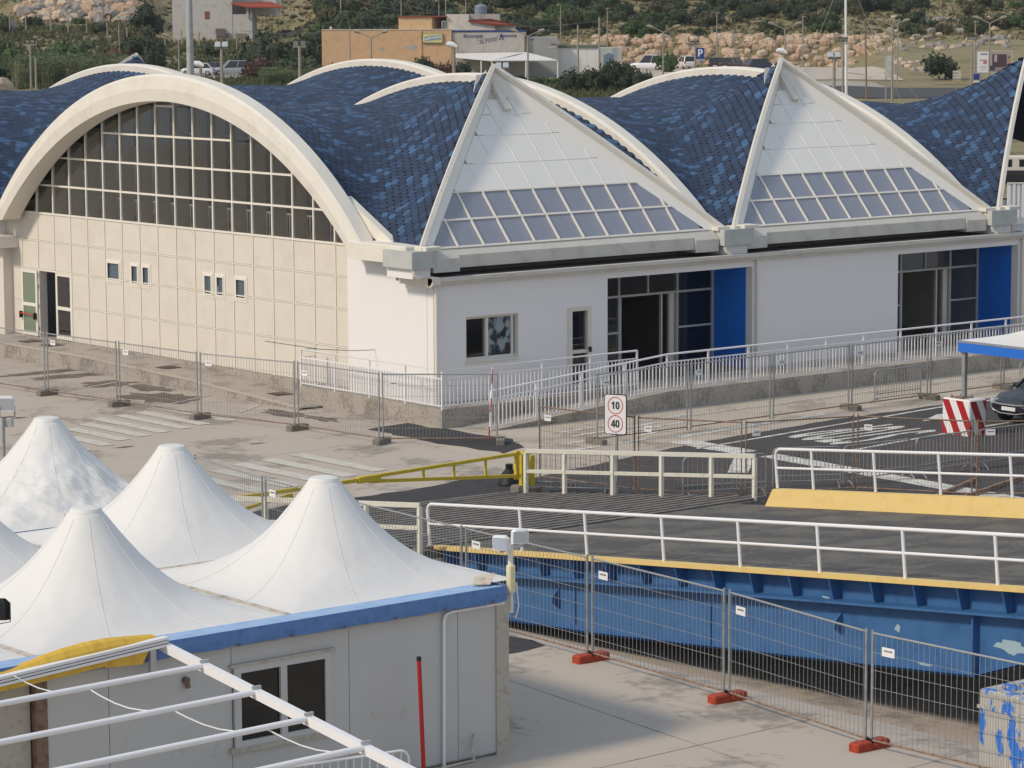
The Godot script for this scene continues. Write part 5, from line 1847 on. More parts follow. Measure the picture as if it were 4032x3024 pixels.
	# blue tarpaulin edge: sloping top strip in a paler blue than the hanging flap
	var tp = thing("tarpaulin_edge", "blue tarpaulin strip folded over the container's top edge", "tarpaulin", Vector3(-27.6, 2.6, 36.6))
	m = MB.new()
	m.quad(Vector3(-6.4, 0.225, -0.30), Vector3(-6.4, 0.25, 0.22), Vector3(4.25, 0.25, 0.22), Vector3(3.95, 0.225, -0.30))
	obj("top_strip", m, M.tarplight, tp)
	m = MB.new()
	var r := RandomNumberGenerator.new()
	r.seed = 21
	var NX := 90
	var pv := []
	for i in NX + 1:
		var x := -6.4 + 10.7 * i / NX
		pv.append([Vector3(x, 0.25, 0.22), Vector3(x, 0.12, 0.235 + r.randf_range(-0.012, 0.02)), Vector3(x, 0.0 + r.randf_range(-0.015, 0.01), 0.225 + r.randf_range(-0.01, 0.03))])
	for i in NX:
		for j in 2: m.quad(pv[i][j + 1], pv[i + 1][j + 1], pv[i + 1][j], pv[i][j])
	m.quad(Vector3(4.3, 0, 0.23), Vector3(4.3, 0, -0.3), Vector3(4.3, 0.25, -0.3), Vector3(4.3, 0.25, 0.22))
	obj("flap", m, M.tarpblue, tp)
	for i in 11:
		m = MB.new()
		m.box(Vector3(-6.0 + i * 1.0, 0.02, 0.262), Vector3(0.035, 0.035, 0.02))
		obj("fastener", m, M.rustframe, tp)
	# scrap of cardboard lying on the corner
	m = MB.new()
	m.quad(Vector3(-23.75, 2.87, 36.5), Vector3(-23.55, 2.88, 36.7), Vector3(-23.2, 2.99, 36.4), Vector3(-23.5, 2.95, 36.25))
	m.quad(Vector3(-23.75, 2.86, 36.5), Vector3(-23.5, 2.94, 36.25), Vector3(-23.2, 2.98, 36.4), Vector3(-23.55, 2.87, 36.7))
	tag(obj("cardboard_scrap", m, M.dirty), "grey scrap of cardboard on the tent's front right corner", "scrap")
	# twin floodlight on its stub pole
	var fl = thing("floodlight_pole", "white pole with two floodlights at the container's corner", "floodlight", Vector3(-22.95, 2.3, 36.5))
	m = MB.new()
	m.tube([Vector3(0, 0, 0), Vector3(0, 1.15, 0)], 0.045, 10)
	obj("pole", m, M.trim, fl)
	m = MB.new()
	m.cbox(Vector3(-0.02, 0.58, 0.03), Vector3(0.13, 0.46, 0.12), 0.02)
	obj("junction_box", m, flat(Color(0.86, 0.83, 0.68), 0.5), fl)
	m = MB.new()
	m.beam(Vector3(-0.24, 1.05, 0.0), Vector3(0.26, 1.10, 0.0), 0.05, 0.04)
	obj("crossbar", m, M.silver, fl)
	var cb := MB.new()
	cb.tube([Vector3(0.08, 0.5, 0.05), Vector3(0.12, 0.1, 0.06), Vector3(0.05, -0.1, 0.06)], 0.012, 6)
	obj("cable", cb, M.white, fl)
	for q in [[-0.20, 1.2, -0.35], [0.20, 1.26, 0.25]]:
		var hd := MB.new()
		var bs := Basis(Vector3.UP, deg_to_rad(-40.0) + q[2]) * Basis(Vector3.RIGHT, 0.1)
		hd.cbox(Vector3(q[0], q[1], 0), Vector3(0.30, 0.24, 0.10), 0.04, bs)
		var ho = obj("lamp_head", hd, M.white, fl)
		var ln := MB.new()
		ln.box(Vector3(q[0], q[1], 0) + bs.z * 0.056, Vector3(0.25, 0.19, 0.012), bs)
		obj("lens", ln, M.lens, ho)
	# red pole in front of the wall
	m = MB.new()
	m.tube([Vector3(-25.4, 0, 37.3), Vector3(-25.45, 1.98, 37.25)], 0.036, 10)
	var rp = obj("red_pole", m, M.red)
	tag(rp, "scuffed red steel pole standing before the container wall", "pole")
	m = MB.new()
	m.tube([Vector3(-25.45, 1.98, 37.25), Vector3(-25.45, 2.04, 37.25)], 0.04, 10)
	obj("cap", m, M.black, rp)
	# bike-rack like barrier end below the window
	var bk = adopt(barrier_proto(), "crowd_barrier", "white crowd barrier leaning below the container window", "barrier", "", Vector3(-29.0, -0.02, 38.3), -0.15)
	for c in bk.get_children(): c.material_override = M.railwhite
	build_awning()

func build_awning():
	var A = thing("awning_frame", "white steel awning frame with rolled yellow cloth, bottom left", "awning", Vector3(-30.0, 2.8, 36.9))
	var m := MB.new()
	# sloping side beam
	m.beam(Vector3(0, 0.02, -0.1), Vector3(0, -0.99, 8.6), 0.11, 0.13)
	obj("side_beam", m, M.white, A)
	m = MB.new()
	m.beam(Vector3(0.062, 0.035, -0.1), Vector3(0.062, -0.975, 8.6), 0.012, 0.05)
	obj("beam_groove", m, M.greybox, A)
	for q in [1.12, 2.46, 3.75, 5.08, 6.4]:
		m = MB.new()
		var y: float = -0.115 * q + 0.03
		m.tube([Vector3(-0.06, y, q), Vector3(-5.5, y - 0.06, q + 0.05)], 0.045, 10)
		var o = obj("cross_tube", m, M.white, A)
		m = MB.new()
		m.box(Vector3(0.0, y + 0.02, q), Vector3(0.14, 0.14, 0.04))
		obj("clamp", m, M.silver, o)
	# front track with grooves
	m = MB.new()
	for k in 3: m.beam(Vector3(0.0, 0.05 + 0.05 * k, 0.10), Vector3(-5.4, -0.29 + 0.05 * k, 0.14), 0.12 - 0.02 * (k % 2), 0.042)
	obj("track", m, M.white, A)
	for k in 2:
		m = MB.new()
		m.beam(Vector3(0.0, 0.075 + 0.05 * k, 0.155), Vector3(-5.4, -0.265 + 0.05 * k, 0.195), 0.01, 0.01)
		obj("track_groove", m, M.black, A)
	# rolled yellow cloth, bunched thicker at its right half
	m = MB.new()
	var r := RandomNumberGenerator.new()
	r.seed = 9
	var N := 90
	var rings := []
	for i in N + 1:
		var t := float(i) / N
		var x := -0.12 - 5.3 * t
		var cy := 0.10 - 0.35 * t
		var hh := 0.10 + 0.16 * sin(PI * clampf(t * 2.2, 0, 1)) + 0.02 * sin(t * 60.0) * smoothstep(0.35, 0.6, t) + r.randf_range(-0.008, 0.008)
		var ring := []
		for j in 12:
			var an := TAU * j / 12
			ring.append(Vector3(x, cy + hh * 0.8 * sin(an) * (1.0 if sin(an) > 0 else 1.1), -0.10 + (0.17 + 0.04 * sin(t * 9.0)) * cos(an)))
		rings.append(ring)
	for i in N:
		for j in 12: m.quad(rings[i][j], rings[i][(j + 1) % 12], rings[i + 1][(j + 1) % 12], rings[i + 1][j])
	for j in range(1, 11): m.tri(rings[0][0], rings[0][j + 1], rings[0][j])
	obj("yellow_cloth", m, M.tarpyellow, A)
	m = MB.new()
	m.quad(Vector3(-0.25, 0.02, 0.05), Vector3(-1.1, -0.05, 0.06), Vector3(-1.05, -0.16, 0.08), Vector3(-0.42, -0.2, 0.08))
	m.quad(Vector3(-1.1, -0.05, 0.06), Vector3(-5.4, -0.33, 0.06), Vector3(-5.4, -0.42, 0.08), Vector3(-1.05, -0.14, 0.08))
	obj("hanging_cloth", m, M.tarpyellow, A)
	m = MB.new()
	m.span(Vector3(-0.26, -0.42, -0.02), Vector3(-0.16, -0.02, 0.06))
	obj("bracket", m, M.silver, A)
	# slack white cord
	var cord := []
	var ends := [Vector3(-2.65, -0.02, 0.2), Vector3(-2.0, -0.13, 1.12), Vector3(-1.45, -0.28, 2.46), Vector3(-0.7, -0.45, 3.75), Vector3(0.0, -0.6, 5.08)]
	for i in ends.size() - 1:
		for k in 6:
			var t := k / 6.0
			var p: Vector3 = ends[i].lerp(ends[i + 1], t)
			p.y -= 0.14 * sin(PI * t)
			cord.append(p)
	cord.append(ends[4])
	m = MB.new()
	m.tube(cord, 0.011, 6)
	obj("cord", m, M.white, A)
	# lamps on the left edge
	var f1 = thing("floodlight", "white square floodlight on a pole at the left edge, above the rear tent", "floodlight", Vector3(-19.67, 2.9, 14.2))
	m = MB.new()
	m.tube([Vector3(-0.1, -3.0, 0), Vector3(-0.1, 0.0, 0)], 0.04, 8)
	obj("pole", m, M.galv, f1)
	var bs := Basis(Vector3.UP, deg_to_rad(-42.0)) * Basis(Vector3.RIGHT, 0.15)
	m = MB.new()
	m.cbox(Vector3(-0.02, 0.3, 0), Vector3(0.42, 0.36, 0.1), 0.04, bs)
	var hd = obj("lamp_head", m, M.white, f1)
	m = MB.new()
	m.box(Vector3(-0.02, 0.31, 0) + bs.z * 0.056, Vector3(0.34, 0.26, 0.01), bs)
	obj("lens", m, M.lens, hd)
	m = MB.new()
	m.cbox(Vector3(0.0, -0.12, 0.0), Vector3(0.30, 0.22, 0.12), 0.03, bs)
	obj("ballast_box", m, M.greybox, f1)
	m = MB.new()
	m.tube([Vector3(-0.18, 0.25, 0), Vector3(-0.18, 0.0, 0), Vector3(0.15, 0.0, 0.1), Vector3(0.16, 0.22, 0.1)], 0.016, 6)
	obj("yoke", m, M.rusty, f1)
	var f2 = thing("floodlight", "dark round floodlight in a bent bracket at the left edge, above the yellow cloth", "floodlight", Vector3(-32.85, 3.6, 37.19))
	m = MB.new()
	var bz := Basis(Vector3.UP, deg_to_rad(-40.0))
	m.cbox(Vector3(-0.02, 0.2, 0), Vector3(0.24, 0.31, 0.09), 0.07, bz)
	var h2 = obj("lamp_head", m, M.dark, f2)
	m = MB.new()
	m.tube([Vector3(0.02, 0.2, 0) + bz.z * 0.04, Vector3(0.02, 0.2, 0) + bz.z * 0.055], 0.035, 12)
	obj("lens", m, M.lens, h2)
	m = MB.new()
	m.tube([Vector3(0.1, 0.16, 0.0), Vector3(0.11, 0.0, 0.0), Vector3(-0.25, -0.04, -0.1)], 0.01, 6)
	obj("bracket", m, M.silver, f2)
	m = MB.new()
	m.tube([Vector3(-0.25, -3.6, -0.1), Vector3(-0.25, 0.02, -0.1)], 0.03, 8)
	obj("pole", m, M.galv, f2)

# ------------------------------------------------------------------ far shore
const FX := 0.63343
const FZ := -0.7738
const EX := -53.578
const EZ := 73.971

func shore(d: float, l: float, y := 0.0) -> Vector3:
	# a point d metres out from the quay and l metres along the far shore
	return Vector3(EX + FX * d - FZ * l, y, EZ + FZ * d + FX * l)

func ramp_of(x: float, pts: Array) -> float:
	for i in pts.size() - 1:
		if x <= pts[i + 1][0]:
			return lerpf(pts[i][1], pts[i + 1][1], clampf((x - pts[i][0]) / (pts[i + 1][0] - pts[i][0]), 0, 1))
	return pts[pts.size() - 1][1]

var land_noise: FastNoiseLite

func land_y(d: float, l: float) -> float:
	var a := l / d
	var far_left := 1.0 - smoothstep(-0.128, -0.112, a)
	var left := 1.0 - smoothstep(-0.075, -0.06, a)
	var right := smoothstep(0.004, 0.018, a)
	var gentle := smoothstep(0.112, 0.13, a)
	var y0 := ramp_of(d, [[200, -0.4], [250, 0.2], [300, 2.6], [330, 3.2], [363, 3.2], [400, 7.3], [430, 9.6], [480, 13.0], [620, 24.0], [900, 60.0]])
	var y1 := ramp_of(d, [[200, -0.4], [250, 0.2], [300, 2.6], [330, 3.2], [372, 3.2], [400, 5.2], [425, 6.5], [440, 7.6], [480, 12.5], [620, 24.0], [900, 60.0]])
	var y2 := ramp_of(d, [[200, -0.4], [250, 0.2], [300, 2.6], [330, 3.2], [345, 3.3], [370, 4.6], [400, 7.6], [430, 9.2], [437, 12.0], [480, 15.0], [620, 24.0], [900, 60.0]])
	var y3 := ramp_of(d, [[200, -0.4], [250, 0.2], [300, 2.6], [330, 3.2], [398, 3.2], [403, 6.9], [520, 14.4], [620, 24.0], [900, 60.0]])
	var y4 := ramp_of(d, [[200, -0.4], [250, 0.2], [290, 2.3], [330, 2.9], [404, 6.9], [520, 14.4], [620, 24.0], [900, 60.0]])
	var y := lerpf(y0, lerpf(y1, y2, far_left), left)
	y = lerpf(y, lerpf(y3, y4, gentle), right)
	var bump := land_noise.get_noise_2d(d * 2.2, l * 2.2) * 0.45 * smoothstep(398, 412, d)
	return y + bump

func on_land(d: float, l: float, dy := 0.0) -> Vector3:
	return shore(d, l, land_y(d, l) + dy)

func bush_mesh(seed_: int, leaves: int, size: float, flatness: float) -> ArrayMesh:
	# lumpy crown about one unit in radius, sitting on the ground
	var r := RandomNumberGenerator.new()
	r.seed = seed_
	var lumps := []
	for i in 9:
		var an := r.randf() * TAU
		var rr := sqrt(r.randf()) * 0.62
		lumps.append([Vector3(cos(an) * rr, r.randf_range(0.25, 0.75) * flatness, sin(an) * rr), r.randf_range(0.28, 0.5)])
	var mb := MB.new()
	for i in leaves:
		var lp = lumps[i % 9]
		var d := Vector3(r.randfn(), r.randfn() * 0.9 + 0.15, r.randfn()).normalized()
		var rad: float = lp[1] * pow(r.randf(), 0.35)
		var p: Vector3 = lp[0] + d * rad
		if p.y < 0.0: p.y = -p.y * 0.3
		var nn := (d + Vector3(r.randfn(), r.randfn(), r.randfn()) * 0.55).normalized()
		var x := nn.cross(Vector3(r.randfn(), r.randfn(), r.randfn())).normalized() * size * r.randf_range(0.6, 1.3)
		var z := nn.cross(x).normalized() * size * r.randf_range(0.4, 0.9)
		mb.quad(p - x, p - z, p + x, p + z)
	# opaque heart
	for lp in lumps:
		var c: Vector3 = lp[0]
		var q: float = lp[1] * 0.72
		for i in 5:
			for j in 3:
				var f := func(a: int, b: int) -> Vector3:
					var th := PI * b / 3.0
					var ph := TAU * a / 5.0
					return c + Vector3(cos(ph) * sin(th), cos(th), sin(ph) * sin(th)) * q
				mb.quad(f.call(i, j), f.call(i + 1, j), f.call(i + 1, j + 1), f.call(i, j + 1))
	return mb.mesh()

func build_far_shore():
	land_noise = FastNoiseLite.new()
	land_noise.seed = 3
	land_noise.frequency = 0.03
	var mb := MB.new()
	var ds := []
	var d := 190.0
	while d < 901.0:
		ds.append(d)
		d += 1.0 if d > 394 and d < 440 else 4.0 if d < 540 else 40.0
	var ls := []
	var l := -220.0
	while l < 221.0:
		ls.append(l); l += 2.5 if absf(l) < 95 else 12.0
	var g := []
	for i in ds.size():
		var row := []
		for j in ls.size(): row.append(on_land(ds[i], ls[j]))
		g.append(row)
	for i in ds.size() - 1:
		for j in ls.size() - 1:
			mb.quad(g[i][j], g[i][j + 1], g[i + 1][j + 1], g[i + 1][j])
	var soil := worn(Color(0.52, 0.475, 0.345), Color(0.33, 0.345, 0.20), 0.95, 26.0, 201, true, 0.006, 0.4, 0.3, 0.62, 30.0)
	kind(obj("hillside", mb, soil), "structure")
	# quay flats between the terminal and the far road
	var q := MB.new()
	q.quad(Vector3(45, -0.45, -600), Vector3(45, -0.45, 300), Vector3(600, -0.45, 300), Vector3(600, -0.45, -600))
	q.quad(Vector3(-400, -0.45, -600), Vector3(-400, -0.45, -140), Vector3(45, -0.45, -140), Vector3(45, -0.45, -600))
	var wm := flat(Color(0.20, 0.27, 0.33), 0.12)
	wm.normal_enabled = true
	kind(obj("harbour_water", q, wm), "structure")
	var strip := func(called: String, l0: float, l1: float, d0: float, d1: float, mat, dy: float):
		var s := MB.new()
		var nl := maxi(2, int((l1 - l0) / 3.0))
		for i in nl:
			for k in 6:
				var la := lerpf(l0, l1, float(i) / nl); var lb := lerpf(l0, l1, float(i + 1) / nl)
				var da := lerpf(d0, d1, k / 6.0); var db := lerpf(d0, d1, (k + 1) / 6.0)
				s.quad(on_land(da, la, dy), on_land(da, lb, dy), on_land(db, lb, dy), on_land(db, la, dy))
		kind(obj(called, s, mat), "structure")
	strip.call("car_park", -46.0, -27.0, 342, 372, M.concrete, 0.05)
	strip.call("car_park", 14.0, 44.0, 334, 394, M.pale, 0.05)
	strip.call("road", 33.0, 75.0, 296, 318, M.asphalt, 0.06)
	strip.call("road", -5.0, 40.0, 318, 329, M.concrete, 0.06)
	build_plants()
	build_rocks()
	build_restaurant()
	build_house()
	build_poles()
	build_far_things()

func build_plants():
	var r := RandomNumberGenerator.new()
	r.seed = 77
	var shapes := [bush_mesh(1, 620, 0.085, 0.9), bush_mesh(2, 620, 0.085, 0.8), bush_mesh(3, 620, 0.08, 1.0), bush_mesh(4, 620, 0.085, 0.7)]
	var greens := [leafy(Color(0.20, 0.25, 0.13)), leafy(Color(0.15, 0.205, 0.11)), leafy(Color(0.25, 0.275, 0.155)), leafy(Color(0.285, 0.27, 0.175)), leafy(Color(0.215, 0.30, 0.12)), leafy(Color(0.30, 0.20, 0.155))]
	var plant := func(u: float, dd: float, w: float, h: float, tone: int, called: String, label: String, cat: String, grp: String, sink := 0.0):
		var ll := (u - 1106.0) / 6423.0 * dd
		var o = put(called, shapes[r.randi() % 4], greens[tone])
		var p := on_land(dd, ll, -sink)
		o.transform = Transform3D(Basis(Vector3.UP, r.randf() * TAU).scaled(Vector3(w * 0.5, h * 0.9, w * 0.5)), p)
		tag(o, label, cat, grp)
	# trees and shrubs one can point to: [across, out, width, height, tone, words]
	var big := [[612, 366, 9.0, 6.4, 1, "large dark tree in front of the white house's porch"], [560, 368, 6.0, 4.4, 1, "dark shrub left of the large tree below the white house"], [668, 362, 6.5, 5.2, 1, "dark tree beside the orange restaurant's left end"], [325, 416, 5.8, 4.4, 1, "dark round tree at the white house's left corner"],
		[460, 395, 4.2, 2.2, 0, "low shrub against the white house wall"], [262, 352, 7.0, 3.8, 5, "reddish brown shrub below the fence posts"], [320, 356, 8.0, 4.6, 1, "dark shrub behind the tall grey mast"], [60, 338, 6.0, 5.2, 4, "bright green shrub at the left edge"], [22, 342, 6.0, 5.0, 1, "dark shrub at the far left edge"], [150, 348, 8.5, 4.2, 4, "green shrub above the reeds on the left"], [5, 405, 4.5, 3.6, 2, "grey-green shrub by the boulder at the far left"], [215, 404, 5.0, 1.8, 0, "low green shrub on the grass bank at left"],
		[575, 338, 6.5, 3.4, 5, "reddish oleander left of the orange wall's hedge"], [640, 336, 6.0, 3.6, 0, "oleander at the hedge's left end"]]
	for b in big: plant.call(b[0], b[1], b[2], b[3], b[4], "tree" if b[3] > 4.0 else "shrub", b[5], "tree" if b[3] > 4.0 else "shrub", "")
	# hedge before the orange wall
	var hw := ["leftmost", "second from the left", "third from the left", "fourth from the left", "middle", "fourth from the right", "third from the right", "second from the right", "rightmost"]
	for i in 9:
		plant.call(700 + i * 37, 330, 3.4 + r.randf() * 1.2, [2.9, 2.5, 2.1, 2.0, 1.8, 2.6, 2.9, 2.6, 2.3][i], [0, 5, 0, 3, 0, 1, 0, 5, 1][i], "oleander", "oleander before the orange restaurant wall, " + hw[i], "shrub", "oleanders before the orange wall")
	var dk := ["left end", "second from left", "third from left", "red-flowered middle", "fifth from left", "right end"]
	for i in 6:
		plant.call(1228 + i * 31, 306, 3.6, [2.8, 3.3, 3.6, 3.5, 3.3, 2.9][i], 1, "dark_hedge_shrub", "dark shrub right of the restaurant awning, " + dk[i] + " of the row", "shrub", "dark shrubs right of the awning")
	for i in 7:
		plant.call(1088 + i * 21, 318, 2.2, 1.3 + 0.2 * r.randf(), 4 if i > 2 else 1, "clipped_hedge", "low green hedge plant below the restaurant awning, number %d from the left" % (i + 1), "hedge", "green hedge below the awning")
	plant.call(1440, 372, 4.2, 3.0, 4, "young_tree", "young yellowish green tree beside the white van in the car park", "tree", "")
	plant.call(2030, 335, 5.2, 3.4, 1, "shrub", "dark shrub behind the stack of direction signs", "shrub", "")
	# shrubs scattered on the dry slope
	var spots := []
	for i in 270:
		var u := r.randf_range(690, 2260)
		var dd := r.randf_range(406, 520)
		if u < 1150: dd = r.randf_range(385, 480)
		spots.append([u, dd])
	spots.sort_custom(func(a, b): return a[1] > b[1])
	for s in spots:
		var u: float = s[0]
		var zi := clampi(int((u - 690.0) / 1570.0 * 11.0), 0, 10)
		var tone: int = [0, 0, 1, 1, 2, 3, 4, 0][r.randi() % 8]
		var w := r.randf_range(2.2, 6.2)
		if u < 1180: w += 1.4
		var words := ["mid green", "dark green", "grey-green", "brownish", "fresh green", "reddish"]
		var size := "small" if w < 3.2 else "middling" if w < 4.8 else "large"
		var up := "low" if s[1] < 428 else "halfway up" if s[1] < 470 else "high"
		var zone: String = ["orange wall's left half", "orange wall's right half", "water tank", "grey restaurant front", "white low building", "cliff's left end", "parking sign", "second gable's point", "white sailing mast", "advertising pylon", "billboard"][zi]
		plant.call(u, s[1], w, w * r.randf_range(0.42, 0.72), tone, "hillside_shrub", size + " " + words[tone] + " shrub " + up + " on the dry slope above the " + zone, "shrub", "shrubs on the dry slope", 0.15)
	# shrubs on the left slope
	for i in 46:
		var u := r.randf_range(-20, 700)
		var dd := r.randf_range(345, 470)
		if u > 340 and u < 690 and dd > 395: continue
		if u > 370 and u < 640 and dd < 380: continue
		var tone: int = [0, 1, 2, 4, 3][r.randi() % 5]
		var w := r.randf_range(1.6, 4.0)
		plant.call(u, dd, w, w * r.randf_range(0.4, 0.7), tone, "hillside_shrub", ["mid green", "dark green", "grey-green", "brownish", "fresh green"][tone] + (" small" if w < 2.4 else " wide") + " shrub on the grassy bank " + ("by the left edge" if u < 110 else "below the rock outcrop" if u < 240 else "left of the tall mast" if u < 400 else "below the white house" if u < 560 else "left of the orange wall") + (", near the reeds" if dd < 372 else ", up the slope" if dd < 420 else ", high up"), "shrub", "shrubs on the left bank", 0.1)
	# dry and green grass, reeds and low scrub: masses nobody could count
	var tuft := MB.new()
	for i in 14:
		var a := r.randf() * TAU
		var p := Vector3(cos(a), 0, sin(a)) * r.randf() * 0.4
		var tip := p + Vector3(r.randfn() * 0.25, r.randf_range(0.5, 1.0), r.randfn() * 0.25)
		var side := Vector3(r.randfn(), 0, r.randfn()).normalized() * 0.09
		mb_blade(tuft, p, tip, side)
	var mass := func(called: String, mesh: Mesh, n: int, pick: Callable, cols: Array, label: String, cat: String):
		var mm := MultiMesh.new()
		mm.transform_format = MultiMesh.TRANSFORM_3D
		mm.use_colors = true
		mm.mesh = mesh
		mm.instance_count = n
		for i in n:
			var s: Array = pick.call()
			mm.set_instance_transform(i, Transform3D(Basis(Vector3.UP, r.randf() * TAU).scaled(Vector3(s[2], s[3], s[2])), on_land(s[0], s[1], -0.03)))
			var c: Color = cols[r.randi() % cols.size()]
			c = c * r.randf_range(0.75, 1.2)
			c.a = 1
			mm.set_instance_color(i, c)
		var mi := MultiMeshInstance3D.new()
		mi.name = called
		mi.multimesh = mm
		var m := flat(Color(1, 1, 1), 0.9)
		m.vertex_color_use_as_albedo = true
		m.cull_mode = BaseMaterial3D.CULL_DISABLED
		mi.material_override = m
		add_child(mi)
		kind(tag(mi, label, cat), "stuff")
	mass.call("dry_grass", tuft.mesh(), 15000, func() -> Array:
		var dd := r.randf_range(398, 545)
		return [dd, r.randf_range(-0.20, 0.20) * dd, r.randf_range(0.5, 1.1), r.randf_range(0.3, 0.75)], [Color(0.27, 0.22, 0.115), Color(0.20, 0.175, 0.085), Color(0.32, 0.265, 0.15), Color(0.13, 0.14, 0.055)], "dry yellow grass between the shrubs on the hillside", "grass")
	mass.call("green_grass", tuft.mesh(), 9000, func() -> Array:
		var dd := r.randf_range(318, 420)
		var aa := r.randf_range(-0.20, -0.065) if r.randf() < 0.75 else r.randf_range(0.0, 0.06)
		if aa > -0.06: dd = r.randf_range(285, 326)
		elif aa > -0.118 and dd > 340 and dd < 374: dd = r.randf_range(318, 338)
		return [dd, aa * dd, r.randf_range(0.5, 1.2), r.randf_range(0.35, 1.0)], [Color(0.085, 0.115, 0.04), Color(0.12, 0.13, 0.055), Color(0.145, 0.135, 0.07), Color(0.065, 0.10, 0.032)], "rank green grass on the bank below the white house", "grass")
	var reed := MB.new()
	for i in 10:
		var p := Vector3(r.randfn() * 0.15, 0, r.randfn() * 0.15)
		var top := p + Vector3(r.randfn() * 0.12, r.randf_range(0.75, 1.0), r.randfn() * 0.12)
		mb_blade(reed, p, top, Vector3(0.02, 0, 0.01))
		for k in 5:
			var b := p.lerp(top, 0.25 + 0.15 * k)
			mb_blade(reed, b, b + Vector3(r.randfn() * 0.22, r.randf_range(0.02, 0.16), r.randfn() * 0.22), Vector3(r.randfn(), 0.5, r.randfn()).normalized() * 0.022)
	mass.call("reed_bed", reed.mesh(), 900, func() -> Array:
		var aa := r.randf_range(-0.165, -0.128) if r.randf() < 0.65 else r.randf_range(-0.083, -0.062)
		var dd := r.randf_range(322, 338)
		return [dd, aa * dd, r.randf_range(1.4, 2.2), r.randf_range(2.0, 3.9) if aa < -0.1 else r.randf_range(1.2, 2.2)], [Color(0.105, 0.15, 0.055), Color(0.14, 0.175, 0.075), Color(0.17, 0.165, 0.095), Color(0.08, 0.12, 0.045)], "tall green reeds with pale plumes behind the blue roof, left", "reeds")
	mass.call("low_scrub", bush_mesh(9, 110, 0.16, 0.6), 1500, func() -> Array:
		var dd := r.randf_range(405, 560)
		var aa := r.randf_range(-0.2, 0.2)
		if aa > -0.118 and aa < -0.06: dd = r.randf_range(436, 520)
		return [dd, aa * dd, r.randf_range(0.4, 1.0), r.randf_range(0.3, 0.8)], [Color(0.04, 0.058, 0.022), Color(0.075, 0.072, 0.038), Color(0.03, 0.046, 0.018), Color(0.105, 0.08, 0.055)], "low brownish scrub covering the hillside", "scrub")

func mb_blade(mb: MB, a: Vector3, b: Vector3, side: Vector3):
	mb.tri(a - side, a + side, b)

func rock_mesh(seed_: int) -> ArrayMesh:
	var r := RandomNumberGenerator.new()
	r.seed = seed_
	var nz := FastNoiseLite.new()
	nz.seed = seed_
	nz.frequency = 0.9
	var P := []
	for i in 8:
		var row := []
		for j in 6:
			var th := PI * j / 5.0
			var ph := TAU * i / 8.0
			var dd := Vector3(cos(ph) * sin(th), cos(th), sin(ph) * sin(th))
			# squared-off blocks
			var s := 1.0 / maxf(maxf(absf(dd.x), absf(dd.y)), absf(dd.z))
			var rad := lerpf(1.0, s, 0.55) * (1.0 + 0.5 * nz.get_noise_3dv(dd * 1.6))
			row.append(dd * rad * 0.62)
		P.append(row)
	var mb := MB.new()
	for i in 8:
		for j in 5: mb.quad(P[i][j], P[(i + 1) % 8][j], P[(i + 1) % 8][j + 1], P[i][j + 1])
	return mb.mesh()

func build_rocks():
	var r := RandomNumberGenerator.new()
	r.seed = 31
	var shapes := []
	for i in 6: shapes.append(rock_mesh(50 + i))
	var stone := [worn(Color(0.73, 0.635, 0.535), Color(0.57, 0.47, 0.38), 0.95, 1.8, 211, false), worn(Color(0.755, 0.68, 0.595), Color(0.62, 0.53, 0.45), 0.95, 1.8, 213, false), worn(Color(0.58, 0.555, 0.53), Color(0.44, 0.41, 0.38), 0.95, 1.8, 215, false)]
	var face := func(label: String, n: int, u0: float, u1: float, d0: float, d1: float, s0: float, s1: float, tones: Array):
		var t = thing("rock_face", label, "rocks")
		for i in n:
			var u := lerpf(u0, u1, (i + r.randf()) / n)
			var dd := r.randf_range(d0, d1)
			var s := r.randf_range(s0, s1)
			var p := on_land(dd, (u - 1106.0) / 6423.0 * dd, -0.1)
			var b := Basis(Vector3.UP, r.randf() * TAU) * Basis(Vector3.RIGHT, r.randf_range(-0.4, 0.4))
			put("rock", shapes[r.randi() % 6], stone[tones[r.randi() % tones.size()]], t, Transform3D(b.scaled(Vector3(s * r.randf_range(0.9, 1.6), s, s)), p))
	face.call("long pale sandy rock cliff behind the car park", 300, 1285, 1905, 397.2, 404.5, 0.4, 1.25, [0, 1, 0])
	face.call("rough rock outcrop on the grass bank at top left", 150, 60, 308, 429.5, 438, 0.5, 1.7, [0, 1, 2])
	face.call("low grey rock ledges on the slope at right", 90, 1890, 2180, 380, 440, 0.4, 1.1, [2, 2, 1])
	face.call("few pale rocks below the slope behind the direction signs", 24, 1930, 2060, 345, 362, 0.4, 0.9, [1, 2])
	face.call("pale rubble above the white low building", 30, 1200, 1300, 397, 403, 0.4, 1.0, [0, 1])
	for k in [[8, 408, 2.6, "grey boulder at the far left edge"], [55, 365, 1.8, "pale boulder bank behind the reeds at left"], [4, 318, 1.6, "pale boulder at the left edge, low behind the roof"], [220, 340, 1.3, "flat pale boulder above the reeds"]]:
		var o = put("boulder", shapes[k[0] % 6], stone[2] if k[0] == 8 else stone[1])
		o.transform = Transform3D(Basis.IDENTITY.scaled(Vector3(k[2] * 1.7, k[2], k[2])), on_land(k[1], (k[0] - 1106.0) / 6423.0 * k[1], 0.3))
		tag(o, k[3], "boulder")

func wall_frame(called: String, label: String, cat: String, u0: float, d: float) -> Node3D:
	# a building whose local axes run along the far shore: +x right, +z towards the ship
	var t = thing(called, label, cat)
	t.transform = Transform3D(Basis(Vector3(-FZ, 0, FX), Vector3.UP, Vector3(-FX, 0, -FZ)), shore(d, (u0 - 1106.0) / 6423.0 * d))
	return t

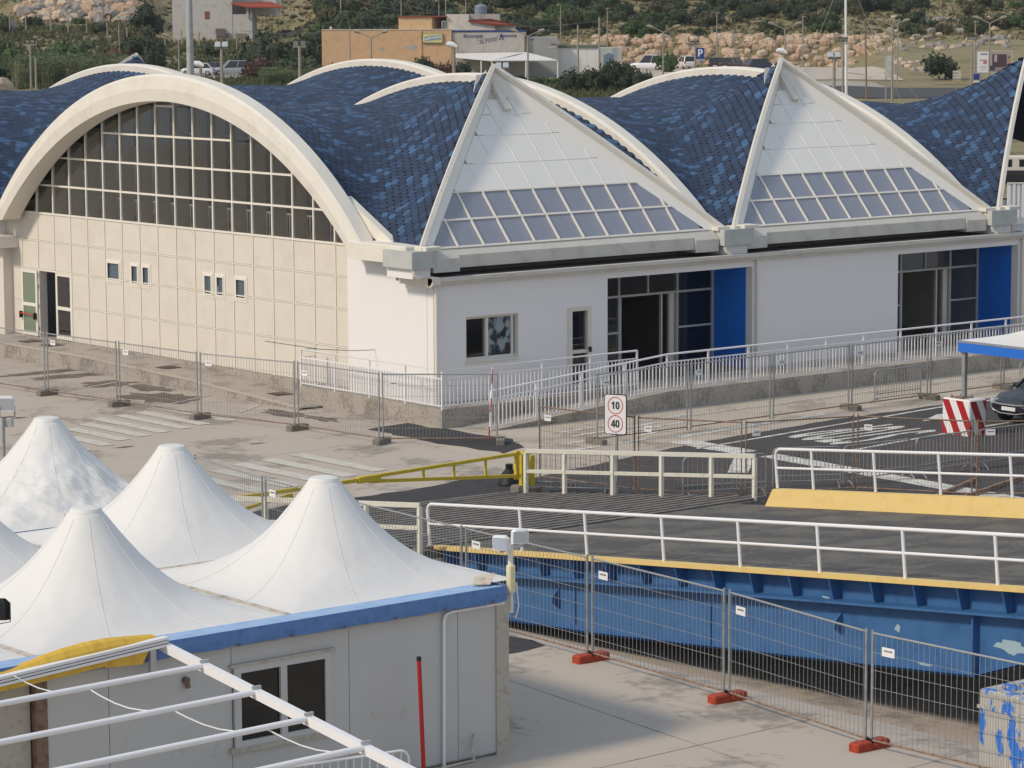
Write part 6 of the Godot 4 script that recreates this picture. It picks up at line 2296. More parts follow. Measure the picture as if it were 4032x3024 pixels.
func bx(t: Node3D, called: String, mat, x0: float, x1: float, y0: float, y1: float, z0: float, z1: float):
	var m := MB.new()
	m.span(Vector3(x0, y0, z0), Vector3(x1, y1, z1))
	return obj(called, m, mat, t)

func build_restaurant():
	var t = wall_frame("restaurant", "orange and grey restaurant with blue lettering, awning and roof tank behind the terminal", "building", 980, 350)
	var S := 350.0 / 6423.0
	var X := func(u: float) -> float: return (u - 980.0) * S
	var Y := func(v: float) -> float: return 12.396 - (v + 3.7) * S
	var orange := worn(Color(0.83, 0.685, 0.54), Color(0.77, 0.62, 0.48), 0.8, 5.0, 221, false)
	var orange2 := worn(Color(0.84, 0.72, 0.56), Color(0.76, 0.64, 0.49), 0.8, 2.5, 223, false)
	var grey := worn(Color(0.70, 0.68, 0.655), Color(0.63, 0.61, 0.59), 0.85, 4.0, 225, false)
	var whitew := worn(Color(0.83, 0.80, 0.755), Color(0.74, 0.71, 0.67), 0.85, 3.0, 227, false)
	var tile := worn(Color(0.55, 0.26, 0.18), Color(0.42, 0.19, 0.135), 0.85, 1.5, 229, false)
	var navy := flat(Color(0.19, 0.24, 0.44), 0.7)
	var w = bx(t, "orange_wall", orange, X.call(700.8), X.call(979.4), 2.6, Y.call(62.5), -9.0, 0.0)
	bx(t, "parapet_cap", whitew, X.call(700.0), X.call(979.9), Y.call(62.5), Y.call(60.8), -0.3, 0.06)
	bx(t, "pilaster", orange, X.call(912.2), X.call(915.0), 2.6, Y.call(62.5), 0.0, 0.10)
	for q in [[1190, 560, 0.9, 0.28], [845, 580, 0.35, 0.25]]:
		var pt := PackedVector2Array()
		for i in 12:
			var an := TAU * i / 12
			pt.append(Vector2(X.call(680.3 + q[0] * 0.17857) + cos(an) * q[2] * (0.8 + 0.3 * sin(i * 2.3)), Y.call(q[1] * 0.17857) + sin(an) * q[3]))
		var m := MB.new()
		m.prism(pt, Vector3(0, 0, 0.003), Vector3.RIGHT, Vector3.UP, Vector3(0, 0, 0.004))
		obj("bare_plaster", m, grey, t)
	var ur := MB.new()
	ur.prism(PackedVector2Array([Vector2(X.call(865), -1.2), Vector2(X.call(936.5), -1.2), Vector2(X.call(967.8), -6.5), Vector2(X.call(865), -6.5)]), Vector3(0, Y.call(63.5), 0), Vector3.RIGHT, Vector3.BACK, Vector3(0, Y.call(36) - Y.call(63.5), 0))
	obj("upper_room", ur, orange2, t)
	bx(t, "roof_slab", tile, X.call(864), X.call(969), Y.call(36), Y.call(33.6), -6.7, -1.05)
	var wn = bx(t, "window", M.trim, X.call(958), X.call(966), Y.call(62), Y.call(44), -1.3, -1.21)
	bx(wn, "pane", M.smallglass, X.call(959), X.call(965), Y.call(61), Y.call(45), -1.205, -1.20)
	var ch = bx(t, "chimney", whitew, X.call(715), X.call(719.5), Y.call(61), Y.call(54.5), -3.0, -2.7)
	bx(ch, "cowl", M.dark, X.call(714), X.call(720.5), Y.call(54.5), Y.call(47), -3.05, -2.65)
	bx(t, "white_block", whitew, X.call(967.9), X.call(1016), Y.call(66), Y.call(30.5), -7.0, -1.4)
	bx(t, "white_block_rear", grey, X.call(1016), X.call(1083), Y.call(66), Y.call(30.3), -9.0, -5.0)
	# gable with a tiled lean-to roof
	var m := MB.new()
	m.prism(PackedVector2Array([Vector2(X.call(1016), Y.call(66)), Vector2(X.call(1073), Y.call(66)), Vector2(X.call(1073), Y.call(54)), Vector2(X.call(1016), Y.call(45))]), Vector3(0, 0, -1.3), Vector3.RIGHT, Vector3.UP, Vector3(0, 0, -3.6))
	obj("lean_to_wall", m, whitew, t)
	bx(t, "lean_to_side", whitew, X.call(1073.1), X.call(1117), Y.call(66), Y.call(53.5), -4.9, -2.2)
	m = MB.new()
	m.quad(Vector3(X.call(1014), Y.call(44), -1.1), Vector3(X.call(1075), Y.call(54), -1.1), Vector3(X.call(1120), Y.call(53), -2.0), Vector3(X.call(1062), Y.call(40.6), -4.9))
	m.quad(Vector3(X.call(1014), Y.call(44), -1.1), Vector3(X.call(1062), Y.call(40.6), -4.9), Vector3(X.call(1030), Y.call(41), -4.9), Vector3(X.call(1014), Y.call(42), -2))
	m.beam(Vector3(X.call(1014), Y.call(44.6), -1.08), Vector3(X.call(1075), Y.call(54.6), -1.08), 0.1, 0.12)
	m.beam(Vector3(X.call(1075), Y.call(54.6), -1.08), Vector3(X.call(1120), Y.call(53.6), -2.0), 0.1, 0.12)
	for k in 16:
		var f := (k + 0.5) / 16.0
		m.beam(Vector3(X.call(1014 + 61 * f), Y.call(44 + 10 * f) + 0.03, -1.1), Vector3(X.call(1062 + 58 * f), Y.call(40.6 + 12.4 * f) + 0.03, lerpf(-4.9, -2.0, f)), 0.1, 0.05)
	obj("tiled_roof", m, tile, t)
	m = MB.new()
	m.lathe(Vector3(X.call(1041), Y.call(30.3), -6.5), [Vector2(0.72, 0.0), Vector2(0.74, 0.3), Vector2(0.72, 0.6), Vector2(0.74, 0.85), Vector2(0.66, 1.0), Vector2(0.40, 1.12), Vector2(0.16, 1.16), Vector2(0.14, 1.26), Vector2(0.0, 1.27)], 20)
	obj("water_tank", m, flat(Color(0.45, 0.49, 0.55), 0.5), t)
	# grey front with the lettering
	bx(t, "grey_front", grey, X.call(981), X.call(1139.4), 2.6, Y.call(68.5), -6.0, -0.2)
	bx(t, "blue_band", navy, X.call(981), X.call(1139.6), Y.call(68.4), Y.call(64.0), -0.9, -0.17)
	bx(t, "drain_pipe", flat(Color(0.30, 0.24, 0.22), 0.7), X.call(1136), X.call(1138), Y.call(110), Y.call(72), -0.19, -0.12)
	m = MB.new()
	m.beam(Vector3(X.call(984), Y.call(84), -0.05), Vector3(X.call(996), Y.call(111), 0.5), 0.08, 0.08)
	obj("red_pipe", m, M.rustframe, t)
	var ink := flat(Color(0.17, 0.20, 0.38), 0.7)
	var pl = bx(t, "name_panel", grey.duplicate(), X.call(1007), X.call(1044), Y.call(80.8), Y.call(71.6), -0.19, -0.175)
	text_on(pl, "Ristorante", 0.58, ink, Transform3D(Basis.IDENTITY.scaled(Vector3(0.74, 0.9, 1)), Vector3(X.call(1025.7), Y.call(76.4), -0.16)), true, true)
	text_on(t, "\"Al Porto\"", 0.74, ink, Transform3D(Basis(Vector3.BACK, 0.13).scaled(Vector3(0.72, 1, 1)), Vector3(X.call(1057.5), Y.call(85.5), -0.18)), false, true)
	text_on(t, "A", 1.0, ink, Transform3D(Basis(Vector3.BACK, 0.05).scaled(Vector3(0.8, 1, 1)), Vector3(X.call(1086), Y.call(78), -0.18)), true, true)
	text_on(t, "rancera", 0.56, ink, Transform3D(Basis.IDENTITY.scaled(Vector3(0.86, 0.9, 1)), Vector3(X.call(1101.5), Y.call(76), -0.18)), true, true)
	# lower grey wing to the right
	bx(t, "grey_wing", flat(Color(0.62, 0.62, 0.615), 0.85), X.call(1142), X.call(1207), 2.6, Y.call(79.5), -5.5, -0.6)
	text_on(t, "BAR", 0.22, ink, Transform3D(Basis.IDENTITY, Vector3(X.call(1152.5), Y.call(84.5), -0.58)), true)
	text_on(t, "GELATI", 0.2, ink, Transform3D(Basis.IDENTITY, Vector3(X.call(1199), Y.call(95), -0.58)), true)
	bx(t, "wing_trim", M.white, X.call(1188), X.call(1203), Y.call(101.5), Y.call(100.5), -0.6, -0.55)
	# light box sign on the orange wall
	var sg = bx(t, "sign_box", flat(Color(0.84, 0.81, 0.55), 0.5), X.call(917.8), X.call(959.8), Y.call(90), Y.call(70.5), 0.0, 0.22)
	bx(sg, "sign_frame", flat(Color(0.25, 0.22, 0.15), 0.6), X.call(917.2), X.call(960.6), Y.call(91), Y.call(69.9), -0.01, 0.18)
	m = MB.new()
	m.prism(PackedVector2Array([Vector2(X.call(920), Y.call(87.5)), Vector2(X.call(940), Y.call(85)), Vector2(X.call(957.5), Y.call(83.5)), Vector2(X.call(957.5), Y.call(73)), Vector2(X.call(930), Y.call(75.5)), Vector2(X.call(920), Y.call(79))]), Vector3(0, 0, 0.222), Vector3.RIGHT, Vector3.UP, Vector3(0, 0, 0.006))
	obj("sign_field", m, flat(Color(0.55, 0.62, 0.64), 0.6), sg)
	text_on(sg, "BAR", 0.34, M.white, Transform3D(Basis(Vector3.BACK, 0.1), Vector3(X.call(924.5), Y.call(83), 0.232)), true)
	text_on(sg, "RISTORANTE", 0.36, M.white, Transform3D(Basis(Vector3.BACK, 0.07).scaled(Vector3(0.72, 1, 1)), Vector3(X.call(943.5), Y.call(79), 0.232)), true)
	# canvas awning on white posts, dark terrace below
	var aw = thing("terrace_awning", "cream canvas awning on white posts along the restaurant's grey front", "awning")
	aw.transform = t.transform
	m = MB.new()
	m.quad(Vector3(X.call(988), Y.call(113), 0.0), Vector3(X.call(988), Y.call(120), 2.5), Vector3(X.call(1066), Y.call(127), 4.0), Vector3(X.call(1139), Y.call(111), -0.1))
	m.quad(Vector3(X.call(1060), Y.call(112), -0.1), Vector3(X.call(1066), Y.call(127), 4.0), Vector3(X.call(1206), Y.call(127), 3.0), Vector3(X.call(1139), Y.call(111), -0.1))
	obj("canvas", m, M.tent, aw)
	m = MB.new()
	m.beam(Vector3(X.call(1066), Y.call(127.6), 4.0), Vector3(X.call(1206), Y.call(127.6), 3.0), 0.06, 0.12)
	m.beam(Vector3(X.call(988), Y.call(120.5), 2.5), Vector3(X.call(1066), Y.call(127.6), 4.0), 0.06, 0.12)
	obj("edge_bar", m, M.white, aw)
	for q in [[1043, 3.5], [1066, 3.9], [1138, 3.4], [1206, 2.9]]:
		m = MB.new()
		m.cbox(Vector3(X.call(q[0]), (2.8 + Y.call(128.2)) * 0.5, q[1]), Vector3(0.14, Y.call(128.2) - 2.8, 0.14), 0.01)
		obj("post", m, M.white, aw)
	# white low building with flat green roof band, and painted block
	var lb = wall_frame("low_building", "long low white building with a grey-green roof band right of the restaurant", "building", 1207, 352)
	var s2 := 352.0 / 6423.0
	bx(lb, "wall", M.wallwhite, 0.0, 88.0 * s2, 2.6, 12.396 - (102 + 3.7) * s2, -5, 0)
	bx(lb, "roof_band", flat(Color(0.40, 0.43, 0.37), 0.8), -0.1, 103.0 * s2, 12.396 - (102.2 + 3.7) * s2, 12.396 - (97 + 3.7) * s2, -5.2, 0.15)
	for k in 5: bx(lb, "panel_joint", M.beamgrey, (8 + k * 18) * s2, (8.4 + k * 18) * s2, 2.7, 12.396 - (106) * s2, 0.002, 0.012)
	var gb = wall_frame("painted_block", "grey concrete block with faded blue spray paint beside the low building", "building", 1297, 346)
	var s3 := 346.0 / 6423.0
	bx(gb, "wall", M.greybox, 0, 47 * s3, 2.6, 12.396 - 106 * s3, -3.5, 0)
	m = MB.new()
	m.prism(PackedVector2Array([Vector2(8 * s3, 4.9), Vector2(18 * s3, 4.7), Vector2(30 * s3, 5.0), Vector2(30 * s3, 5.9), Vector2(19 * s3, 6.1), Vector2(9 * s3, 5.8)]), Vector3(0, 0, 0.003), Vector3.RIGHT, Vector3.UP, Vector3(0, 0, 0.005))
	obj("spray_paint", m, flat(Color(0.42, 0.50, 0.58), 0.8), gb)

func build_house():
	var t = wall_frame("hillside_house", "weathered white house with a terracotta porch roof on the slope, top left", "building", 500, 426)
	var S := 426.0 / 6423.0
	var X := func(u: float) -> float: return (u - 500.0) * S
	var Y := func(v: float) -> float: return 12.396 - (v + 3.7) * S
	var wh := worn(Color(0.76, 0.745, 0.73), Color(0.66, 0.64, 0.615), 0.9, 5.0, 241, false, 0.008, 0.3, 0.25, 0.6, 25.0)
	bx(t, "wall", wh, X.call(381), X.call(509.5), Y.call(86), Y.call(-60), -9, 0)
	bx(t, "wall", wh, X.call(509.6), X.call(552), Y.call(84), Y.call(28), -8, -0.05)
	bx(t, "wall", wh, X.call(509.6), X.call(600), Y.call(30), Y.call(-50), -9, -3.5)
	for q in [[540, 545], [549, 551.5], [607, 612]]:
		bx(t, "porch_pillar", wh, X.call(q[0]), X.call(q[1]), Y.call(34), Y.call(13), 0.1, 0.4)
	var tile := worn(Color(0.60, 0.27, 0.18), Color(0.50, 0.22, 0.15), 0.85, 1.5, 243, false)
	var m := MB.new()
	m.quad(Vector3(X.call(507), Y.call(4), 0.5), Vector3(X.call(546), Y.call(13), 1.4), Vector3(X.call(622), Y.call(13), 1.2), Vector3(X.call(590), Y.call(2.5), -3.4))
	m.quad(Vector3(X.call(507), Y.call(4), 0.5), Vector3(X.call(590), Y.call(2.5), -3.4), Vector3(X.call(520), Y.call(2.5), -3.4), Vector3(X.call(507), Y.call(3), 0))
	m.beam(Vector3(X.call(507), Y.call(4.6), 0.5), Vector3(X.call(546), Y.call(13.6), 1.4), 0.08, 0.12)
	m.beam(Vector3(X.call(546), Y.call(13.6), 1.4), Vector3(X.call(622), Y.call(13.6), 1.2), 0.08, 0.12)
	for k in 18:
		var f := (k + 0.5) / 18.0
		m.beam(Vector3(X.call(546 + 76 * f), Y.call(13) + 0.03, 1.4 - 0.2 * f), Vector3(X.call(512 + 78 * f), Y.call(3.6 - f) + 0.05, lerpf(0.3, -3.4, f)), 0.09, 0.05)
	obj("porch_roof", m, tile, t)
	var wn = bx(t, "window", flat(Color(0.55, 0.33, 0.27), 0.8), X.call(450.5), X.call(461), Y.call(38), Y.call(21.5), -0.05, 0.04)
	bx(wn, "shutter_slat", flat(Color(0.46, 0.24, 0.20), 0.8), X.call(455.3), X.call(456.2), Y.call(37.5), Y.call(22), 0.04, 0.06)
	bx(t, "low_wall", flat(Color(0.42, 0.40, 0.40), 0.9), X.call(474), X.call(493), Y.call(75), Y.call(58), 0.1, 0.4)
	bx(t, "stone_base", flat(Color(0.50, 0.47, 0.46), 0.9), X.call(494), X.call(508), Y.call(78), Y.call(69), 0.01, 0.06)
	bx(t, "stone_base", flat(Color(0.50, 0.47, 0.46), 0.9), X.call(515), X.call(541), Y.call(84), Y.call(69), 0.01, 0.06)

func build_poles():
	var conc := worn(Color(0.60, 0.58, 0.53), Color(0.50, 0.48, 0.44), 0.85, 2.0, 251, false)
	var pole := func(called: String, label: String, cat: String, top: Vector3, length: float, r0: float, r1: float, mat, grp := "") -> Node3D:
		var t = thing(called, label, cat, top - Vector3(0, length, 0), 0.0, grp)
		var m := MB.new()
		m.tube([Vector3.ZERO, Vector3(0, length, 0)], [r0, r1], 8)
		obj("shaft", m, mat, t)
		return t
	var right := Vector3(-FZ, 0, FX)
	# tall light mast just behind the front arch
	var mast = pole.call("lighting_mast", "very tall tapered grey lighting mast behind the front arch", "mast", Vector3(41.11, 13.42, -70.8), 14.2, 0.30, 0.17, worn(Color(0.66, 0.67, 0.66), Color(0.56, 0.57, 0.56), 0.5, 3.0, 253, false))
	var bd := MB.new()
	bd.lathe(Vector3(0, 7.0, 0), [Vector2(0.262, 0), Vector2(0.268, 0.04), Vector2(0.262, 0.08)], 12)
	obj("joint_band", bd, M.silver, mast)
	# double-armed street lamps along the shore road
	var names := ["left of the tall grey mast", "before the orange restaurant wall", "before the grey restaurant front", "before the car park's left end", "behind the second gable's point", "beside the advertising pylon", "before the billboard"]
	var tops := [Vector3(110.7, 8.37, -179.25), Vector3(116.67, 8.77, -154.97), Vector3(128.22, 8.83, -145.52), Vector3(138.2, 9.17, -137.35), Vector3(147.16, 9.4, -130.02), Vector3(155.09, 9.65, -123.52), Vector3(162.24, 9.89, -117.67)]
	for i in 7:
		var p: Vector3 = tops[i]
		var t = pole.call("street_lamp", "double-armed street lamp " + names[i], "street lamp", p, 8.2, 0.11, 0.07, conc, "double street lamps on the shore road")
		for s in [-1.0, 1.0]:
			var m := MB.new()
			m.tube([Vector3(0, 8.15, 0), right * s * 0.55 + Vector3(0, 8.42, 0), right * s * 1.0 + Vector3(0, 8.62, 0)], [0.06, 0.05, 0.045], 6)
			obj("arm", m, conc, t)
			m = MB.new()
			m.tube([right * s * 0.95 + Vector3(0, 8.58, 0), right * s * 1.15 + Vector3(0, 8.70, 0), right * s * 1.5 + Vector3(0, 8.76, 0), right * s * 1.62 + Vector3(0, 8.74, 0)], [0.06, 0.16, 0.15, 0.05], 8)
			obj("lamp_head", m, conc, t)
	# single slim lamps further back
	var sn := ["above the car park's parking sign", "above the second gable", "above the white low building", "right of the white low building", "behind the advertising pylon", "left of the billboard", "on the restaurant's roof line, left one", "on the restaurant's roof line, right one"]
	var st := [Vector3(212.88, 10.37, -209.33), Vector3(221.5, 9.85, -202.28), Vector3(198.5, 11.51, -223.68), Vector3(203.21, 11, -219.83), Vector3(188.49, 9.76, -154.34), Vector3(195.09, 9.6, -148.94), Vector3(180.1, 12.06, -225.82), Vector3(180.78, 12.15, -225.27)]
	for i in 8:
		var p: Vector3 = st[i]
		var t = pole.call("slim_lamp", "slim single street lamp " + sn[i], "street lamp", p, 6.4 if i < 4 else 7.4, 0.09, 0.06, conc, "slim street lamps")
		var m := MB.new()
		var h := 6.4 if i < 4 else 7.4
		m.cbox(right * (-0.18 if i in [2, 6] else 0.12) + Vector3(0, h + 0.04, 0), Vector3(0.55, 0.14, 0.3), 0.04)
		obj("lamp_head", m, conc, t)
	# short lamps with one long hood seen end-on, and floodlight posts on the quay
	var fl := [Vector3(83.29, 8.4, -130.61), Vector3(88.24, 8.53, -126.56), Vector3(101.08, 6.61, -116.05), Vector3(122.12, 7.37, -98.82), Vector3(126.28, 8.54, -101.88), Vector3(134.61, 8.65, -95.06), Vector3(130.34, 8.03, -124.4), Vector3(73.72, 8.69, -144.9)]
	var fw := ["before the silver estate car", "above the reeds, right of the silver car", "behind the first gable's point", "right of the second gable, before the rocks", "beside the sailing boat's mast", "beside the billboard", "behind the parking sign", "at the far left above the blue roof"]
	for i in 8:
		var p: Vector3 = fl[i]
		var big := i < 4
		var t = pole.call("floodlight_post", "quay floodlight post " + fw[i], "floodlight", p, 6.0, 0.14 if big else 0.10, 0.12 if big else 0.08, conc, "quay floodlight posts")
		var m := MB.new()
		m.beam(right * -0.55 + Vector3(0, 6.0, 0), right * 0.55 + Vector3(0, 6.0, 0), 0.12, 0.10)
		obj("bracket", m, conc, t)
		for s in [-0.3, 0.3]:
			var bs := Basis(right, Vector3.UP, right.cross(Vector3.UP)) * Basis(Vector3.RIGHT, -0.7 if i in [0, 2, 3] else 0.5)
			m = MB.new()
			m.cbox(right * s * (1.0 if big else 0.7) + Vector3(0, 6.32, 0), Vector3(0.48 if big else 0.34, 0.55 if big else 0.4, 0.16), 0.04, bs)
			var hd = obj("lamp_head", m, M.greybox if i in [0, 2, 3] else M.dark, t)
			m = MB.new()
			m.box(right * s * (1.0 if big else 0.7) + Vector3(0, 6.32, 0) + bs.z * 0.09, Vector3(0.40 if big else 0.26, 0.46 if big else 0.3, 0.01), bs)
			obj("lens", m, M.lens, hd)
	var cb := [Vector3(94.92, 8.69, -114.63), Vector3(115.4, 8.08, -97.86), Vector3(79.18, 7.24, -127.52)]
	var cw := ["before the restaurant awning's left end", "right behind the second gable's point", "before the silver estate car's nose"]
	for i in 3:
		var p: Vector3 = cb[i]
		var t = pole.call("hooded_lamp", "white hooded lamp on a short post " + cw[i], "street lamp", p, 5.0, 0.16, 0.13, conc, "hooded quay lamps")
		var m := MB.new()
		m.tube([right * 0.25 + Vector3(0, 4.85, 0), right * -0.1 + Vector3(0, 5.03, 0), right * -0.45 + Vector3(0, 5.06, 0), right * -0.62 + Vector3(0, 5.02, 0)], [0.12, 0.25, 0.24, 0.08], 10)
		obj("hood", m, M.wallwhite, t)
	# wooden and concrete utility poles
	var up := [Vector3(132.72, 9.91, -225.84), Vector3(99.57, 6.66, -188.36), Vector3(170.89, 13.68, -291.52), Vector3(170.96, 9.33, -188.07), Vector3(172.88, 10.22, -186.51), Vector3(199.95, 13.56, -274.19), Vector3(160.67, 13.33, -208.13), Vector3(166.56, 13.3, -203.31), Vector3(123.98, 9.67, -168.38)]
	var uh := [5.2, 5.0, 4.2, 5.4, 6.4, 4.6, 3.6, 5.2, 6.0]
	var un := ["on the left bank below the fence posts", "just above the left blue roof", "before the rock outcrop at top left", "before the white low building", "right of the white low building", "on the slope above the orange wall", "on the restaurant's upper orange room", "on the restaurant's white block", "before the orange wall's left part"]
	for i in 9:
		pole.call("utility_pole", "plain pale utility pole " + un[i], "utility pole", up[i], uh[i], 0.13 if i < 6 else 0.07, 0.10 if i < 6 else 0.05, worn(Color(0.56, 0.52, 0.43), Color(0.44, 0.40, 0.33), 0.9, 1.5, 255, false) if i == 0 else conc, "utility poles")
	# overhead cables
	var wires := [Vector3(171.84, 12.26, -232.58), Vector3(166.18, 10.61, -208.79), Vector3(175.2, 12.47, -229.83), Vector3(167.72, 10.63, -207.53), Vector3(170.14, 9.4, -197.79), Vector3(170.9, 8.62, -188.12), Vector3(167.58, 9.24, -199.88), Vector3(172.84, 9.78, -186.53), Vector3(96.8, 5.75, -190.63), Vector3(99.39, 5.83, -188.51), Vector3(185.99, 8, -279.15), Vector3(155.93, 8.55, -217.18)]
	var wn := ["upper cable over the slope to the orange room", "lower cable over the slope to the orange room", "cable from the tiled roof to the pale pole", "thin cable to the pole right of the low building", "short cable at the left edge above the roof", "long cable from the white house to the orange wall"]
	for i in 6:
		var a: Vector3 = wires[i * 2]
		var b: Vector3 = wires[i * 2 + 1]
		var pts := []
		for k in 9:
			var f := k / 8.0
			pts.append(a.lerp(b, f) - Vector3(0, 0.35 * sin(PI * f), 0))
		var m := MB.new()
		m.tube(pts, 0.035, 5)
		tag(obj("overhead_cable", m, flat(Color(0.30, 0.31, 0.31), 0.7)), wn[i], "cable", "overhead cables")
	# pale fence posts on the left bank
	var fp := [Vector3(133.93, 10.55, -253.28), Vector3(135.48, 10.43, -252.01), Vector3(137.86, 10.3, -250.06), Vector3(139.55, 10.15, -248.68), Vector3(141.32, 10.06, -247.23), Vector3(143.3, 9.59, -245.61), Vector3(145.18, 9.01, -244.07), Vector3(148.82, 8.7, -241.09), Vector3(150.42, 8.58, -239.78), Vector3(152.11, 8.46, -238.4), Vector3(153.76, 8.28, -237.05), Vector3(155.71, 8.01, -235.45)]
	for i in 12:
		var m := MB.new()
		m.tube([Vector3(0, -1.75, 0), Vector3(0, 0, 0)], 0.085, 6)
		var o = obj("fence_post", m, conc)
		o.position = fp[i]
		tag(o, "pale concrete fence post on the left bank, %s of twelve from the left" % ["first", "second", "third", "fourth", "fifth", "sixth", "seventh", "eighth", "ninth", "tenth", "eleventh", "twelfth"][i], "fence post", "fence posts on the left bank")

func build_far_things():
	var put_car := func(label: String, u: float, d: float, turn: float, col: Color, L: float, H: float, boxy := 0.0):
		var c = car(label, on_land(d, (u - 1106.0) / 6423.0 * d, 0.06), turn, col, L, H, 1.8, "cars parked on the far shore", 0.0, boxy)
		return c
	var away := atan2(0.774, 0.633)
	put_car.call("white hatchback parked beside the tall grey mast", 432, 362, away + PI * 0.5, Color(0.86, 0.87, 0.88), 4.1, 1.5)
	put_car.call("dark grey car between the white hatchback and the silver estate", 462, 368, away + PI * 0.5, Color(0.30, 0.33, 0.37), 4.2, 1.45)
	put_car.call("silver estate car with dark windows parked below the white house", 503, 364, away + PI * 0.5 + 0.3, Color(0.66, 0.68, 0.70), 4.7, 1.75, 1.0)
	put_car.call("white off-road car seen from behind left of the parking sign", 1483, 388, away + 0.2, Color(0.85, 0.85, 0.85), 4.4, 1.62, 1.0)
	put_car.call("black car seen from behind right of the parking sign", 1548, 384, away - 0.15, Color(0.05, 0.05, 0.06), 4.5, 1.5, 1.0)
	put_car.call("black estate car beside the other black car", 1584, 381, away - 0.55, Color(0.06, 0.06, 0.08), 4.7, 1.55, 1.0)
	put_car.call("dark blue car right of the two black cars", 1645, 374, away - 1.2, Color(0.10, 0.13, 0.22), 4.4, 1.5)
	put_car.call("white van partly behind the young tree", 1400, 382, away + 1.2, Color(0.85, 0.86, 0.87), 4.6, 1.9, 1.0)
	# parking signs
	var ps = wall_frame("parking_sign", "blue parking sign with a white P in front of the cars", "road sign", 1513, 300)
	var s := 300.0 / 6423.0
	var y0 := 12.396 - (127 + 3.7) * s
	bx(ps, "plate", flat(Color(0.16, 0.25, 0.55), 0.5), -0.42, 0.42, y0, y0 + 1.10, 0.0, 0.05)
	bx(ps, "lower_plate", flat(Color(0.62, 0.64, 0.72), 0.5), -0.42, 0.42, y0 - 0.22, y0 - 0.02, 0.0, 0.05)
	text_on(ps, "P", 1.0, M.white, Transform3D(Basis.IDENTITY, Vector3(0, y0 + 0.58, 0.06)), true)
	bx(ps, "post", M.galv, -0.06, 0.06, 2.4, y0, -0.06, -0.002)
	var p2 = wall_frame("parking_sign", "small blue sign low beside the billboard's left edge", "road sign", 2107, 298)
	bx(p2, "plate", flat(Color(0.16, 0.22, 0.50), 0.5), -0.30, 0.30, 4.15, 4.75, 0.0, 0.05)
	bx(p2, "lower_plate", M.white, -0.30, 0.30, 3.9, 4.05, 0.0, 0.05)
	bx(p2, "post", M.galv, -0.05, 0.05, 2.4, 4.1, -0.05, -0.002)
	# billboard
	var bb = wall_frame("billboard", "wide billboard with a white text panel and a shop photograph", "billboard", 2109, 300)
	var bw := 74.6 * s
	var by0 := 12.396 - (158.5 + 3.7) * s
	var by1 := 12.396 - (113.5 + 3.7) * s
	bx(bb, "board", M.white, 0.0, bw, by0, by1, -0.15, 0.0)
	bx(bb, "frame", M.beamgrey, -0.06, bw + 0.06, by1, by1 + 0.07, -0.16, 0.02)
	var px := func(a: float) -> float: return bw * a
	var py := func(a: float) -> float: return lerpf(by0, by1, a)
	for q in [[0.08, 0.28, 0.84, 0.90, 0.45, 0.46, 0.48], [0.06, 0.28, 0.565, 0.605, 0.55, 0.40, 0.42], [0.16, 0.27, 0.40, 0.55, 0.78, 0.47, 0.47], [0.08, 0.26, 0.24, 0.28, 0.62, 0.62, 0.62], [0.08, 0.24, 0.12, 0.15, 0.66, 0.66, 0.66], [0.36, 0.99, 0.02, 0.99, 0.66, 0.63, 0.60], [0.42, 0.84, 0.25, 0.86, 0.30, 0.24, 0.27], [0.60, 0.75, 0.27, 0.84, 0.76, 0.73, 0.67], [0.48, 0.56, 0.50, 0.83, 0.72, 0.66, 0.70], [0.40, 0.85, 0.87, 0.91, 0.74, 0.58, 0.55], [0.36, 0.99, 0.02, 0.24, 0.78, 0.74, 0.68], [0.36, 0.50, 0.10, 0.33, 0.24, 0.25, 0.30], [0.85, 0.96, 0.20, 0.42, 0.13, 0.12, 0.17], [0.86, 0.95, 0.42, 0.66, 0.72, 0.55, 0.47], [0.88, 0.94, 0.66, 0.78, 0.45, 0.36, 0.30]]:
		bx(bb, "print_patch", flat(Color(q[4], q[5], q[6]), 0.6), px.call(q[0]), px.call(q[1]), py.call(q[2]), py.call(q[3]), 0.0, 0.003 + 0.002 * (q[0] * 10.0 - floorf(q[0] * 10.0)) + 0.0015 * q[2] + (0.004 if q[1] - q[0] < 0.5 else 0.0))
	for x in [0.10, 0.5, 0.9]: bx(bb, "post", M.galv, px.call(x) - 0.08, px.call(x) + 0.08, 2.2, by0, -0.14, -0.02)
	# pylon and direction signs
	var pyl = wall_frame("advertising_pylon", "narrow grey-white advertising pylon with torn print beside a street lamp", "sign", 1910, 290)
	var s2 := 290.0 / 6423.0
	bx(pyl, "panel", M.greybox, 0.0, 20.0 * s2, 12.396 - 172.7 * s2, 12.396 - 125.5 * s2, -0.15, 0.0)
	bx(pyl, "print", worn(Color(0.78, 0.79, 0.78), Color(0.60, 0.62, 0.62), 0.7, 0.8, 261, false), 4.0 * s2, 13.0 * s2, 12.396 - 170 * s2, 12.396 - 127 * s2, 0.0, 0.008)
	bx(pyl, "post", M.galv, 1.0 * s2, 4.0 * s2, 2.0, 12.396 - 172.7 * s2, -0.12, -0.03)
	bx(pyl, "post", M.galv, 16.0 * s2, 19.0 * s2, 2.0, 12.396 - 172.7 * s2, -0.12, -0.03)
	var ds = wall_frame("direction_signs", "stack of four white direction plates on a post before the dark shrub", "road sign", 2056, 300)
	for k in 4:
		bx(ds, "plate", flat(Color(0.80, 0.77, 0.73), 0.6) if k > 0 else flat(Color(0.70, 0.62, 0.55), 0.6), 0.0, 0.85, 12.396 - (181 - k * 6.2) * s, 12.396 - (176.6 - k * 6.2) * s, 0.0, 0.05)
	bx(ds, "post", M.galv, 0.38, 0.46, 2.4, 12.396 - 158 * s, -0.07, -0.003)
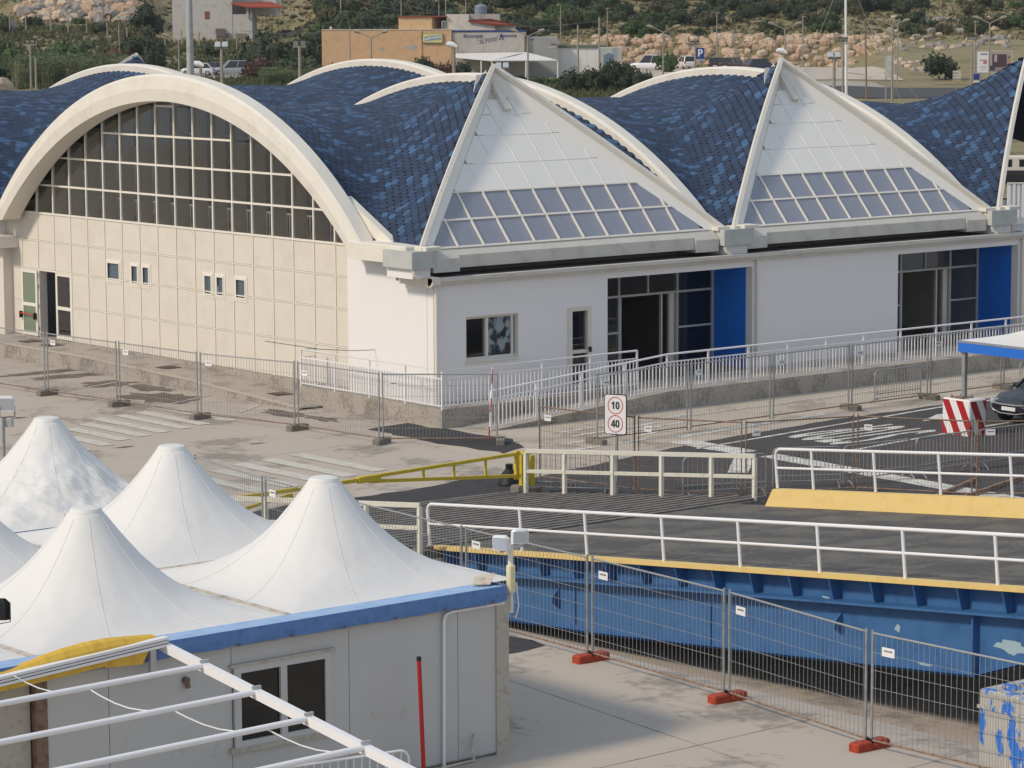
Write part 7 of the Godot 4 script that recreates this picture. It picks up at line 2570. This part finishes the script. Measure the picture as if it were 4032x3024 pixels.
	# moored sailing boats: masts, boom and rigging
	var boat := func(label: String, at: Vector3, mast_h: float, rr: float, wood: bool, boom: bool):
		var t = thing("sailing_boat", label, "sailing boat", at, atan2(0.774, 0.633) + PI * 0.45)
		var hull := MB.new()
		var rings := []
		for i in 9:
			var f := i / 8.0
			var w := 1.7 * sin(PI * clampf(0.12 + 0.88 * f, 0, 1)) + 0.02
			rings.append([Vector3(-6 + 12 * f, 1.3 + 0.3 * (1.0 - f), -w), Vector3(-6 + 12 * f, 0.3, -w * 0.8), Vector3(-6 + 12 * f, -0.5, 0), Vector3(-6 + 12 * f, 0.3, w * 0.8), Vector3(-6 + 12 * f, 1.3 + 0.3 * (1.0 - f), w)])
		for i in 8:
			for j in 5: hull.quad(rings[i][j], rings[i][(j + 1) % 5], rings[i + 1][(j + 1) % 5], rings[i + 1][j])
		obj("hull", hull, M.white, t)
		var c := MB.new()
		c.cbox(Vector3(0.5, 1.7, 0), Vector3(4.5, 0.7, 2.0), 0.2)
		obj("cabin", c, M.white, t)
		var m := MB.new()
		m.tube([Vector3(0, 1.2, 0), Vector3(0.25, mast_h, 0.25)], [rr, rr * 0.75], 10)
		obj("mast", m, M.rusty if wood else M.white, t)
		m = MB.new()
		m.tube([Vector3(-5.6, 1.6, 0), Vector3(0.25, mast_h * 0.97, 0.25)], 0.025, 5)
		m.tube([Vector3(5.6, 1.4, 0), Vector3(0.25, mast_h * 0.97, 0.25)], 0.025, 5)
		obj("stay", m, M.galv, t)
		if boom:
			m = MB.new()
			m.tube([Vector3(0.1, 3.0, 0), Vector3(5.2, 3.15, 0)], 0.16, 8)
			obj("boom", m, M.white, t)
			m = MB.new()
			m.tube([Vector3(0.3, 3.2, 0), Vector3(2.5, 3.3, 0), Vector3(5.0, 3.25, 0)], [0.2, 0.24, 0.12], 8)
			obj("sail_cover", m, flat(Color(0.13, 0.16, 0.36), 0.7), t)
	boat.call("sailing boat with a tall white mast and white boom behind the terminal", Vector3(155.35, 0, -129.77), 15.5, 0.15, false, true)
	boat.call("sailing boat with a shorter brown wooden mast right of the white one", Vector3(160.51, 0, -132.01), 9.7, 0.10, true, false)
	# seen under the open end bay at the right edge: a corrugated hoarding, a cabin boat
	var cf = thing("corrugated_hoarding", "white corrugated hoarding seen under the open roof bay at the right edge", "hoarding", Vector3(72.24, 0, -36.27))
	cf.rotation.y = atan2(-0.63343, 0.7738)
	var m := MB.new()
	for k in 40: m.box(Vector3(0.125 + k * 0.25, 1.15, 0.03 if k % 2 else 0.0), Vector3(0.14, 1.9, 0.05))
	m.box(Vector3(5.0, 1.15, -0.05), Vector3(10.0, 1.9, 0.02))
	obj("sheeting", m, M.wallwhite, cf)
	m = MB.new()
	m.box(Vector3(5.0, 2.12, 0.0), Vector3(10.0, 0.06, 0.14))
	obj("cap_rail", m, M.trim, cf)
	var mb2 = thing("cabin_boat", "cream cabin boat with dark windows moored beyond the corrugated hoarding", "boat", Vector3(103.44, 0, -62.42))
	mb2.rotation.y = atan2(-0.63343, 0.7738)
	m = MB.new()
	m.cbox(Vector3(0, 0.1, 0), Vector3(6.0, 0.9, 2.0), 0.3)
	obj("hull", m, M.dark, mb2)
	m = MB.new()
	m.cbox(Vector3(0, 1.0, 0), Vector3(3.6, 1.0, 1.6), 0.08)
	var cab = obj("cabin", m, M.cream, mb2)
	for x in [-1.0, 0.0, 1.0]:
		m = MB.new()
		m.box(Vector3(x, 1.05, 0.81), Vector3(0.5, 0.5, 0.02))
		obj("window", m, M.black, cab)
